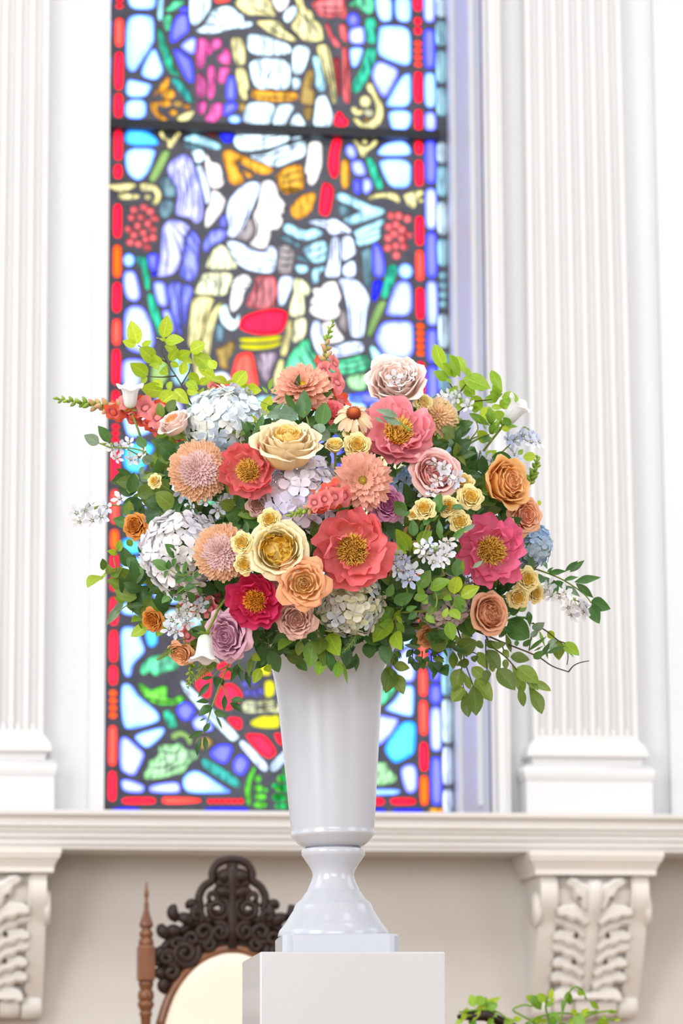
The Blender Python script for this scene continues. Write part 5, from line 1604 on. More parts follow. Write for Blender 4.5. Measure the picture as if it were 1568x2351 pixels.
def snap_floret():
    """two-lipped flower: a pouch, ruffled upper and lower lips round a raised palate; one connected surface"""
    m = MB(); n = 20; rings = []
    tube = ((0, .10), (.12, .20), (.35, .27), (.55, .27), (.68, .30))
    for i, (z, r) in enumerate(tube):
        rings.append([m.v((r * math.cos(2 * PI * k / n), r * math.sin(2 * PI * k / n), z), (.05 + .6 * z, k / n)) for k in range(n)])
    def lip(f, u):
        out = []
        for k in range(n):
            a = 2 * PI * k / n
            up = max(0, math.sin(a)); dn = max(0, -math.sin(a))
            r = .30 + f * (.34 + .18 * abs(math.sin(a)) + .13 * math.cos(a * 5 + .6))
            z = .68 + f * (.30 * up - .16 * dn - .05 + .13 * math.sin(a * 5))
            out.append(m.v((r * math.cos(a), r * math.sin(a), z), (u, k / n)))
        return out
    rings.append(lip(.55, .8)); rings.append(lip(1.0, 1.0))
    for a, b in zip(rings, rings[1:]):
        for k in range(n): m.F.append([a[k], a[(k + 1) % n], b[(k + 1) % n], b[k]])
    m.F.append(rings[0][::-1])
    inner = [m.v((.14 * math.cos(2 * PI * k / n), .12 * math.sin(2 * PI * k / n) - .06, .74), (.95, k / n)) for k in range(n)]
    a = rings[4]
    for k in range(n): m.F.append([a[k], a[(k + 1) % n], inner[(k + 1) % n], inner[k]])
    m.F.append(inner)
    return m.me('floret')
def bud_mesh():
    return MB().lathe([(.02, 0), (.20, .08), (.28, .30), (.26, .58), (.16, .84), (.03, .98)], 9).me('bud')
def leaf_mesh(kind, var=0):
    q = random.Random(hash(kind) % 1000 + var) if False else random.Random(len(kind) * 31 + ord(kind[0]) + var * 17)
    W = {'ovate': .31, 'lance': .165, 'spoon': .225, 'round': .40, 'thin': .085, 'slim': .12}[kind]
    nu, nv = 9, 4
    bend = (.16, -.12, .05)[var % 3]; tw = (.3, -.35, .1)[var % 3]
    def wid(u):
        if kind == 'spoon': return math.sin(PI * u ** 1.35) ** .8 * (1 - .1 * u)
        if kind == 'ovate': return math.sin(PI * u ** .8) ** .85
        if kind == 'round': return math.sin(PI * u ** .85) ** .65
        return math.sin(PI * u ** .85) ** 1.15
    def fn(u, v):
        w = W * wid(u) + .004
        a = tw * u
        y = v * w; z = .25 * abs(v) * w + bend * math.sin(PI * u) * .6 - .10 * u * u * (1 if var % 2 else -.6) + .012 * math.sin(u * 14 + var) * v
        return (u, y * math.cos(a) - z * math.sin(a) * .5, z * math.cos(a) + y * math.sin(a))
    return grid(nu, nv, fn, 'leaf')
def leaf(root, b, t, kind, mat, roll=None, name='leaf'):
    """a leaf from point b to point t (world), blade turned towards the viewer with some play"""
    var = RN.randrange(3)
    me = cached(('leaf', kind, var), lambda: leaf_mesh(kind, var))
    x = t - b; ln = x.length; x.normalize()
    n = -FWD + RGT * RN.uniform(-.45, .45) + UPV * RN.uniform(-.1, .7)
    if roll: n = n + x.cross(n) * roll
    z = (n - x * n.dot(x)).normalized(); y = z.cross(x)
    loc = root.location
    Mx = Matrix(((x.x, y.x, z.x, b.x - loc.x), (x.y, y.y, z.y, b.y - loc.y), (x.z, y.z, z.z, b.z - loc.z), (0, 0, 0, 1))) @ Matrix.Diagonal((ln, ln, ln, 1))
    o = obj(name, me, mat, root); o.matrix_local = Mx
    return o
def branch(name, label, group, blk, stems, leaves, d, mat, kind='ovate', cat='foliage', stem_mat=None, tail=True, r0=.0022):
    """blk: (ox, oy, scale) of the zoom the coordinates were read in; stems: polylines; leaves: (bx,by,tx,ty[,kind])"""
    ox, oy, s = blk
    P = lambda x, y, dd: pos(ox + x / s, oy + y / s, dd)
    D = d if callable(d) else (lambda x, y: d)
    root = root_at(name, label, cat, group, P(stems[0][0], stems[0][1], D(ox + stems[0][0] / s, oy + stems[0][1] / s)))
    for i, st in enumerate(stems):
        pts = [P(st[k], st[k + 1], D(ox + st[k] / s, oy + st[k + 1] / s)) for k in range(0, len(st), 2)]
        pts = spline(pts, 4) if len(pts) > 2 else [pts[0], pts[0].lerp(pts[1], .5) + Vector((0, 0, .001)), pts[1]]
        stem_of(root, pts, r0 if i == 0 else r0 * .6, r0 * .45 if i == 0 else r0 * .35, stem_mat or L['stem'], 'stem' if i == 0 else 'twig', tail and i == 0)
    for lf in leaves:
        kd = lf[4] if len(lf) > 4 else kind
        jd = RN.uniform(-.012, .012)
        d0 = D(ox + lf[0] / s, oy + lf[1] / s)
        b = P(lf[0], lf[1], d0); t = P(lf[2], lf[3], d0 + jd + RN.uniform(-.006, .02))
        leaf(root, b, t, kd, mat if not (len(lf) > 5) else L[lf[5]])
    return root
def snapdragon(label, pts, n_open, n_bud, size, mat='snap', mat2='snapp', tip=.5, openr=(.0, .5), budr=(.45, .97), leafy=True, green=False):
    P = spline(world_pts(pts), 6)
    root = root_at('snapdragon', label, 'snapdragon', 'snapdragon spikes in the arrangement', P[0])
    loc = root.location
    stem_of(root, P, .0034, .0014)
    me = cached('snapf', snap_floret); bm = cached('bud', bud_mesh); sm = cached('sepal', lambda: ray_petal(1, .22, -60, 30, .1, .35))
    S = size / ppm(Y_V - pts[0][2])
    for i in range(n_open):
        t = openr[0] + (openr[1] - openr[0]) * (i + .5) / n_open
        p, tg = along(P, t)
        a = i * 2.2 + .4
        e1 = tg.orthogonal().normalized(); e2 = tg.cross(e1)
        d = (e1 * math.cos(a) + e2 * math.sin(a) + tg * .35 - FWD * .55).normalized()
        sc = S * (1.0 - .45 * t)
        o = obj('floret', me, F[mat if i % 3 else mat2], root); orient(o, d, RN.uniform(-.3, .3), p - loc + d * .002, sc)
        c = obj('calyx', bm, L['calyx'], root); orient(c, d, 0, p - loc, (sc * .55, sc * .55, sc * .35))
    for i in range(n_bud):
        t = budr[0] + (budr[1] - budr[0]) * (i + .5) / n_bud
        p, tg = along(P, t)
        a = i * 2.4
        e1 = tg.orthogonal().normalized(); e2 = tg.cross(e1)
        d = (e1 * math.cos(a) + e2 * math.sin(a) + tg * .8).normalized()
        f = (i + .5) / n_bud
        sc = S * (.72 - .45 * f)
        o = obj('bud', bm, (F['snapb'] if f < .45 and not green else L['calyx']), root); orient(o, d, 0, p - loc, sc)
    return root
def del_floret():
    m = MB(); c = m.v((0, 0, 0), (0, .5))
    n = 5; allr = []
    for k in range(n):
        a = 2 * PI * k / n; ca, sa = math.cos(a), math.sin(a)
        r = []
        for (x, y, z, u) in ((.25, -.14, .06, .3), (.70, -.30, .18, .7), (1.0, -.10, .30, 1), (1.02, .10, .32, 1), (.70, .30, .18, .7), (.25, .14, .06, .3)):
            r.append(m.v((x * ca - y * sa, x * sa + y * ca, z), (u, .5 + y)))
        mid = m.v((.62 * ca, .62 * sa, .10), (.6, .5)); seq = [c] + r
        for i in range(len(seq)): m.F.append([seq[i], seq[(i + 1) % len(seq)], mid])
    # spur behind
    ring = [m.v((.12 * math.cos(2 * PI * k / 5), .12 * math.sin(2 * PI * k / 5), -.04), (.1, 0)) for k in range(5)]
    tip = m.v((.12, .1, -.95), (0, 0))
    for k in range(5): m.F.append([ring[k], ring[(k + 1) % 5], tip]); m.F.append([ring[(k + 1) % 5], ring[k], c])
    return m.me('floret')
def delphinium(label, pts, florets, size, mat='del_w', tail=True, buds=4):
    """pts: the stem; florets: places (px,py) of single flowers, joined to the stem by pedicels"""
    P = spline(world_pts(pts), 5)
    root = root_at('delphinium_spray', label, 'delphinium', 'delphinium sprays in the arrangement', P[0]); loc = root.location
    stem_of(root, P, .0022, .0008, L['stem'], tail=tail)
    me = cached('delf', del_floret); bm = cached('bud', bud_mesh)
    dm = sum(p[2] for p in pts) / len(pts)
    S = size / ppm(Y_V - dm)
    for (x, y) in florets:
        c = pos(x, y, dm + RN.uniform(.0, .025))
        j = min(P, key=lambda q: (q - c).length)
        f = (cdir((RN.uniform(-.8, .8), RN.uniform(-.5, .5), RN.uniform(.35, 1)))).normalized()
        o = obj('floret', me, F[mat], root); orient(o, f, RN.uniform(0, 6), c - loc, S * RN.uniform(1.2, 1.55))
        e = obj('eye', cached('eye', lambda: MB().lathe([(.001, -.5), (.7, -.3), (1, .1), (.6, .6), (.001, .8)], 6).me('eye')), F['eye'], o, (0, 0, .08), None, .17)
        b = c - f * S * .5
        m = MB().tube([j - loc, (j.lerp(b, .6) + Vector((0, 0, .003))) - loc, b - loc], [.0007, .0006, .0006], 4)
        obj('pedicel', m.me('pedicel'), L['stem'], root)
    for i in range(buds):
        p, tg = along(P, .7 + .29 * i / max(1, buds - 1))
        d = (tg + RGT * RN.uniform(-.8, .8) + UPV * RN.uniform(-.8, .8)).normalized()
        o = obj('bud', bm, F[mat] if i % 2 else L['calyx'], root); orient(o, d, 0, p - loc, S * .75)
    return root
def bellflower(label, px, py, d, axis, ln, stem=None, scale_w=1.0):
    """white bell; axis = camera-frame direction from base to mouth"""
    p = pos(px, py, d); ax = cdir(axis); s = ln / ppm(Y_V - d)
    Mx = frame(p - ax * s * .5, ax, s, .4)
    root = empty('bellflower', Mx); tag(root, label, 'bellflower', 'white bellflowers in the arrangement')
    def mk():
        m = MB(); n = 30; prof = ((0, .06), (.06, .20), (.18, .28), (.45, .31), (.72, .34), (.88, .40), (.97, .50), (1.0, .58))
        rings = []
        for (z, r) in prof:
            rings.append([m.v(((r + .055 * z ** 3 * math.cos(5 * 2 * PI * k / n)) * math.cos(2 * PI * k / n), (r + .055 * z ** 3 * math.cos(5 * 2 * PI * k / n)) * math.sin(2 * PI * k / n), z + .07 * z ** 4 * math.cos(5 * 2 * PI * k / n)), (z, k / n)) for k in range(n)])
        for a, b in zip(rings, rings[1:]):
            for k in range(n): m.F.append([a[k], a[(k + 1) % n], b[(k + 1) % n], b[k]])
        m.F.append(rings[0][::-1])
        return m.me('bell')
    o = obj('bell', cached('bell', mk), F['bell'], root)
    o.modifiers.new('thickness', 'SOLIDIFY').thickness = .015
    sm = cached('sepal', lambda: ray_petal(1, .22, -60, 30, .1, .35))
    for k in range(5): put(root, 'sepal', sm, L['calyx'], k * 1.2566, .10, .42)
    m = MB().tube([(0, 0, 0), (0, 0, .25), (.01, 0, .55), (.04, .02, .72)], [.03, .02, .02, .045], 6); obj('pistil', m.me('pistil'), F['eye'], root)
    add_stem(root, Mx, Mx.translation.copy(), ax, .0022)
    return root
# ================================================================== the arrangement
# peonies
peony('coral peony with yellow stamens beside the cream rose, left of centre', 568, 1080, 66, 'coral', face=(-.10, .10, 1))
peony('large pink peony at the top, behind the drooping pale coneflower', 916, 985, 84, 'pinkp', face=(.12, .42, .9), lift=.01, flat=.15)
peony('largest coral peony, wide open at the centre of the arrangement', 810, 1262, 90, 'coral2', face=(-.05, .05, 1), lift=.02)
peony('hot pink peony with orange stamens at the right side', 1130, 1264, 82, 'hotp', face=(.10, .02, 1), lift=.02, flat=.35)
peony('dark crimson peony below the yellow garden rose', 584, 1380, 64, 'crim', 'stamd', face=(-.12, -.02, 1), lift=.02)
# roses
rose('large cream yellow rose seen from the side, upper centre', 660, 1012, 76, 'cream', 'creamin', face=(.06, .80, .55), lift=.02, tall=True)
cabbage('yellow garden rose with deep amber heart, left of the centre peony', 638, 1262, 66, 'yel', 'yelin', face=(-.02, .22, 1), lift=.03)
rose('peach rose with pointed petals in front of the dusty rose', 697, 1340, 60, 'peach', 'peachin', face=(.05, .0, 1), lift=.045, open_=1.05)
rose('dusty pink rose just above the urn rim', 680, 1422, 48, 'dusty', face=(.05, -.05, 1), lift=.01)
rose('mauve rose at the lower left, beside the hanging white bell', 522, 1460, 62, 'mauve', face=(-.45, -.05, .9), lift=.03)
rose('pale blush rose at the very top right with delphinium across it', 908, 872, 66, 'blush', face=(.0, .55, .8), tall=True)
cabbage('pink garden rose under white delphinium, right of the pink peony', 1000, 1085, 56, 'pinkr', 'pinkin', face=(.18, .30, .9))
rose('apricot rose at the right edge facing outward', 1168, 1105, 58, 'orange', 'peach', face=(.62, .22, .75), lift=.03, tall=True)
rose('coral rose at the right edge, below the apricot rose', 1205, 1184, 46, 'coralr', face=(.45, .05, .85), lift=.01)
cabbage('terracotta rose at the lower right, over trailing leaves', 1124, 1408, 48, 'terra', 'coralr', face=(.5, .12, .8), lift=.02)
rose('magenta lavender rose tucked behind the front zinnia', 890, 1158, 42, 'magen', face=(.15, .1, 1), lift=-.03)
rose('burnt orange rose half hidden at the far left', 310, 1208, 32, 'burnt', face=(-.4, .1, .9), lift=-.01)
rose('peach rose seen from its side beside the blue white hydrangea', 398, 968, 38, 'blush', 'peach', face=(-.45, .75, .45), tall=True)
rose('peach rose hanging at the lower left behind the white bell', 415, 1500, 34, 'peach', face=(-.4, -.5, .7))
rose('burnt orange rose behind lower left leaves', 350, 1424, 30, 'burnt', face=(-.5, -.2, .8), lift=-.02)
rose('dusty rose in shadow between coral peony and yellow spray rose', 592, 1160, 28, 'dusty', face=(0, 0, 1), lift=-.06)
rose('small pale yellow rose under the blush rose', 972, 925, 24, 'spray', face=(.3, .3, .9), lift=-.02)
rose('dusty pink rose in shade between peach rose and amber rose', 640, 1325, 26, 'dusty', face=(-.1, -.1, 1), lift=.0)
rose('shaded peach rose behind the delphinium right of centre', 905, 1310, 30, 'peach', face=(.1, 0, 1), lift=-.06)
rose('shaded apricot rose under the yellow spray roses', 960, 1222, 30, 'orange', face=(.1, 0, 1), lift=-.07)
rose('peach rose low behind the urn rim at the right', 985, 1462, 30, 'peach', face=(.2, -.3, .9), lift=-.10)
rose('coral rose peeping between the zinnia and the cream rose', 762, 945, 34, 'coral', 'coral2', face=(.2, .5, .8), lift=-.05)
# spray roses
def spray(label, px, py, r, **kw): return rose(label, px, py, r, 'spray', 'sprayin', 'yellow spray roses', 'rose', 'spray_rose', **kw)
spray('pale yellow spray rose below the coneflower', 820, 1022, 32, face=(.05, .25, 1))
spray('small yellow spray rose bud left of the pale one', 768, 1020, 22, face=(-.1, .7, .6), tall=True)
spray('yellow spray rose half hidden under the coneflower', 812, 992, 25, face=(.0, .5, .8), lift=-.02)
spray('yellow spray rose on top of the amber hearted rose', 619, 1193, 27, face=(0, .2, 1), lift=.03)
spray('yellow spray rose touching the pink tipped chrysanthemum', 556, 1246, 27, face=(-.2, .1, 1), lift=.035)
spray('pale yellow spray rose below it, above the crimson peony', 562, 1296, 26, face=(-.1, -.05, 1), lift=.035)
spray('largest yellow spray rose of the right hand cluster', 1080, 1142, 32, face=(.2, .3, .9), lift=.02)
spray('leftmost yellow spray rose of the right hand cluster', 974, 1168, 28, face=(-.1, .35, .9), lift=.01)
spray('yellow spray rose in the middle of the right hand cluster', 1030, 1163, 26, face=(.1, .2, 1), lift=.015)
spray('lowest yellow spray rose of the right hand cluster', 1056, 1198, 27, face=(.1, .1, 1), lift=.02)
spray('uppermost yellow spray rose of the right hand cluster', 1064, 1108, 27, face=(.1, .5, .8))
spray('upper yellow spray rose of the trio at the right edge', 1210, 1330, 30, face=(.35, .15, .9), lift=.02)
spray('lower left yellow spray rose of the trio at the right edge', 1189, 1372, 27, face=(.1, -.15, 1), lift=.02)
spray('lower right yellow spray rose of the trio at the right edge', 1229, 1362, 24, face=(.5, -.05, .9))
spray('small yellow spray rose among leaves at the far left', 355, 1105, 18, face=(-.4, .2, .9))
spray('tiny yellow spray rose bud left of the right hand cluster', 948, 1182, 14, face=(-.2, .3, .9))
# zinnias, coneflower, chrysanthemums
zinnia('peach zinnia with yellow eye at the top of the arrangement', 693, 876, 64, 'zin', F['zc'], face=(-.02, .62, .78), lift=.0)
zinnia('pink peach zinnia facing front above the centre peony', 833, 1102, 64, 'zin2', F['zcd'], layers=5, face=(.02, .08, 1), lift=.03)
def coneflower(label, px, py, r, **kw):
    root = make('coneflower', label, 'coneflower', None, px, py, r, **kw)
    for k in range(14):
        me = cached(('cone', k % 3), lambda: ray_petal(.98, .17, 0 - 6 * (k % 3), -62 - 10 * (k % 3), .35, .7, 400 + k, 6, 4, .05, 0, .12))
        put(root, 'petal', me, F['cone'], k * 2 * PI / 14 + RN.uniform(-.1, .1), .05, RN.uniform(.85, 1.05))
    disc(root, F['conec'], .34, 90, .30, 'conedisc')
    return root
coneflower('pale drooping coneflower with brown red disc, left of the pink peony', 812, 940, 46, face=(.0, .66, .75), lift=.03)
chrysanth('round peach and pink chrysanthemum left of the coral peony', 455, 1078, 60, 'chr', 'chrp', face=(.05, .12, 1), lift=.0)
chrysanth('round pink tipped chrysanthemum beside the yellow spray roses', 508, 1268, 58, 'chr', 'chrp', face=(-.12, .05, 1), lift=.02)
chrysanth('apricot chrysanthemum half hidden behind the pink peony', 1008, 952, 42, 'chra', 'chra', 170, face=(.2, .35, .9), lift=-.03)
# hydrangeas
hydrangea('white blue hydrangea at the upper left', 502, 966, 88, 'hyd_wb', 84, lift=-.05)
hydrangea('white hydrangea at the left with leaves across it', 402, 1270, 92, 'hyd_w', 88, lift=-.03)
hydrangea('white lavender hydrangea in the middle behind the snapdragon', 690, 1138, 96, 'hyd_l', 92, lift=-.06)
hydrangea('green cream hydrangea over the urn rim below the coral peony', 802, 1388, 78, 'hyd_g', 80, lift=-.03)
hydrangea('blue hydrangea at the right edge above the yellow trio', 1228, 1252, 54, 'hyd_b', 66, lift=-.03)
hydrangea('dusky lavender hydrangea in shade at the lower right', 1030, 1378, 68, 'hyd_d', 64, lift=-.07)
hydrangea('pale hydrangea deep between the centre peony and the apricot roses', 935, 1245, 60, 'hyd_d', 56, lift=-.12)
hydrangea('shaded blue hydrangea behind the spray roses', 945, 1120, 56, 'hyd_b', 56, lift=-.13)
# snapdragons
snapdragon('long snapdragon spike reaching out to the left past the window', [(428, 1020, .06), (385, 980, .05), (330, 948, .03), (255, 935, .02), (190, 925, .01), (122, 915, .0)], 15, 26, 42, openr=(.0, .58), budr=(.50, .99))
snapdragon('upright snapdragon spike at the top, right of the zinnia', [(768, 930, .08), (757, 870, .07), (748, 815, .06), (752, 775, .05), (766, 737, .04)], 7, 18, 34, 'snapp', 'snap', openr=(.0, .45), budr=(.38, .99))
snapdragon('short snapdragon lying across the middle hydrangea', [(785, 1135, .31), (745, 1150, .33), (705, 1170, .335), (658, 1186, .335)], 10, 18, 32, openr=(.0, .52), budr=(.45, .98))
snapdragon('small green snapdragon tip at the right edge', [(1212, 1120, .04), (1222, 1090, .04), (1232, 1065, .04), (1234, 1046, .03)], 0, 20, 30, budr=(.1, .98), green=True)
snapdragon('green snapdragon tip hanging at the lower left', [(448, 1450, .10), (446, 1490, .10), (440, 1530, .09), (432, 1572, .08)], 2, 22, 34, 'snapp', 'snapp', openr=(0, .15), budr=(.15, .98), green=True)
snapdragon('coral snapdragon in the upper left behind the hydrangea', [(545, 940, .10), (530, 915, .07), (505, 898, .05), (470, 895, .03)], 8, 3, 30, openr=(.1, .9), budr=(.8, .98))
snapdragon('coral snapdragon low at the left behind white delphinium', [(500, 1400, .16), (470, 1385, .15), (445, 1390, .13), (415, 1405, .11)], 9, 3, 34, openr=(.0, .9), budr=(.85, .98))
snapdragon('orange snapdragon glowing behind the upper peony and zinnia', [(800, 950, .08), (760, 935, .06), (735, 925, .05), (715, 920, .04)], 9, 2, 34, openr=(.0, .95), budr=(.9, .98))
# delphiniums
delphinium('white delphinium spray reaching out at the left edge', [(370, 1180, .06), (320, 1166, .05), (265, 1160, .04), (215, 1165, .03), (180, 1190, .02)],
           [(176, 1178), (196, 1172), (212, 1195), (232, 1186), (183, 1198), (245, 1165), (205, 1160), (276, 1145), (308, 1175), (300, 1190), (340, 1190)], 15)
delphinium('small white delphinium spray at the left under the snapdragon', [(340, 1060, .05), (300, 1035, .04), (262, 1022, .03), (235, 1018, .02)], [(258, 1032), (268, 1052), (296, 1018), (300, 1055), (318, 1050), (275, 1025), (330, 1040)], 13)
delphinium('white delphinium spray under the peach pink chrysanthemum', [(520, 1150, .2), (480, 1128, .21), (450, 1112, .2), (440, 1105, .2)], [(452, 1108), (438, 1130), (455, 1128), (470, 1150), (418, 1132), (478, 1118), (505, 1155), (525, 1150), (540, 1142), (500, 1170), (440, 1165)], 15)
delphinium('white delphinium spray lying over the pink garden rose', [(1040, 1130, .25), (1025, 1095, .27), (1010, 1072, .27), (1000, 1060, .26)], [(1000, 1066), (1018, 1075), (985, 1098), (1005, 1102), (1028, 1092), (1035, 1108), (975, 1132), (990, 1128), (1048, 1098)], 15)
delphinium('white delphinium cluster right of the centre peony', [(1020, 1320, .27), (1010, 1290, .29), (1000, 1265, .3), (990, 1250, .3)], [(968, 1258), (985, 1252), (1000, 1268), (1018, 1258), (1028, 1245), (975, 1275), (1010, 1285), (1022, 1275), (995, 1290), (1030, 1265)], 15)
delphinium('lavender white delphinium cluster beside the centre peony', [(935, 1360, .27), (930, 1330, .28), (925, 1300, .28), (922, 1280, .28)], [(905, 1292), (922, 1282), (935, 1300), (948, 1312), (925, 1322), (912, 1308), (940, 1330), (930, 1295), (898, 1282)], 16, 'del_b')
delphinium('pale blue delphinium arching high at the right edge', [(1100, 1075, .08), (1150, 1040, .06), (1185, 1005, .05), (1203, 980, .04), (1225, 998, .04)], [(1180, 1012), (1166, 1008), (1200, 1000), (1215, 1002), (1228, 1005), (1238, 1015), (1220, 1015), (1185, 1055), (1180, 1045)], 14, 'del_b')
delphinium('white delphinium spray reaching out at the lower right', [(1190, 1350, .1), (1240, 1352, .08), (1280, 1362, .07), (1320, 1378, .06), (1345, 1385, .05)], [(1250, 1358), (1266, 1368), (1285, 1372), (1296, 1362), (1305, 1395), (1330, 1390), (1345, 1392), (1338, 1405), (1312, 1412), (1258, 1345)], 15)
delphinium('white delphinium spray at the lower left beside the mauve rose', [(480, 1375, .17), (450, 1390, .17), (425, 1405, .16), (405, 1435, .15)], [(425, 1380), (462, 1388), (470, 1370), (430, 1400), (395, 1425), (412, 1412), (405, 1450), (430, 1428), (390, 1445), (452, 1402)], 15)
delphinium('white delphinium sprig hanging across the blush rose', [(880, 900, .17), (885, 880, .18), (900, 865, .185), (925, 862, .185)], [(912, 848), (925, 868), (938, 862), (905, 868), (922, 882), (888, 902), (930, 850)], 15)
delphinium('white delphinium sprig hanging beside the upper right leaves', [(985, 920, .06), (1005, 905, .05), (1030, 900, .05), (1060, 915, .05)], [(1015, 912), (1030, 908), (1048, 912), (1058, 905), (1075, 932), (1020, 935), (1040, 920)], 12)
delphinium('pale blue delphinium in the upper right among leaves', [(1060, 1100, .10), (1080, 1065, .09), (1100, 1050, .08), (1125, 1052, .07)], [(1085, 1050), (1100, 1062), (1115, 1055), (1130, 1058), (1092, 1072), (1078, 1062)], 14, 'del_b')
delphinium('pale delphinium along the top of the blue white hydrangea', [(560, 930, .14), (575, 900, .13), (560, 892, .12), (535, 890, .12)], [(530, 890), (548, 900), (572, 915), (582, 930), (640, 942), (565, 905)], 13, 'del_b')
# bellflowers
bellflower('white bellflower pointing up behind the long snapdragon', 299, 912, .055, (.02, .95, .3), 52)
bellflower('white bellflower at the upper right edge', 1178, 948, .06, (.55, .70, .25), 58)
bellflower('white bellflower hanging beside the mauve rose', 470, 1486, .27, (-.05, -.95, .25), 60)
# unopened green bells at the right
def bellbuds(label, blk, stem, buds, d):
    ox, oy, s = blk
    P = spline([pos(ox + stem[i] / s, oy + stem[i + 1] / s, d) for i in range(0, len(stem), 2)], 4)
    root = root_at('bellflower_bud_stem', label, 'bellflower', 'white bellflowers in the arrangement', P[0]); loc = root.location
    stem_of(root, P, .0034, .0016, L['stem'])
    bm = cached('bud', bud_mesh); sm = cached('sepal', lambda: ray_petal(1, .22, -60, 30, .1, .35))
    for (bx, by, tx, ty) in buds:
        b = pos(ox + bx / s, oy + by / s, d + .01); t = pos(ox + tx / s, oy + ty / s, d + .015)
        ln = (t - b).length; dr = (t - b).normalized()
        o = obj('bud', bm, L['light'], root); orient(o, dr, 0, b - loc, (ln * .75, ln * .75, ln))
        for k in range(4):
            e1 = dr.orthogonal().normalized(); e2 = dr.cross(e1); a = k * 1.57
            leaf(root, b, b + (dr + (e1 * math.cos(a) + e2 * math.sin(a)) * .55).normalized() * ln * .75, 'lance', L['mid'], name='sepal')
    return root
bellbuds('stem of green bellflower buds pointing right', (1000, 900, 5.6), (180, 800, 400, 680, 600, 570, 690, 550), [(275, 480, 260, 250), (700, 540, 830, 350), (720, 420, 690, 180), (380, 680, 430, 555), (860, 430, 830, 330)], .10)

# ---------------------------------------------------------------- foliage read leaf by leaf
Z1 = (100, 700, 3.92); Z2 = (480, 720, 3.92); Z3 = (860, 760, 3.92); Z4 = (160, 1060, 3.92); Z6 = (840, 1100, 3.92); Z7 = (1000, 1240, 3.733); Z8 = (360, 1340, 3.92); Z9 = (560, 1440, 2.58); ZA = (860, 1420, 6.03); ZB = (1000, 900, 5.6)
branch('leafy_branch', 'yellow green leafy branch rising at the upper left', 'leafy branches in the arrangement', Z1,
       [(1380, 960, 1330, 890, 1230, 700, 1110, 520), (1110, 520, 1065, 420, 1075, 330), (1110, 520, 960, 430, 850, 365), (1240, 720, 1310, 600, 1330, 500), (1190, 640, 1060, 650, 950, 645)],
       [(850, 355, 790, 140), (830, 365, 715, 325), (885, 380, 970, 320, 'round'), (1000, 500, 855, 390, 'round'), (1075, 300, 1110, 90), (1075, 330, 1025, 310, 'round'), (1090, 330, 1270, 320, 'ovate'), (1090, 370, 1200, 430, 'round'), (1130, 500, 1210, 400), (1060, 540, 990, 440),
        (1200, 480, 1330, 410), (1320, 420, 1460, 350, 'round'), (1350, 450, 1540, 560), (1400, 545, 1540, 670), (1420, 540, 1435, 600), (1140, 520, 1225, 555), (1240, 630, 1270, 500, 'ovate'), (940, 630, 785, 530), (935, 650, 880, 700, 'round'), (1080, 780, 880, 745, 'ovate'),
        (1190, 790, 1040, 920, 'round'), (1130, 690, 1150, 770, 'round'), (1175, 760, 1310, 890), (1000, 670, 1070, 740), (1310, 610, 1410, 720), (1280, 695, 1395, 770), (1410, 720, 1500, 665, 'round'), (1450, 800, 1580, 770, 'ovate'), (1420, 760, 1445, 810), (1030, 520, 950, 540), (1060, 580, 1130, 630), (1290, 770, 1400, 790), (1250, 480, 1340, 530), (990, 500, 1040, 590)],
       lambda x, y: .03, L['lime'], 'ovate', stem_mat=L['stemd'])
branch('leafy_branch', 'yellow green leaves fanning over the blue white hydrangea', 'leafy branches in the arrangement', Z2,
       [(330, 800, 270, 700, 180, 640, 40, 620)], [(180, 640, 0, 600), (230, 650, 330, 520, 'round'), (270, 660, 400, 690), (330, 670, 480, 690), (170, 600, 230, 660), (60, 500, 0, 420), (60, 600, -40, 520), (80, 680, -20, 720), (490, 920, 550, 740, 'ovate'), (430, 970, 370, 920, 'round'), (300, 720, 270, 760, 'round')],
       .06, L['lime'], 'ovate', stem_mat=L['stem'])
branch('leafy_branch', 'light green leafy branch rising at the upper right', 'leafy branches in the arrangement', Z3,
       [(720, 820, 760, 720, 720, 560, 660, 440), (745, 730, 880, 640, 1020, 620, 1110, 600, 1150, 560), (760, 560, 830, 470, 870, 420)],
       [(640, 380, 540, 110, 'spoon'), (700, 400, 600, 290, 'ovate'), (770, 420, 655, 210, 'spoon'), (840, 400, 740, 230, 'spoon'), (720, 420, 690, 330, 'ovate'), (880, 440, 800, 330, 'spoon'), (660, 440, 525, 365, 'ovate'), (700, 500, 630, 440, 'ovate'), (800, 420, 1040, 520, 'ovate'), (860, 470, 980, 540), (760, 450, 900, 580), (690, 510, 740, 590, 'round'), (800, 540, 890, 590), (870, 590, 955, 710, 'round'),
        (1150, 550, 1045, 350, 'spoon'), (1110, 600, 1055, 480, 'spoon'), (1145, 590, 1295, 615, 'round'), (1120, 600, 1030, 545, 'round'), (1100, 625, 990, 615, 'round'), (1130, 620, 1190, 700, 'round'), (1180, 620, 1240, 680, 'round'), (1050, 690, 1150, 690, 'ovate'), (740, 590, 760, 710, 'ovate'), (700, 390, 640, 300, 'round'), (1000, 130 + 600, 1080, 800, 'round'), (940, 690, 880, 720, 'round')],
       .05, L['light'], 'ovate', stem_mat=L['stemd'])
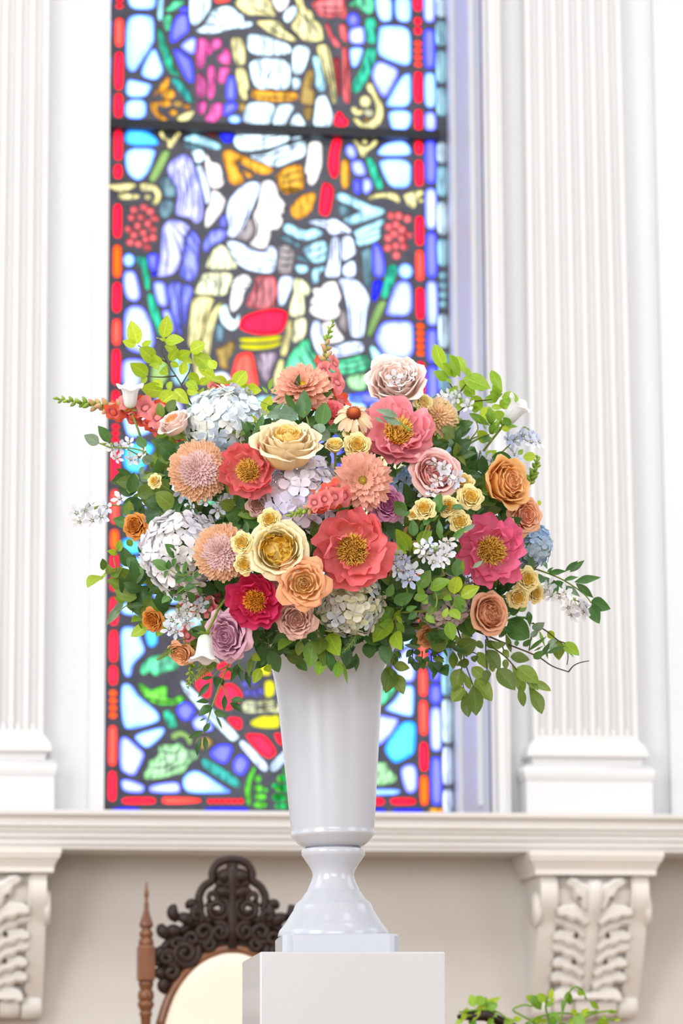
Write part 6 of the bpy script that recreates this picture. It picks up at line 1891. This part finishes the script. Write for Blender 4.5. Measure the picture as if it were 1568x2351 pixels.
branch('leafy_branch', 'mixed green leaves filling the right shoulder', 'leafy branches in the arrangement', Z3,
       [(640, 1180, 760, 1050, 900, 960, 1020, 930), (860, 980, 930, 880, 900, 790)],
       [(850, 740, 1040, 850, 'lance', 'mid'), (750, 940, 530, 870, 'ovate', 'olive'), (780, 990, 700, 930, 'ovate', 'mid'), (1040, 950, 970, 1010, 'ovate', 'dark'), (1010, 1000, 920, 900, 'round', 'lime'), (1000, 1130, 1100, 1070, 'ovate', 'lime'), (1450, 1130, 1335, 1130, 'round', 'lime'), (1290, 1110, 1335, 1070, 'ovate', 'mid'), (900, 1040, 850, 1070, 'lance', 'dark'), (840, 1100, 940, 1180, 'round', 'dark'),
        (880, 1240, 800, 1180, 'round', 'dark'), (720, 1180, 800, 1240, 'ovate', 'dark'), (760, 1090, 690, 1040, 'ovate', 'olive'), (1190, 850, 1290, 860, 'lance', 'mid'), (1140, 880, 1220, 880, 'ovate', 'lime'), (1140, 800, 1080, 720, 'round', 'light'), (980, 870, 920, 810, 'round', 'light'), (860, 830, 810, 815, 'ovate', 'lime'), (1010, 1180, 1060, 1270, 'ovate', 'mid'), (560, 1000, 520, 920, 'ovate', 'light'), (600, 980, 570, 900, 'ovate', 'light'), (1500, 1560, 1460, 1530, 'ovate', 'lime'), (960, 780, 1040, 700, 'round', 'lime'), (1220, 850, 1160, 780, 'round', 'mid')],
       .09, L['mid'], 'ovate')
branch('ruscus_branch', 'dark pointed leaf branch reaching out to the far right', 'ruscus branches in the arrangement', Z7, [(860, 250, 950, 280, 1100, 345, 1270, 460, 1335, 540)],
       [(965, 280, 1115, 260), (1110, 265, 1220, 175), (1150, 275, 1275, 175), (1100, 345, 1225, 320), (1190, 360, 1420, 325), (1200, 370, 1350, 495), (1035, 345, 1150, 440), (1110, 390, 1240, 490, 'lance', 'grey'), (935, 350, 1100, 390), (1010, 410, 1050, 470, 'ovate'), (1335, 520, 1505, 590, 'ovate'), (1335, 560, 1410, 720, 'ovate'), (910, 160, 960, 235), (955, 275, 1010, 230), (930, 310, 900, 380, 'ovate')],
       .06, L['dark'], 'lance')
branch('leafy_branch', 'olive leaf branch drooping low at the right', 'leafy branches in the arrangement', Z7,
       [(420, 780, 470, 900, 600, 1000, 720, 1140, 800, 1240), (430, 850, 430, 960, 440, 1110), (560, 870, 590, 960, 620, 1020)],
       [(410, 900, 330, 900, 'round'), (430, 870, 520, 940), (440, 940, 550, 1110, 'ovate'), (480, 1000, 490, 1130, 'spoon'), (540, 870, 530, 945, 'round'), (580, 940, 630, 1010, 'ovate'), (600, 1020, 600, 1110, 'ovate'), (640, 1000, 805, 1030, 'ovate'), (530, 1100, 680, 1290, 'ovate'), (655, 1070, 745, 1310, 'spoon'), (720, 1240, 760, 1425, 'spoon'), (700, 1090, 880, 1215, 'ovate'),
        (800, 1190, 990, 1280, 'spoon'), (800, 1210, 880, 1280, 'ovate'), (800, 1250, 910, 1495, 'spoon'), (600, 800, 660, 960, 'spoon'), (540, 830, 640, 780, 'lance', 'dark'), (700, 860, 690, 910, 'round', 'dark')],
       .08, L['olive'], 'ovate', stem_mat=L['stemd'])
branch('leafy_branch', 'olive leaf branch hanging straight down at the right', 'leafy branches in the arrangement', Z7,
       [(180, 740, 230, 900, 250, 1040, 320, 1240), (250, 1040, 220, 1120, 240, 1270), (300, 960, 360, 980)],
       [(360, 960, 450, 1100, 'ovate'), (330, 990, 340, 1050, 'round'), (310, 1090, 440, 1200, 'ovate'), (340, 1190, 480, 1385, 'ovate'), (320, 1240, 350, 1515, 'spoon'), (250, 1140, 300, 1280, 'spoon'), (210, 1100, 160, 1290, 'ovate'), (240, 1260, 140, 1385, 'round'), (260, 1290, 290, 1525, 'spoon'), (230, 1020, 250, 1090, 'round'), (150, 950, 150, 1110, 'spoon'), (200, 930, 220, 1050, 'slim'), (250, 900, 270, 1010, 'ovate'), (440, 1110, 430, 1255, 'lance'), (200, 1060, 180, 1080, 'round'), (220, 800, 330, 900, 'ovate'), (120, 880, 150, 930, 'round'), (130, 780, 110, 900, 'ovate')],
       .05, L['olive'], 'ovate', stem_mat=L['stemd'])
branch('leafy_branch', 'thin branch with mixed leaves and a long bare tendril at the right', 'leafy branches in the arrangement', Z7,
       [(230, 735, 400, 800, 560, 870, 860, 990, 1000, 1080, 1140, 1130), (1140, 1130, 1180, 1080, 1240, 1050, 1315, 1035), (830, 710, 950, 780, 1050, 860, 1110, 890, 1135, 990, 1125, 1070), (750, 660, 830, 720), (820, 830, 800, 950)],
       [(620, 700, 810, 840, 'round', 'dark'), (830, 765, 935, 700, 'ovate', 'grey'), (815, 830, 885, 765, 'ovate', 'grey'), (795, 610, 810, 745, 'lance', 'dark'), (600, 690, 800, 645, 'slim', 'dark'), (750, 910, 835, 835, 'lance', 'dark'), (800, 945, 955, 822, 'thin', 'dark'), (840, 1015, 925, 945, 'ovate', 'dark'), (910, 995, 980, 880, 'lance', 'dark'), (960, 935, 1040, 850, 'ovate', 'grey'), (950, 970, 1115, 905, 'slim', 'dark'),
        (960, 780, 1010, 840, 'ovate', 'lime'), (1050, 860, 1060, 1035, 'ovate', 'olive'), (1100, 880, 1230, 980, 'ovate', 'light'), (890, 780, 945, 910, 'slim', 'mid'), (640, 760, 560, 820, 'ovate', 'dark'), (840, 950, 920, 900, 'thin', 'dark'), (700, 600, 780, 560, 'round', 'mid'), (640, 620, 600, 700, 'slim', 'mid'), (690, 640, 720, 720, 'slim', 'mid'), (930, 930, 960, 1015, 'thin', 'mid'), (1120, 930, 1185, 1010, 'thin', 'light')],
       .07, L['dark'], 'lance', stem_mat=L['stemd'])
branch('ruscus_branch', 'dark pointed leaf trail hanging over the window at the lower left', 'ruscus branches in the arrangement', Z8,
       [(660, 640, 655, 700, 590, 860, 500, 1100, 455, 1240, 415, 1350), (590, 920, 650, 1040), (640, 740, 560, 780, 500, 840)],
       [(735, 720, 670, 880), (740, 730, 775, 895), (800, 790, 850, 935), (820, 790, 945, 855), (630, 760, 685, 815), (500, 840, 400, 855, 'lance'), (480, 890, 370, 1025), (545, 830, 530, 960), (610, 1000, 605, 1155), (665, 1045, 800, 1055), (660, 1070, 775, 1170), (515, 1155, 655, 1185), (465, 1060, 345, 1070), (500, 1100, 380, 1200, 'ovate'), (535, 1190, 585, 1310, 'thin'), (470, 1250, 420, 1330), (415, 1325, 290, 1390), (400, 1380, 370, 1555, 'lance'), (430, 1375, 440, 1520), (580, 850, 600, 920, 'ovate'), (440, 1210, 385, 1240)],
       .12, L['deep'], 'lance')
branch('ruscus_branch', 'dark pointed leaves hanging over the left lip of the urn', 'ruscus branches in the arrangement', Z8,
       [(960, 420, 1000, 500, 1010, 580), (1000, 540, 880, 480), (760, 640, 740, 730, 800, 790)],
       [(985, 530, 940, 745, 'ovate'), (1010, 600, 1095, 800, 'ovate'), (1030, 570, 1235, 625, 'lance'), (925, 500, 1060, 430, 'lance'), (1050, 560, 1100, 520, 'ovate'), (850, 470, 820, 620, 'lance'), (900, 480, 960, 420, 'ovate'), (860, 640, 940, 690, 'ovate', 'lime'), (930, 760, 870, 900, 'ovate', 'lime'), (980, 740, 1030, 800, 'ovate', 'lime')],
       .17, L['deep'], 'lance')
branch('leafy_branch', 'green leaves hanging down the front of the urn', 'leafy branches in the arrangement', Z9,
       [(430, 20, 470, 90, 500, 170), (330, 20, 300, 90), (560, 20, 560, 140, 590, 230)],
       [(280, 70, 205, 145, 'ovate', 'mid'), (330, 80, 320, 170, 'ovate', 'olive'), (410, 75, 388, 235, 'ovate', 'mid'), (460, 60, 440, 170, 'ovate', 'olive'), (490, 140, 525, 255, 'ovate', 'dark'), (500, 40, 572, 175, 'ovate', 'light'), (460, 190, 443, 295, 'spoon', 'mid'), (560, 195, 550, 308, 'spoon', 'mid'), (590, 215, 615, 338, 'thin', 'mid'), (480, 60, 500, 170, 'ovate', 'dark'), (540, 120, 590, 180, 'ovate', 'dark'), (390, 30, 440, 90, 'ovate', 'dark'), (250, 40, 170, 90, 'ovate', 'dark'), (600, 40, 620, 130, 'lance', 'dark'), (440, 90, 480, 260, 'slim', 'olive'), (370, 60, 350, 130, 'ovate', 'dark'), (530, 40, 520, 140, 'ovate', 'mid'), (290, 30, 260, 110, 'ovate', 'olive')],
       .20, L['mid'], 'ovate')
branch('leafy_branch', 'broad bright leaves at the right lip of the urn', 'leafy branches in the arrangement', Z6,
       [(330, 1160, 260, 1240, 230, 1300), (260, 1240, 290, 1390), (200, 1250, 200, 1330)],
       [(230, 1250, 68, 1475, 'ovate', 'light'), (255, 1380, 335, 1545, 'ovate', 'light'), (200, 1320, 110, 1180, 'ovate', 'mid'), (280, 1290, 345, 1380, 'ovate', 'mid'), (270, 1270, 300, 1180, 'ovate', 'light'), (170, 1240, 250, 1160, 'round', 'mid'), (240, 1300, 130, 1310, 'ovate', 'mid'), (330, 1300, 280, 1230, 'lance', 'light')],
       .20, L['light'], 'ovate')
branch('leafy_branch', 'leaves hanging beside the right flank of the urn', 'leafy branches in the arrangement', Z9,
       [(860, 100, 880, 180, 870, 240), (880, 180, 900, 235)], [(885, 225, 982, 243, 'ovate', 'olive'), (870, 240, 838, 395, 'ovate', 'olive'), (885, 280, 945, 400, 'ovate', 'olive'), (870, 160, 905, 245, 'lance', 'dark'), (890, 140, 930, 190, 'lance', 'dark'), (850, 230, 870, 330, 'ovate', 'olive')],
       .10, L['olive'], 'ovate')
branch('jasmine_vine', 'fine dark pointed leaves trailing right of the urn', 'jasmine vines in the arrangement', ZA,
       [(480, 130, 560, 240, 680, 350, 820, 460, 960, 560), (530, 400, 520, 600), (660, 450, 660, 560), (780, 480, 790, 600)],
       [(520, 430, 435, 540, 'ovate'), (530, 540, 455, 635, 'ovate'), (540, 590, 570, 745, 'ovate'), (560, 570, 660, 520, 'ovate'), (660, 560, 685, 715, 'ovate'), (670, 560, 590, 590, 'ovate'), (690, 540, 760, 610, 'ovate'), (780, 580, 805, 735, 'ovate'), (850, 600, 890, 740, 'ovate'), (880, 660, 800, 860, 'lance'), (920, 660, 1020, 810, 'ovate'), (900, 680, 1005, 690, 'ovate'), (800, 560, 960, 600, 'ovate', 'olive'), (600, 330, 520, 280, 'ovate'), (640, 390, 400, 360, 'lance', 'grey'), (700, 330, 720, 240, 'ovate'), (640, 460, 530, 470, 'ovate'), (320, 440, 380, 545, 'lance'), (290, 480, 260, 520, 'lance'), (300, 500, 320, 670, 'lance'), (750, 420, 700, 480, 'ovate'), (830, 470, 900, 500, 'ovate'), (760, 360, 880, 400, 'ovate'), (930, 380, 1010, 540, 'slim'), (560, 290, 610, 350, 'ovate'), (860, 520, 780, 500, 'ovate')],
       .03, L['dark'], 'ovate', stem_mat=L['stemd'])
branch('leafy_branch', 'bright and dark leaves in front at the lower right of centre', 'leafy branches in the arrangement', Z6,
       [(620, 1180, 640, 1080, 600, 960, 560, 850), (800, 1040, 780, 1150, 700, 1250), (400, 660, 380, 560)],
       [(405, 640, 262, 455, 'ovate', 'light'), (455, 575, 592, 468, 'ovate', 'light'), (470, 985, 582, 815, 'ovate', 'mid'), (575, 990, 765, 915, 'ovate', 'mid'), (795, 1035, 830, 875, 'round', 'lime'), (855, 1060, 1028, 968, 'ovate', 'lime'), (820, 1055, 860, 1185, 'round', 'mid'), (760, 1175, 845, 1255, 'round', 'light'), (740, 1280, 780, 1450, 'ovate', 'mid'), (810, 880, 830, 710, 'ovate', 'dark'), (720, 790, 800, 870, 'ovate', 'dark'), (860, 860, 880, 720, 'lance', 'mid'), (960, 800, 1060, 730, 'lance', 'grey'), (200, 1060, 240, 940, 'ovate', 'dark'), (250, 1110, 430, 1030, 'ovate', 'dark'), (430, 1080, 560, 1050, 'ovate', 'mid'), (640, 1050, 660, 960, 'ovate', 'dark'), (700, 1060, 780, 1090, 'ovate', 'mid'),
        (560, 1120, 480, 1060, 'ovate', 'mid'), (360, 1180, 460, 1140, 'ovate', 'dark'), (460, 1200, 380, 1260, 'ovate', 'dark'), (540, 1220, 620, 1300, 'ovate', 'mid'), (620, 1150, 560, 1230, 'ovate', 'olive'), (300, 1060, 330, 1150, 'ovate', 'dark'), (350, 640, 210, 690, 'ovate', 'light'), (420, 640, 560, 620, 'ovate', 'light'), (320, 640, 280, 560, 'ovate', 'mid'), (700, 1250, 740, 1160, 'ovate', 'light'), (520, 1050, 470, 960, 'ovate', 'mid'), (900, 1180, 800, 1150, 'ovate', 'dark')],
       .275, L['mid'], 'ovate')
branch('ruscus_branch', 'narrow dark leaves among the yellow spray roses', 'ruscus branches in the arrangement', Z6,
       [(500, 560, 560, 400, 620, 300), (700, 560, 680, 480)], [(610, 310, 668, 125, 'ovate'), (360, 315, 250, 205, 'round'), (340, 330, 395, 290, 'ovate'), (650, 285, 735, 235, 'ovate'), (430, 515, 420, 365, 'ovate'), (672, 545, 655, 355, 'lance'), (770, 560, 905, 425, 'lance'), (880, 470, 985, 410, 'lance', 'grey'), (500, 470, 510, 400, 'lance'), (580, 380, 650, 320, 'lance'), (780, 240, 880, 260, 'ovate'), (560, 340, 520, 420, 'ovate')],
       .29, L['dark'], 'lance')
branch('leafy_branch', 'mid green leafy branch at the lower left edge', 'leafy branches in the arrangement', Z4,
       [(640, 1170, 540, 1110, 420, 970, 340, 990, 240, 1080), (420, 960, 400, 860, 450, 760), (640, 1220, 520, 1290, 420, 1360)],
       [(430, 830, 335, 805, 'ovate', 'lime'), (440, 810, 455, 700, 'ovate', 'light'), (310, 975, 300, 875, 'ovate'), (280, 1030, 163, 1148, 'ovate', 'lime'), (330, 1000, 285, 1070, 'lance', 'lime'), (390, 1015, 345, 915, 'ovate'), (440, 960, 440, 1050, 'round'), (530, 1155, 328, 1068, 'ovate'), (590, 1130, 425, 955, 'ovate'), (700, 1090, 550, 920, 'round', 'mid'), (490, 1245, 413, 1225, 'ovate', 'light'), (465, 1280, 330, 1475, 'lance', 'grey'), (480, 1270, 400, 1330, 'ovate', 'grey'), (640, 1405, 552, 1452, 'ovate', 'light'), (590, 1350, 570, 1240, 'lance', 'dark'), (730, 1200, 600, 1180, 'ovate', 'mid'), (800, 1290, 715, 1365, 'round', 'light'), (700, 1480, 550, 1575, 'ovate', 'light'), (860, 1430, 780, 1575, 'ovate', 'light'), (580, 1180, 500, 1170, 'lance', 'dark'), (620, 1290, 530, 1260, 'round'), (680, 1290, 640, 1200, 'ovate', 'dark'), (560, 1270, 540, 1330, 'round', 'light'), (760, 1330, 820, 1400, 'ovate', 'dark'),
        (700, 1240, 780, 1270, 'ovate'), (640, 1160, 560, 1080, 'ovate', 'mid'), (840, 1280, 920, 1240, 'ovate', 'dark'), (900, 1240, 840, 1330, 'ovate', 'dark'), (520, 700, 560, 760, 'round', 'mid'), (760, 1480, 690, 1420, 'ovate', 'lime'), (480, 800, 540, 870, 'slim', 'olive'), (620, 1450, 700, 1500, 'ovate', 'mid'), (700, 1400, 640, 1340, 'ovate', 'mid'), (800, 1420, 860, 1340, 'lance', 'dark')],
       .06, L['olive'], 'ovate')
branch('jasmine_vine', 'fine dark leaves crossing the white hydrangea', 'jasmine vines in the arrangement', Z4,
       [(1240, 950, 1140, 920, 1050, 880, 960, 862), (1200, 1000, 1100, 1000, 1000, 1030, 900, 970), (1180, 1100, 1080, 1110, 960, 1190)],
       [(965, 860, 848, 742), (965, 860, 930, 772), (1045, 870, 1040, 762), (880, 970, 745, 888), (890, 970, 890, 882), (925, 935, 965, 872), (990, 995, 960, 918), (1000, 995, 1052, 898), (850, 1040, 895, 985), (950, 1080, 1035, 1048), (1040, 1050, 1115, 1090), (970, 1180, 1025, 1128), (1030, 1145, 1140, 1118), (1185, 1205, 1130, 1130), (1115, 1265, 1045, 1168), (1150, 900, 1160, 830), (1100, 890, 1130, 885), (1060, 1000, 940, 1050), (1010, 870, 1050, 868), (1120, 1030, 1180, 1010), (930, 1215, 880, 1180), (960, 1220, 1010, 1260), (900, 1210, 830, 1280, 'ovate')],
       .24, L['dark'], 'ovate')
branch('ruscus_branch', 'dark and grey leaves between the zinnia and the cream rose', 'ruscus branches in the arrangement', Z2,
       [(900, 1010, 880, 940, 860, 880), (600, 980, 560, 900, 560, 840), (390, 1120, 400, 1060)],
       [(850, 940, 845, 680, 'ovate'), (785, 885, 688, 718, 'lance'), (1012, 1015, 1045, 805, 'ovate'), (800, 915, 628, 885, 'ovate', 'grey'), (690, 905, 508, 942, 'ovate', 'grey'), (580, 880, 672, 778, 'lance'), (550, 880, 560, 820, 'round'), (480, 1010, 478, 898, 'lance'), (420, 1075, 482, 915, 'lance'), (410, 1060, 338, 968, 'lance'), (372, 1110, 288, 962, 'lance'), (540, 690, 568, 575, 'lance', 'mid'), (530, 720, 473, 658, 'lance', 'mid'), (560, 740, 610, 700, 'ovate', 'mid'), (1090, 1075, 958, 1125, 'ovate', 'grey'), (1030, 1030, 1185, 1055, 'lance'), (1085, 1375, 955, 1205, 'ovate', 'deep'), (370, 1160, 350, 1060, 'ovate', 'deep'), (680, 890, 690, 820, 'round'), (440, 1050, 500, 1010, 'ovate'), (1100, 1090, 1060, 1180, 'ovate', 'deep'), (1150, 1060, 1190, 1100, 'ovate', 'deep'), (980, 990, 1010, 1060, 'ovate', 'grey'), (1200, 1200, 1160, 1100, 'ovate', 'deep'), (920, 1300, 820, 1330, 'lance')],
       .235, L['dark'], 'lance')
branch('ruscus_branch', 'two grey green blades lying across the pink peony', 'ruscus branches in the arrangement', Z3,
       [(330, 900, 260, 850, 220, 790)], [(215, 775, 0, 715, 'lance', 'grey'), (243, 845, 55, 758, 'lance', 'grey'), (80, 825, 0, 770, 'lance', 'grey')], .30, L['grey'], 'lance', tail=False)
branch('leafy_branch', 'dark leaves in the gap left of the coral peony', 'leafy branches in the arrangement', Z4,
       [(1300, 560, 1200, 480, 1150, 420)], [(1150, 480, 1110, 420, 'ovate'), (1200, 470, 1290, 420, 'ovate'), (1250, 530, 1180, 560, 'ovate'), (1220, 580, 1280, 620, 'ovate', 'mid'), (1340, 480, 1400, 420, 'ovate'), (1300, 560, 1420, 560, 'ovate'), (1160, 430, 1220, 360, 'lance'), (1360, 620, 1300, 660, 'ovate'), (1400, 500, 1470, 470, 'ovate'), (1260, 440, 1330, 480, 'ovate')], .17, L['deep'], 'ovate')
branch('leafy_branch', 'long pale and grey leaves at the left under the snapdragon', 'leafy branches in the arrangement', Z1,
       [(1120, 1440, 1010, 1400, 900, 1320, 780, 1290, 600, 1280, 490, 1240)],
       [(590, 1235, 485, 1090, 'ovate', 'dark'), (500, 1245, 372, 1175, 'ovate', 'grey'), (910, 1290, 845, 1170, 'ovate', 'dark'), (990, 1450, 1020, 1310, 'ovate', 'mid'), (900, 1430, 970, 1350, 'round', 'grey'), (870, 1530, 900, 1460, 'round', 'grey'), (1100, 1420, 1180, 1330, 'ovate', 'olive'), (1160, 1440, 1040, 1380, 'ovate', 'dark'), (980, 1000, 970, 930, 'ovate', 'lime'), (1180, 1360, 1240, 1280, 'ovate', 'mid'), (950, 1500, 900, 1560, 'ovate', 'olive'), (1060, 1510, 980, 1480, 'slim', 'olive'), (1080, 1480, 1000, 1530, 'slim', 'olive'), (1140, 1510, 1060, 1560, 'slim', 'olive')],
       .06, L['olive'], 'ovate')
branch('leafy_branch', 'small mixed leaves at the far left above the white hydrangea', 'leafy branches in the arrangement', (220, 860, 3.919),
       [(600, 1120, 520, 1060, 420, 1000, 340, 960), (560, 1150, 460, 1180, 340, 1150)],
       [(420, 1000, 360, 1050, 'ovate', 'lime'), (380, 960, 330, 880, 'ovate', 'light'), (340, 980, 310, 1080, 'ovate', 'mid'), (470, 1060, 520, 1120, 'round', 'lime'), (340, 1140, 370, 1070, 'ovate', 'mid'), (480, 960, 400, 900, 'round', 'grey'), (560, 1000, 480, 930, 'ovate', 'mid'), (640, 1060, 560, 1020, 'slim', 'olive'), (680, 1080, 600, 1100, 'slim', 'olive'), (660, 960, 560, 900, 'slim', 'grey'), (620, 900, 520, 860, 'slim', 'grey'), (700, 1150, 620, 1180, 'ovate', 'dark'), (760, 1200, 680, 1140, 'ovate', 'dark'), (820, 1240, 880, 1180, 'ovate', 'dark'), (900, 1260, 960, 1200, 'ovate', 'dark'), (700, 720, 640, 640, 'ovate', 'olive'), (660, 760, 580, 800, 'ovate', 'mid'), (520, 780, 440, 740, 'ovate', 'grey')],
       .09, L['olive'], 'ovate')
# feathery fern tips
def fern(label, pts, ln, d, mat):
    P = spline([pos(x, y, d) for x, y in pts], 5)
    root = root_at('fern_frond', label, 'fern', 'fern fronds in the arrangement', P[0])
    stem_of(root, P, .0018, .0008, L['stem'])
    for i in range(14):
        t = .15 + .82 * i / 13
        p, tg = along(P, t)
        for s in (-1, 1):
            sd = (tg.cross(FWD)).normalized() * s
            e = p + (sd * .8 + tg * .75).normalized() * (ln / ppm(Y_V - d)) * (1.1 - .8 * t)
            leaf(root, p, e, 'lance', mat, name='leaflet')
    return root
fern('dark fern tip hanging over the urn below the green hydrangea', [(850, 1425), (825, 1450), (805, 1478), (785, 1500)], 20, .22, L['dark'])
fern('fern tip hanging at the lower left beside the white bell', [(455, 1490), (470, 1515), (455, 1545), (430, 1580)], 20, .13, L['olive'])
fern('short fern tip hanging left of the lower left snapdragon', [(410, 1470), (395, 1490), (375, 1505), (360, 1515)], 15, .11, L['olive'])
fern('small fern tip at the lower left under the mauve rose', [(500, 1510), (485, 1530), (465, 1548), (450, 1560)], 16, .12, L['olive'])
# ---------------------------------------------------------------- dark leaves deep inside, between the blooms
FILL = [(430, 1010), (560, 1030), (700, 960), (860, 1040), (990, 1010), (1090, 1100), (450, 1190), (580, 1150), (740, 1190), (940, 1190), (1090, 1200), (1170, 1240), (440, 1340), (560, 1320), (700, 1300), (860, 1330), (1000, 1310), (1110, 1350), (520, 1420), (640, 1450), (780, 1450), (900, 1420), (1040, 1430), (350, 1150), (350, 1330)]
PLACE = ['under the snapdragon', 'behind the cream rose', 'below the top zinnia', 'left of the pink peony', 'behind the apricot chrysanthemum', 'beside the apricot rose', 'under the chrysanthemum', 'below the coral peony', 'behind the middle hydrangea', 'behind the magenta rose', 'behind the spray roses', 'behind the hot pink peony', 'beneath the white hydrangea', 'behind the crimson peony', 'behind the peach rose', 'right of the centre peony', 'under the white delphinium cluster', 'above the terracotta rose', 'above the mauve rose', 'behind the dusty rose', 'under the green hydrangea', 'behind the right lip of the urn', 'under the dusky hydrangea', 'at the far left edge', 'left of the white hydrangea']
for i, ((fx, fy), pl_) in enumerate(zip(FILL, PLACE)):
    dd = max(.02, dome(fx, fy) - .085)
    root = root_at('filler_greenery', 'deep green filler leaves ' + pl_, 'foliage', 'filler greenery inside the arrangement', pos(fx, fy, dd))
    c = root.location.copy()
    P = [c + cdir((RN.uniform(-.3, .3), -.6, -.4)) * .05, c, c + cdir((RN.uniform(-.3, .3), .8, .3)) * .05]
    stem_of(root, P, .002, .001, L['stemd'])
    for k in range(38):
        b = c + Vector((RN.uniform(-.045, .045), RN.uniform(-.03, .03), RN.uniform(-.045, .045)))
        an = RN.uniform(0, 6.283); ln = RN.uniform(.024, .040)
        t = b + cdir((math.cos(an), math.sin(an), RN.uniform(-.2, .6))) * ln
        leaf(root, b, t, RN.choice(['ovate', 'ovate', 'lance', 'round']), L[RN.choice(['deep', 'deep', 'dark', 'olive'])])

# ================================================================== second, blurred greenery at the lower right
Y_G2 = -2.2
stand = empty('plant_stand', loc=(U(1245, 2345, Y_G2).x, Y_G2, 0))
tag(stand, 'low dark wooden plant stand below the greenery at the lower right', 'stand')
gz = U(1245, 2420, Y_G2).z
obj('top', MB().lathe([(.17, gz - .03), (.18, gz - .02), (.18, gz - .006), (.17, gz)], 28).me('top'), M['wood_dark'], stand)
obj('column', MB().lathe([(.05, .03), (.03, .12), (.026, gz * .5), (.05, gz * .75), (.03, gz - .03)], 16).me('column'), M['wood_dark'], stand)
obj('base', MB().lathe([(.14, 0), (.14, .015), (.06, .035)], 24).me('base'), M['wood_dark'], stand)
g2 = empty('potted_greenery', loc=(U(1245, 2345, Y_G2).x, Y_G2, gz))
tag(g2, 'bright yellow green leafy vine in a dark bowl at the lower right', 'plant')
gl = g2.location
obj('bowl', MB().lathe([(.05, 0), (.09, .012), (.125, .035), (.12, .038), (.08, .02), (.01, .018)], 28).me('bowl'), M['wood_dark'], g2)
S2 = ppm(Y_G2)
def g2p(x, y): 
    return U(1020 + x / 3.564, 2220 + y / 3.564, Y_G2 + RN.uniform(-.02, .02))
tw = [[(700, 700), (600, 520), (450, 375), (300, 350), (120, 370)], [(820, 700), (780, 500), (640, 400), (560, 350), (650, 310), (720, 320)], [(850, 700), (860, 480), (830, 330), (850, 240), (880, 180)], [(900, 700), (940, 480), (1000, 260), (1060, 165), (1130, 190), (1160, 260)], [(950, 700), (1060, 480), (1200, 390), (1330, 360), (1420, 365)], [(800, 700), (700, 460), (900, 380), (1100, 385), (1250, 360)], [(600, 700), (420, 480), (300, 400), (180, 400)], [(1000, 700), (1180, 520), (1300, 440), (1440, 430)]]
for q in tw:
    m = MB().tube([p - gl for p in spline([g2p(*p) for p in q], 4)], .0022, 5)
    obj('stem', m.me('stem'), L['light'], g2)
for (bx, by, tx, ty, kd, mt) in ((250, 330, 220, 225, 'ovate', 'light'), (310, 320, 340, 240, 'ovate', 'mid'), (230, 400, 470, 245, 'lance', 'lime'), (340, 340, 440, 310, 'round', 'mid'), (190, 330, 130, 467, 'lance', 'lime'), (300, 350, 230, 450, 'lance', 'lime'), (340, 360, 430, 400, 'ovate', 'mid'), (250, 300, 330, 260, 'round', 'light'),
                                 (720, 230, 790, 350, 'ovate', 'mid'), (670, 235, 780, 300, 'lance', 'light'), (860, 260, 880, 175, 'ovate', 'lime'), (830, 280, 760, 220, 'round', 'light'), (840, 265, 750, 275, 'lance', 'lime'), (860, 280, 850, 340, 'ovate', 'light'), (880, 250, 890, 300, 'ovate', 'lime'), (1010, 200, 1035, 310, 'ovate', 'mid'), (1090, 190, 1150, 230, 'ovate', 'light'), (975, 260, 965, 380, 'slim', 'mid'), (1190, 280, 1260, 340, 'lance', 'light'), (1330, 360, 1420, 370, 'lance', 'light'), (1290, 400, 1330, 440, 'round', 'light'), (1390, 440, 1450, 430, 'lance', 'lime'),
                                 (760, 400, 750, 470, 'round', 'light'), (860, 380, 940, 440, 'round', 'mid'), (880, 400, 900, 480, 'round', 'mid'), (830, 420, 800, 480, 'ovate', 'lime'), (1060, 400, 1150, 470, 'round', 'mid'), (1120, 400, 1190, 340, 'ovate', 'lime'), (1050, 340, 1070, 400, 'ovate', 'lime'), (1010, 460, 1100, 440, 'ovate', 'light'), (1270, 420, 1330, 500, 'ovate', 'light'), (560, 430, 640, 420, 'ovate', 'lime'), (480, 460, 580, 440, 'ovate', 'light'), (150, 430, 90, 480, 'ovate', 'light'), (200, 440, 270, 480, 'ovate', 'mid'), (400, 420, 350, 480, 'ovate', 'light'), (700, 450, 650, 500, 'ovate', 'mid'), (950, 470, 1010, 520, 'ovate', 'mid')):
    leaf(g2, g2p(bx, by), g2p(tx, ty), kd, L[mt])
m = MB().tube([p - gl for p in spline([g2p(110, 410), g2p(220, 400), g2p(330, 395), g2p(430, 430), g2p(560, 480), g2p(700, 600)], 4)], [.006, .010, .012, .011, .01, .009] * 3 + [.009] * 3, 8) if False else MB().tube([p - gl for p in [g2p(110, 410), g2p(220, 400), g2p(330, 395), g2p(430, 430), g2p(560, 490), g2p(720, 640)]], [.005, .010, .012, .011, .01, .009], 8)
obj('woody_stem', m.me('woody_stem'), M['wood_dark'], g2)
bpy.context.view_layer.update()
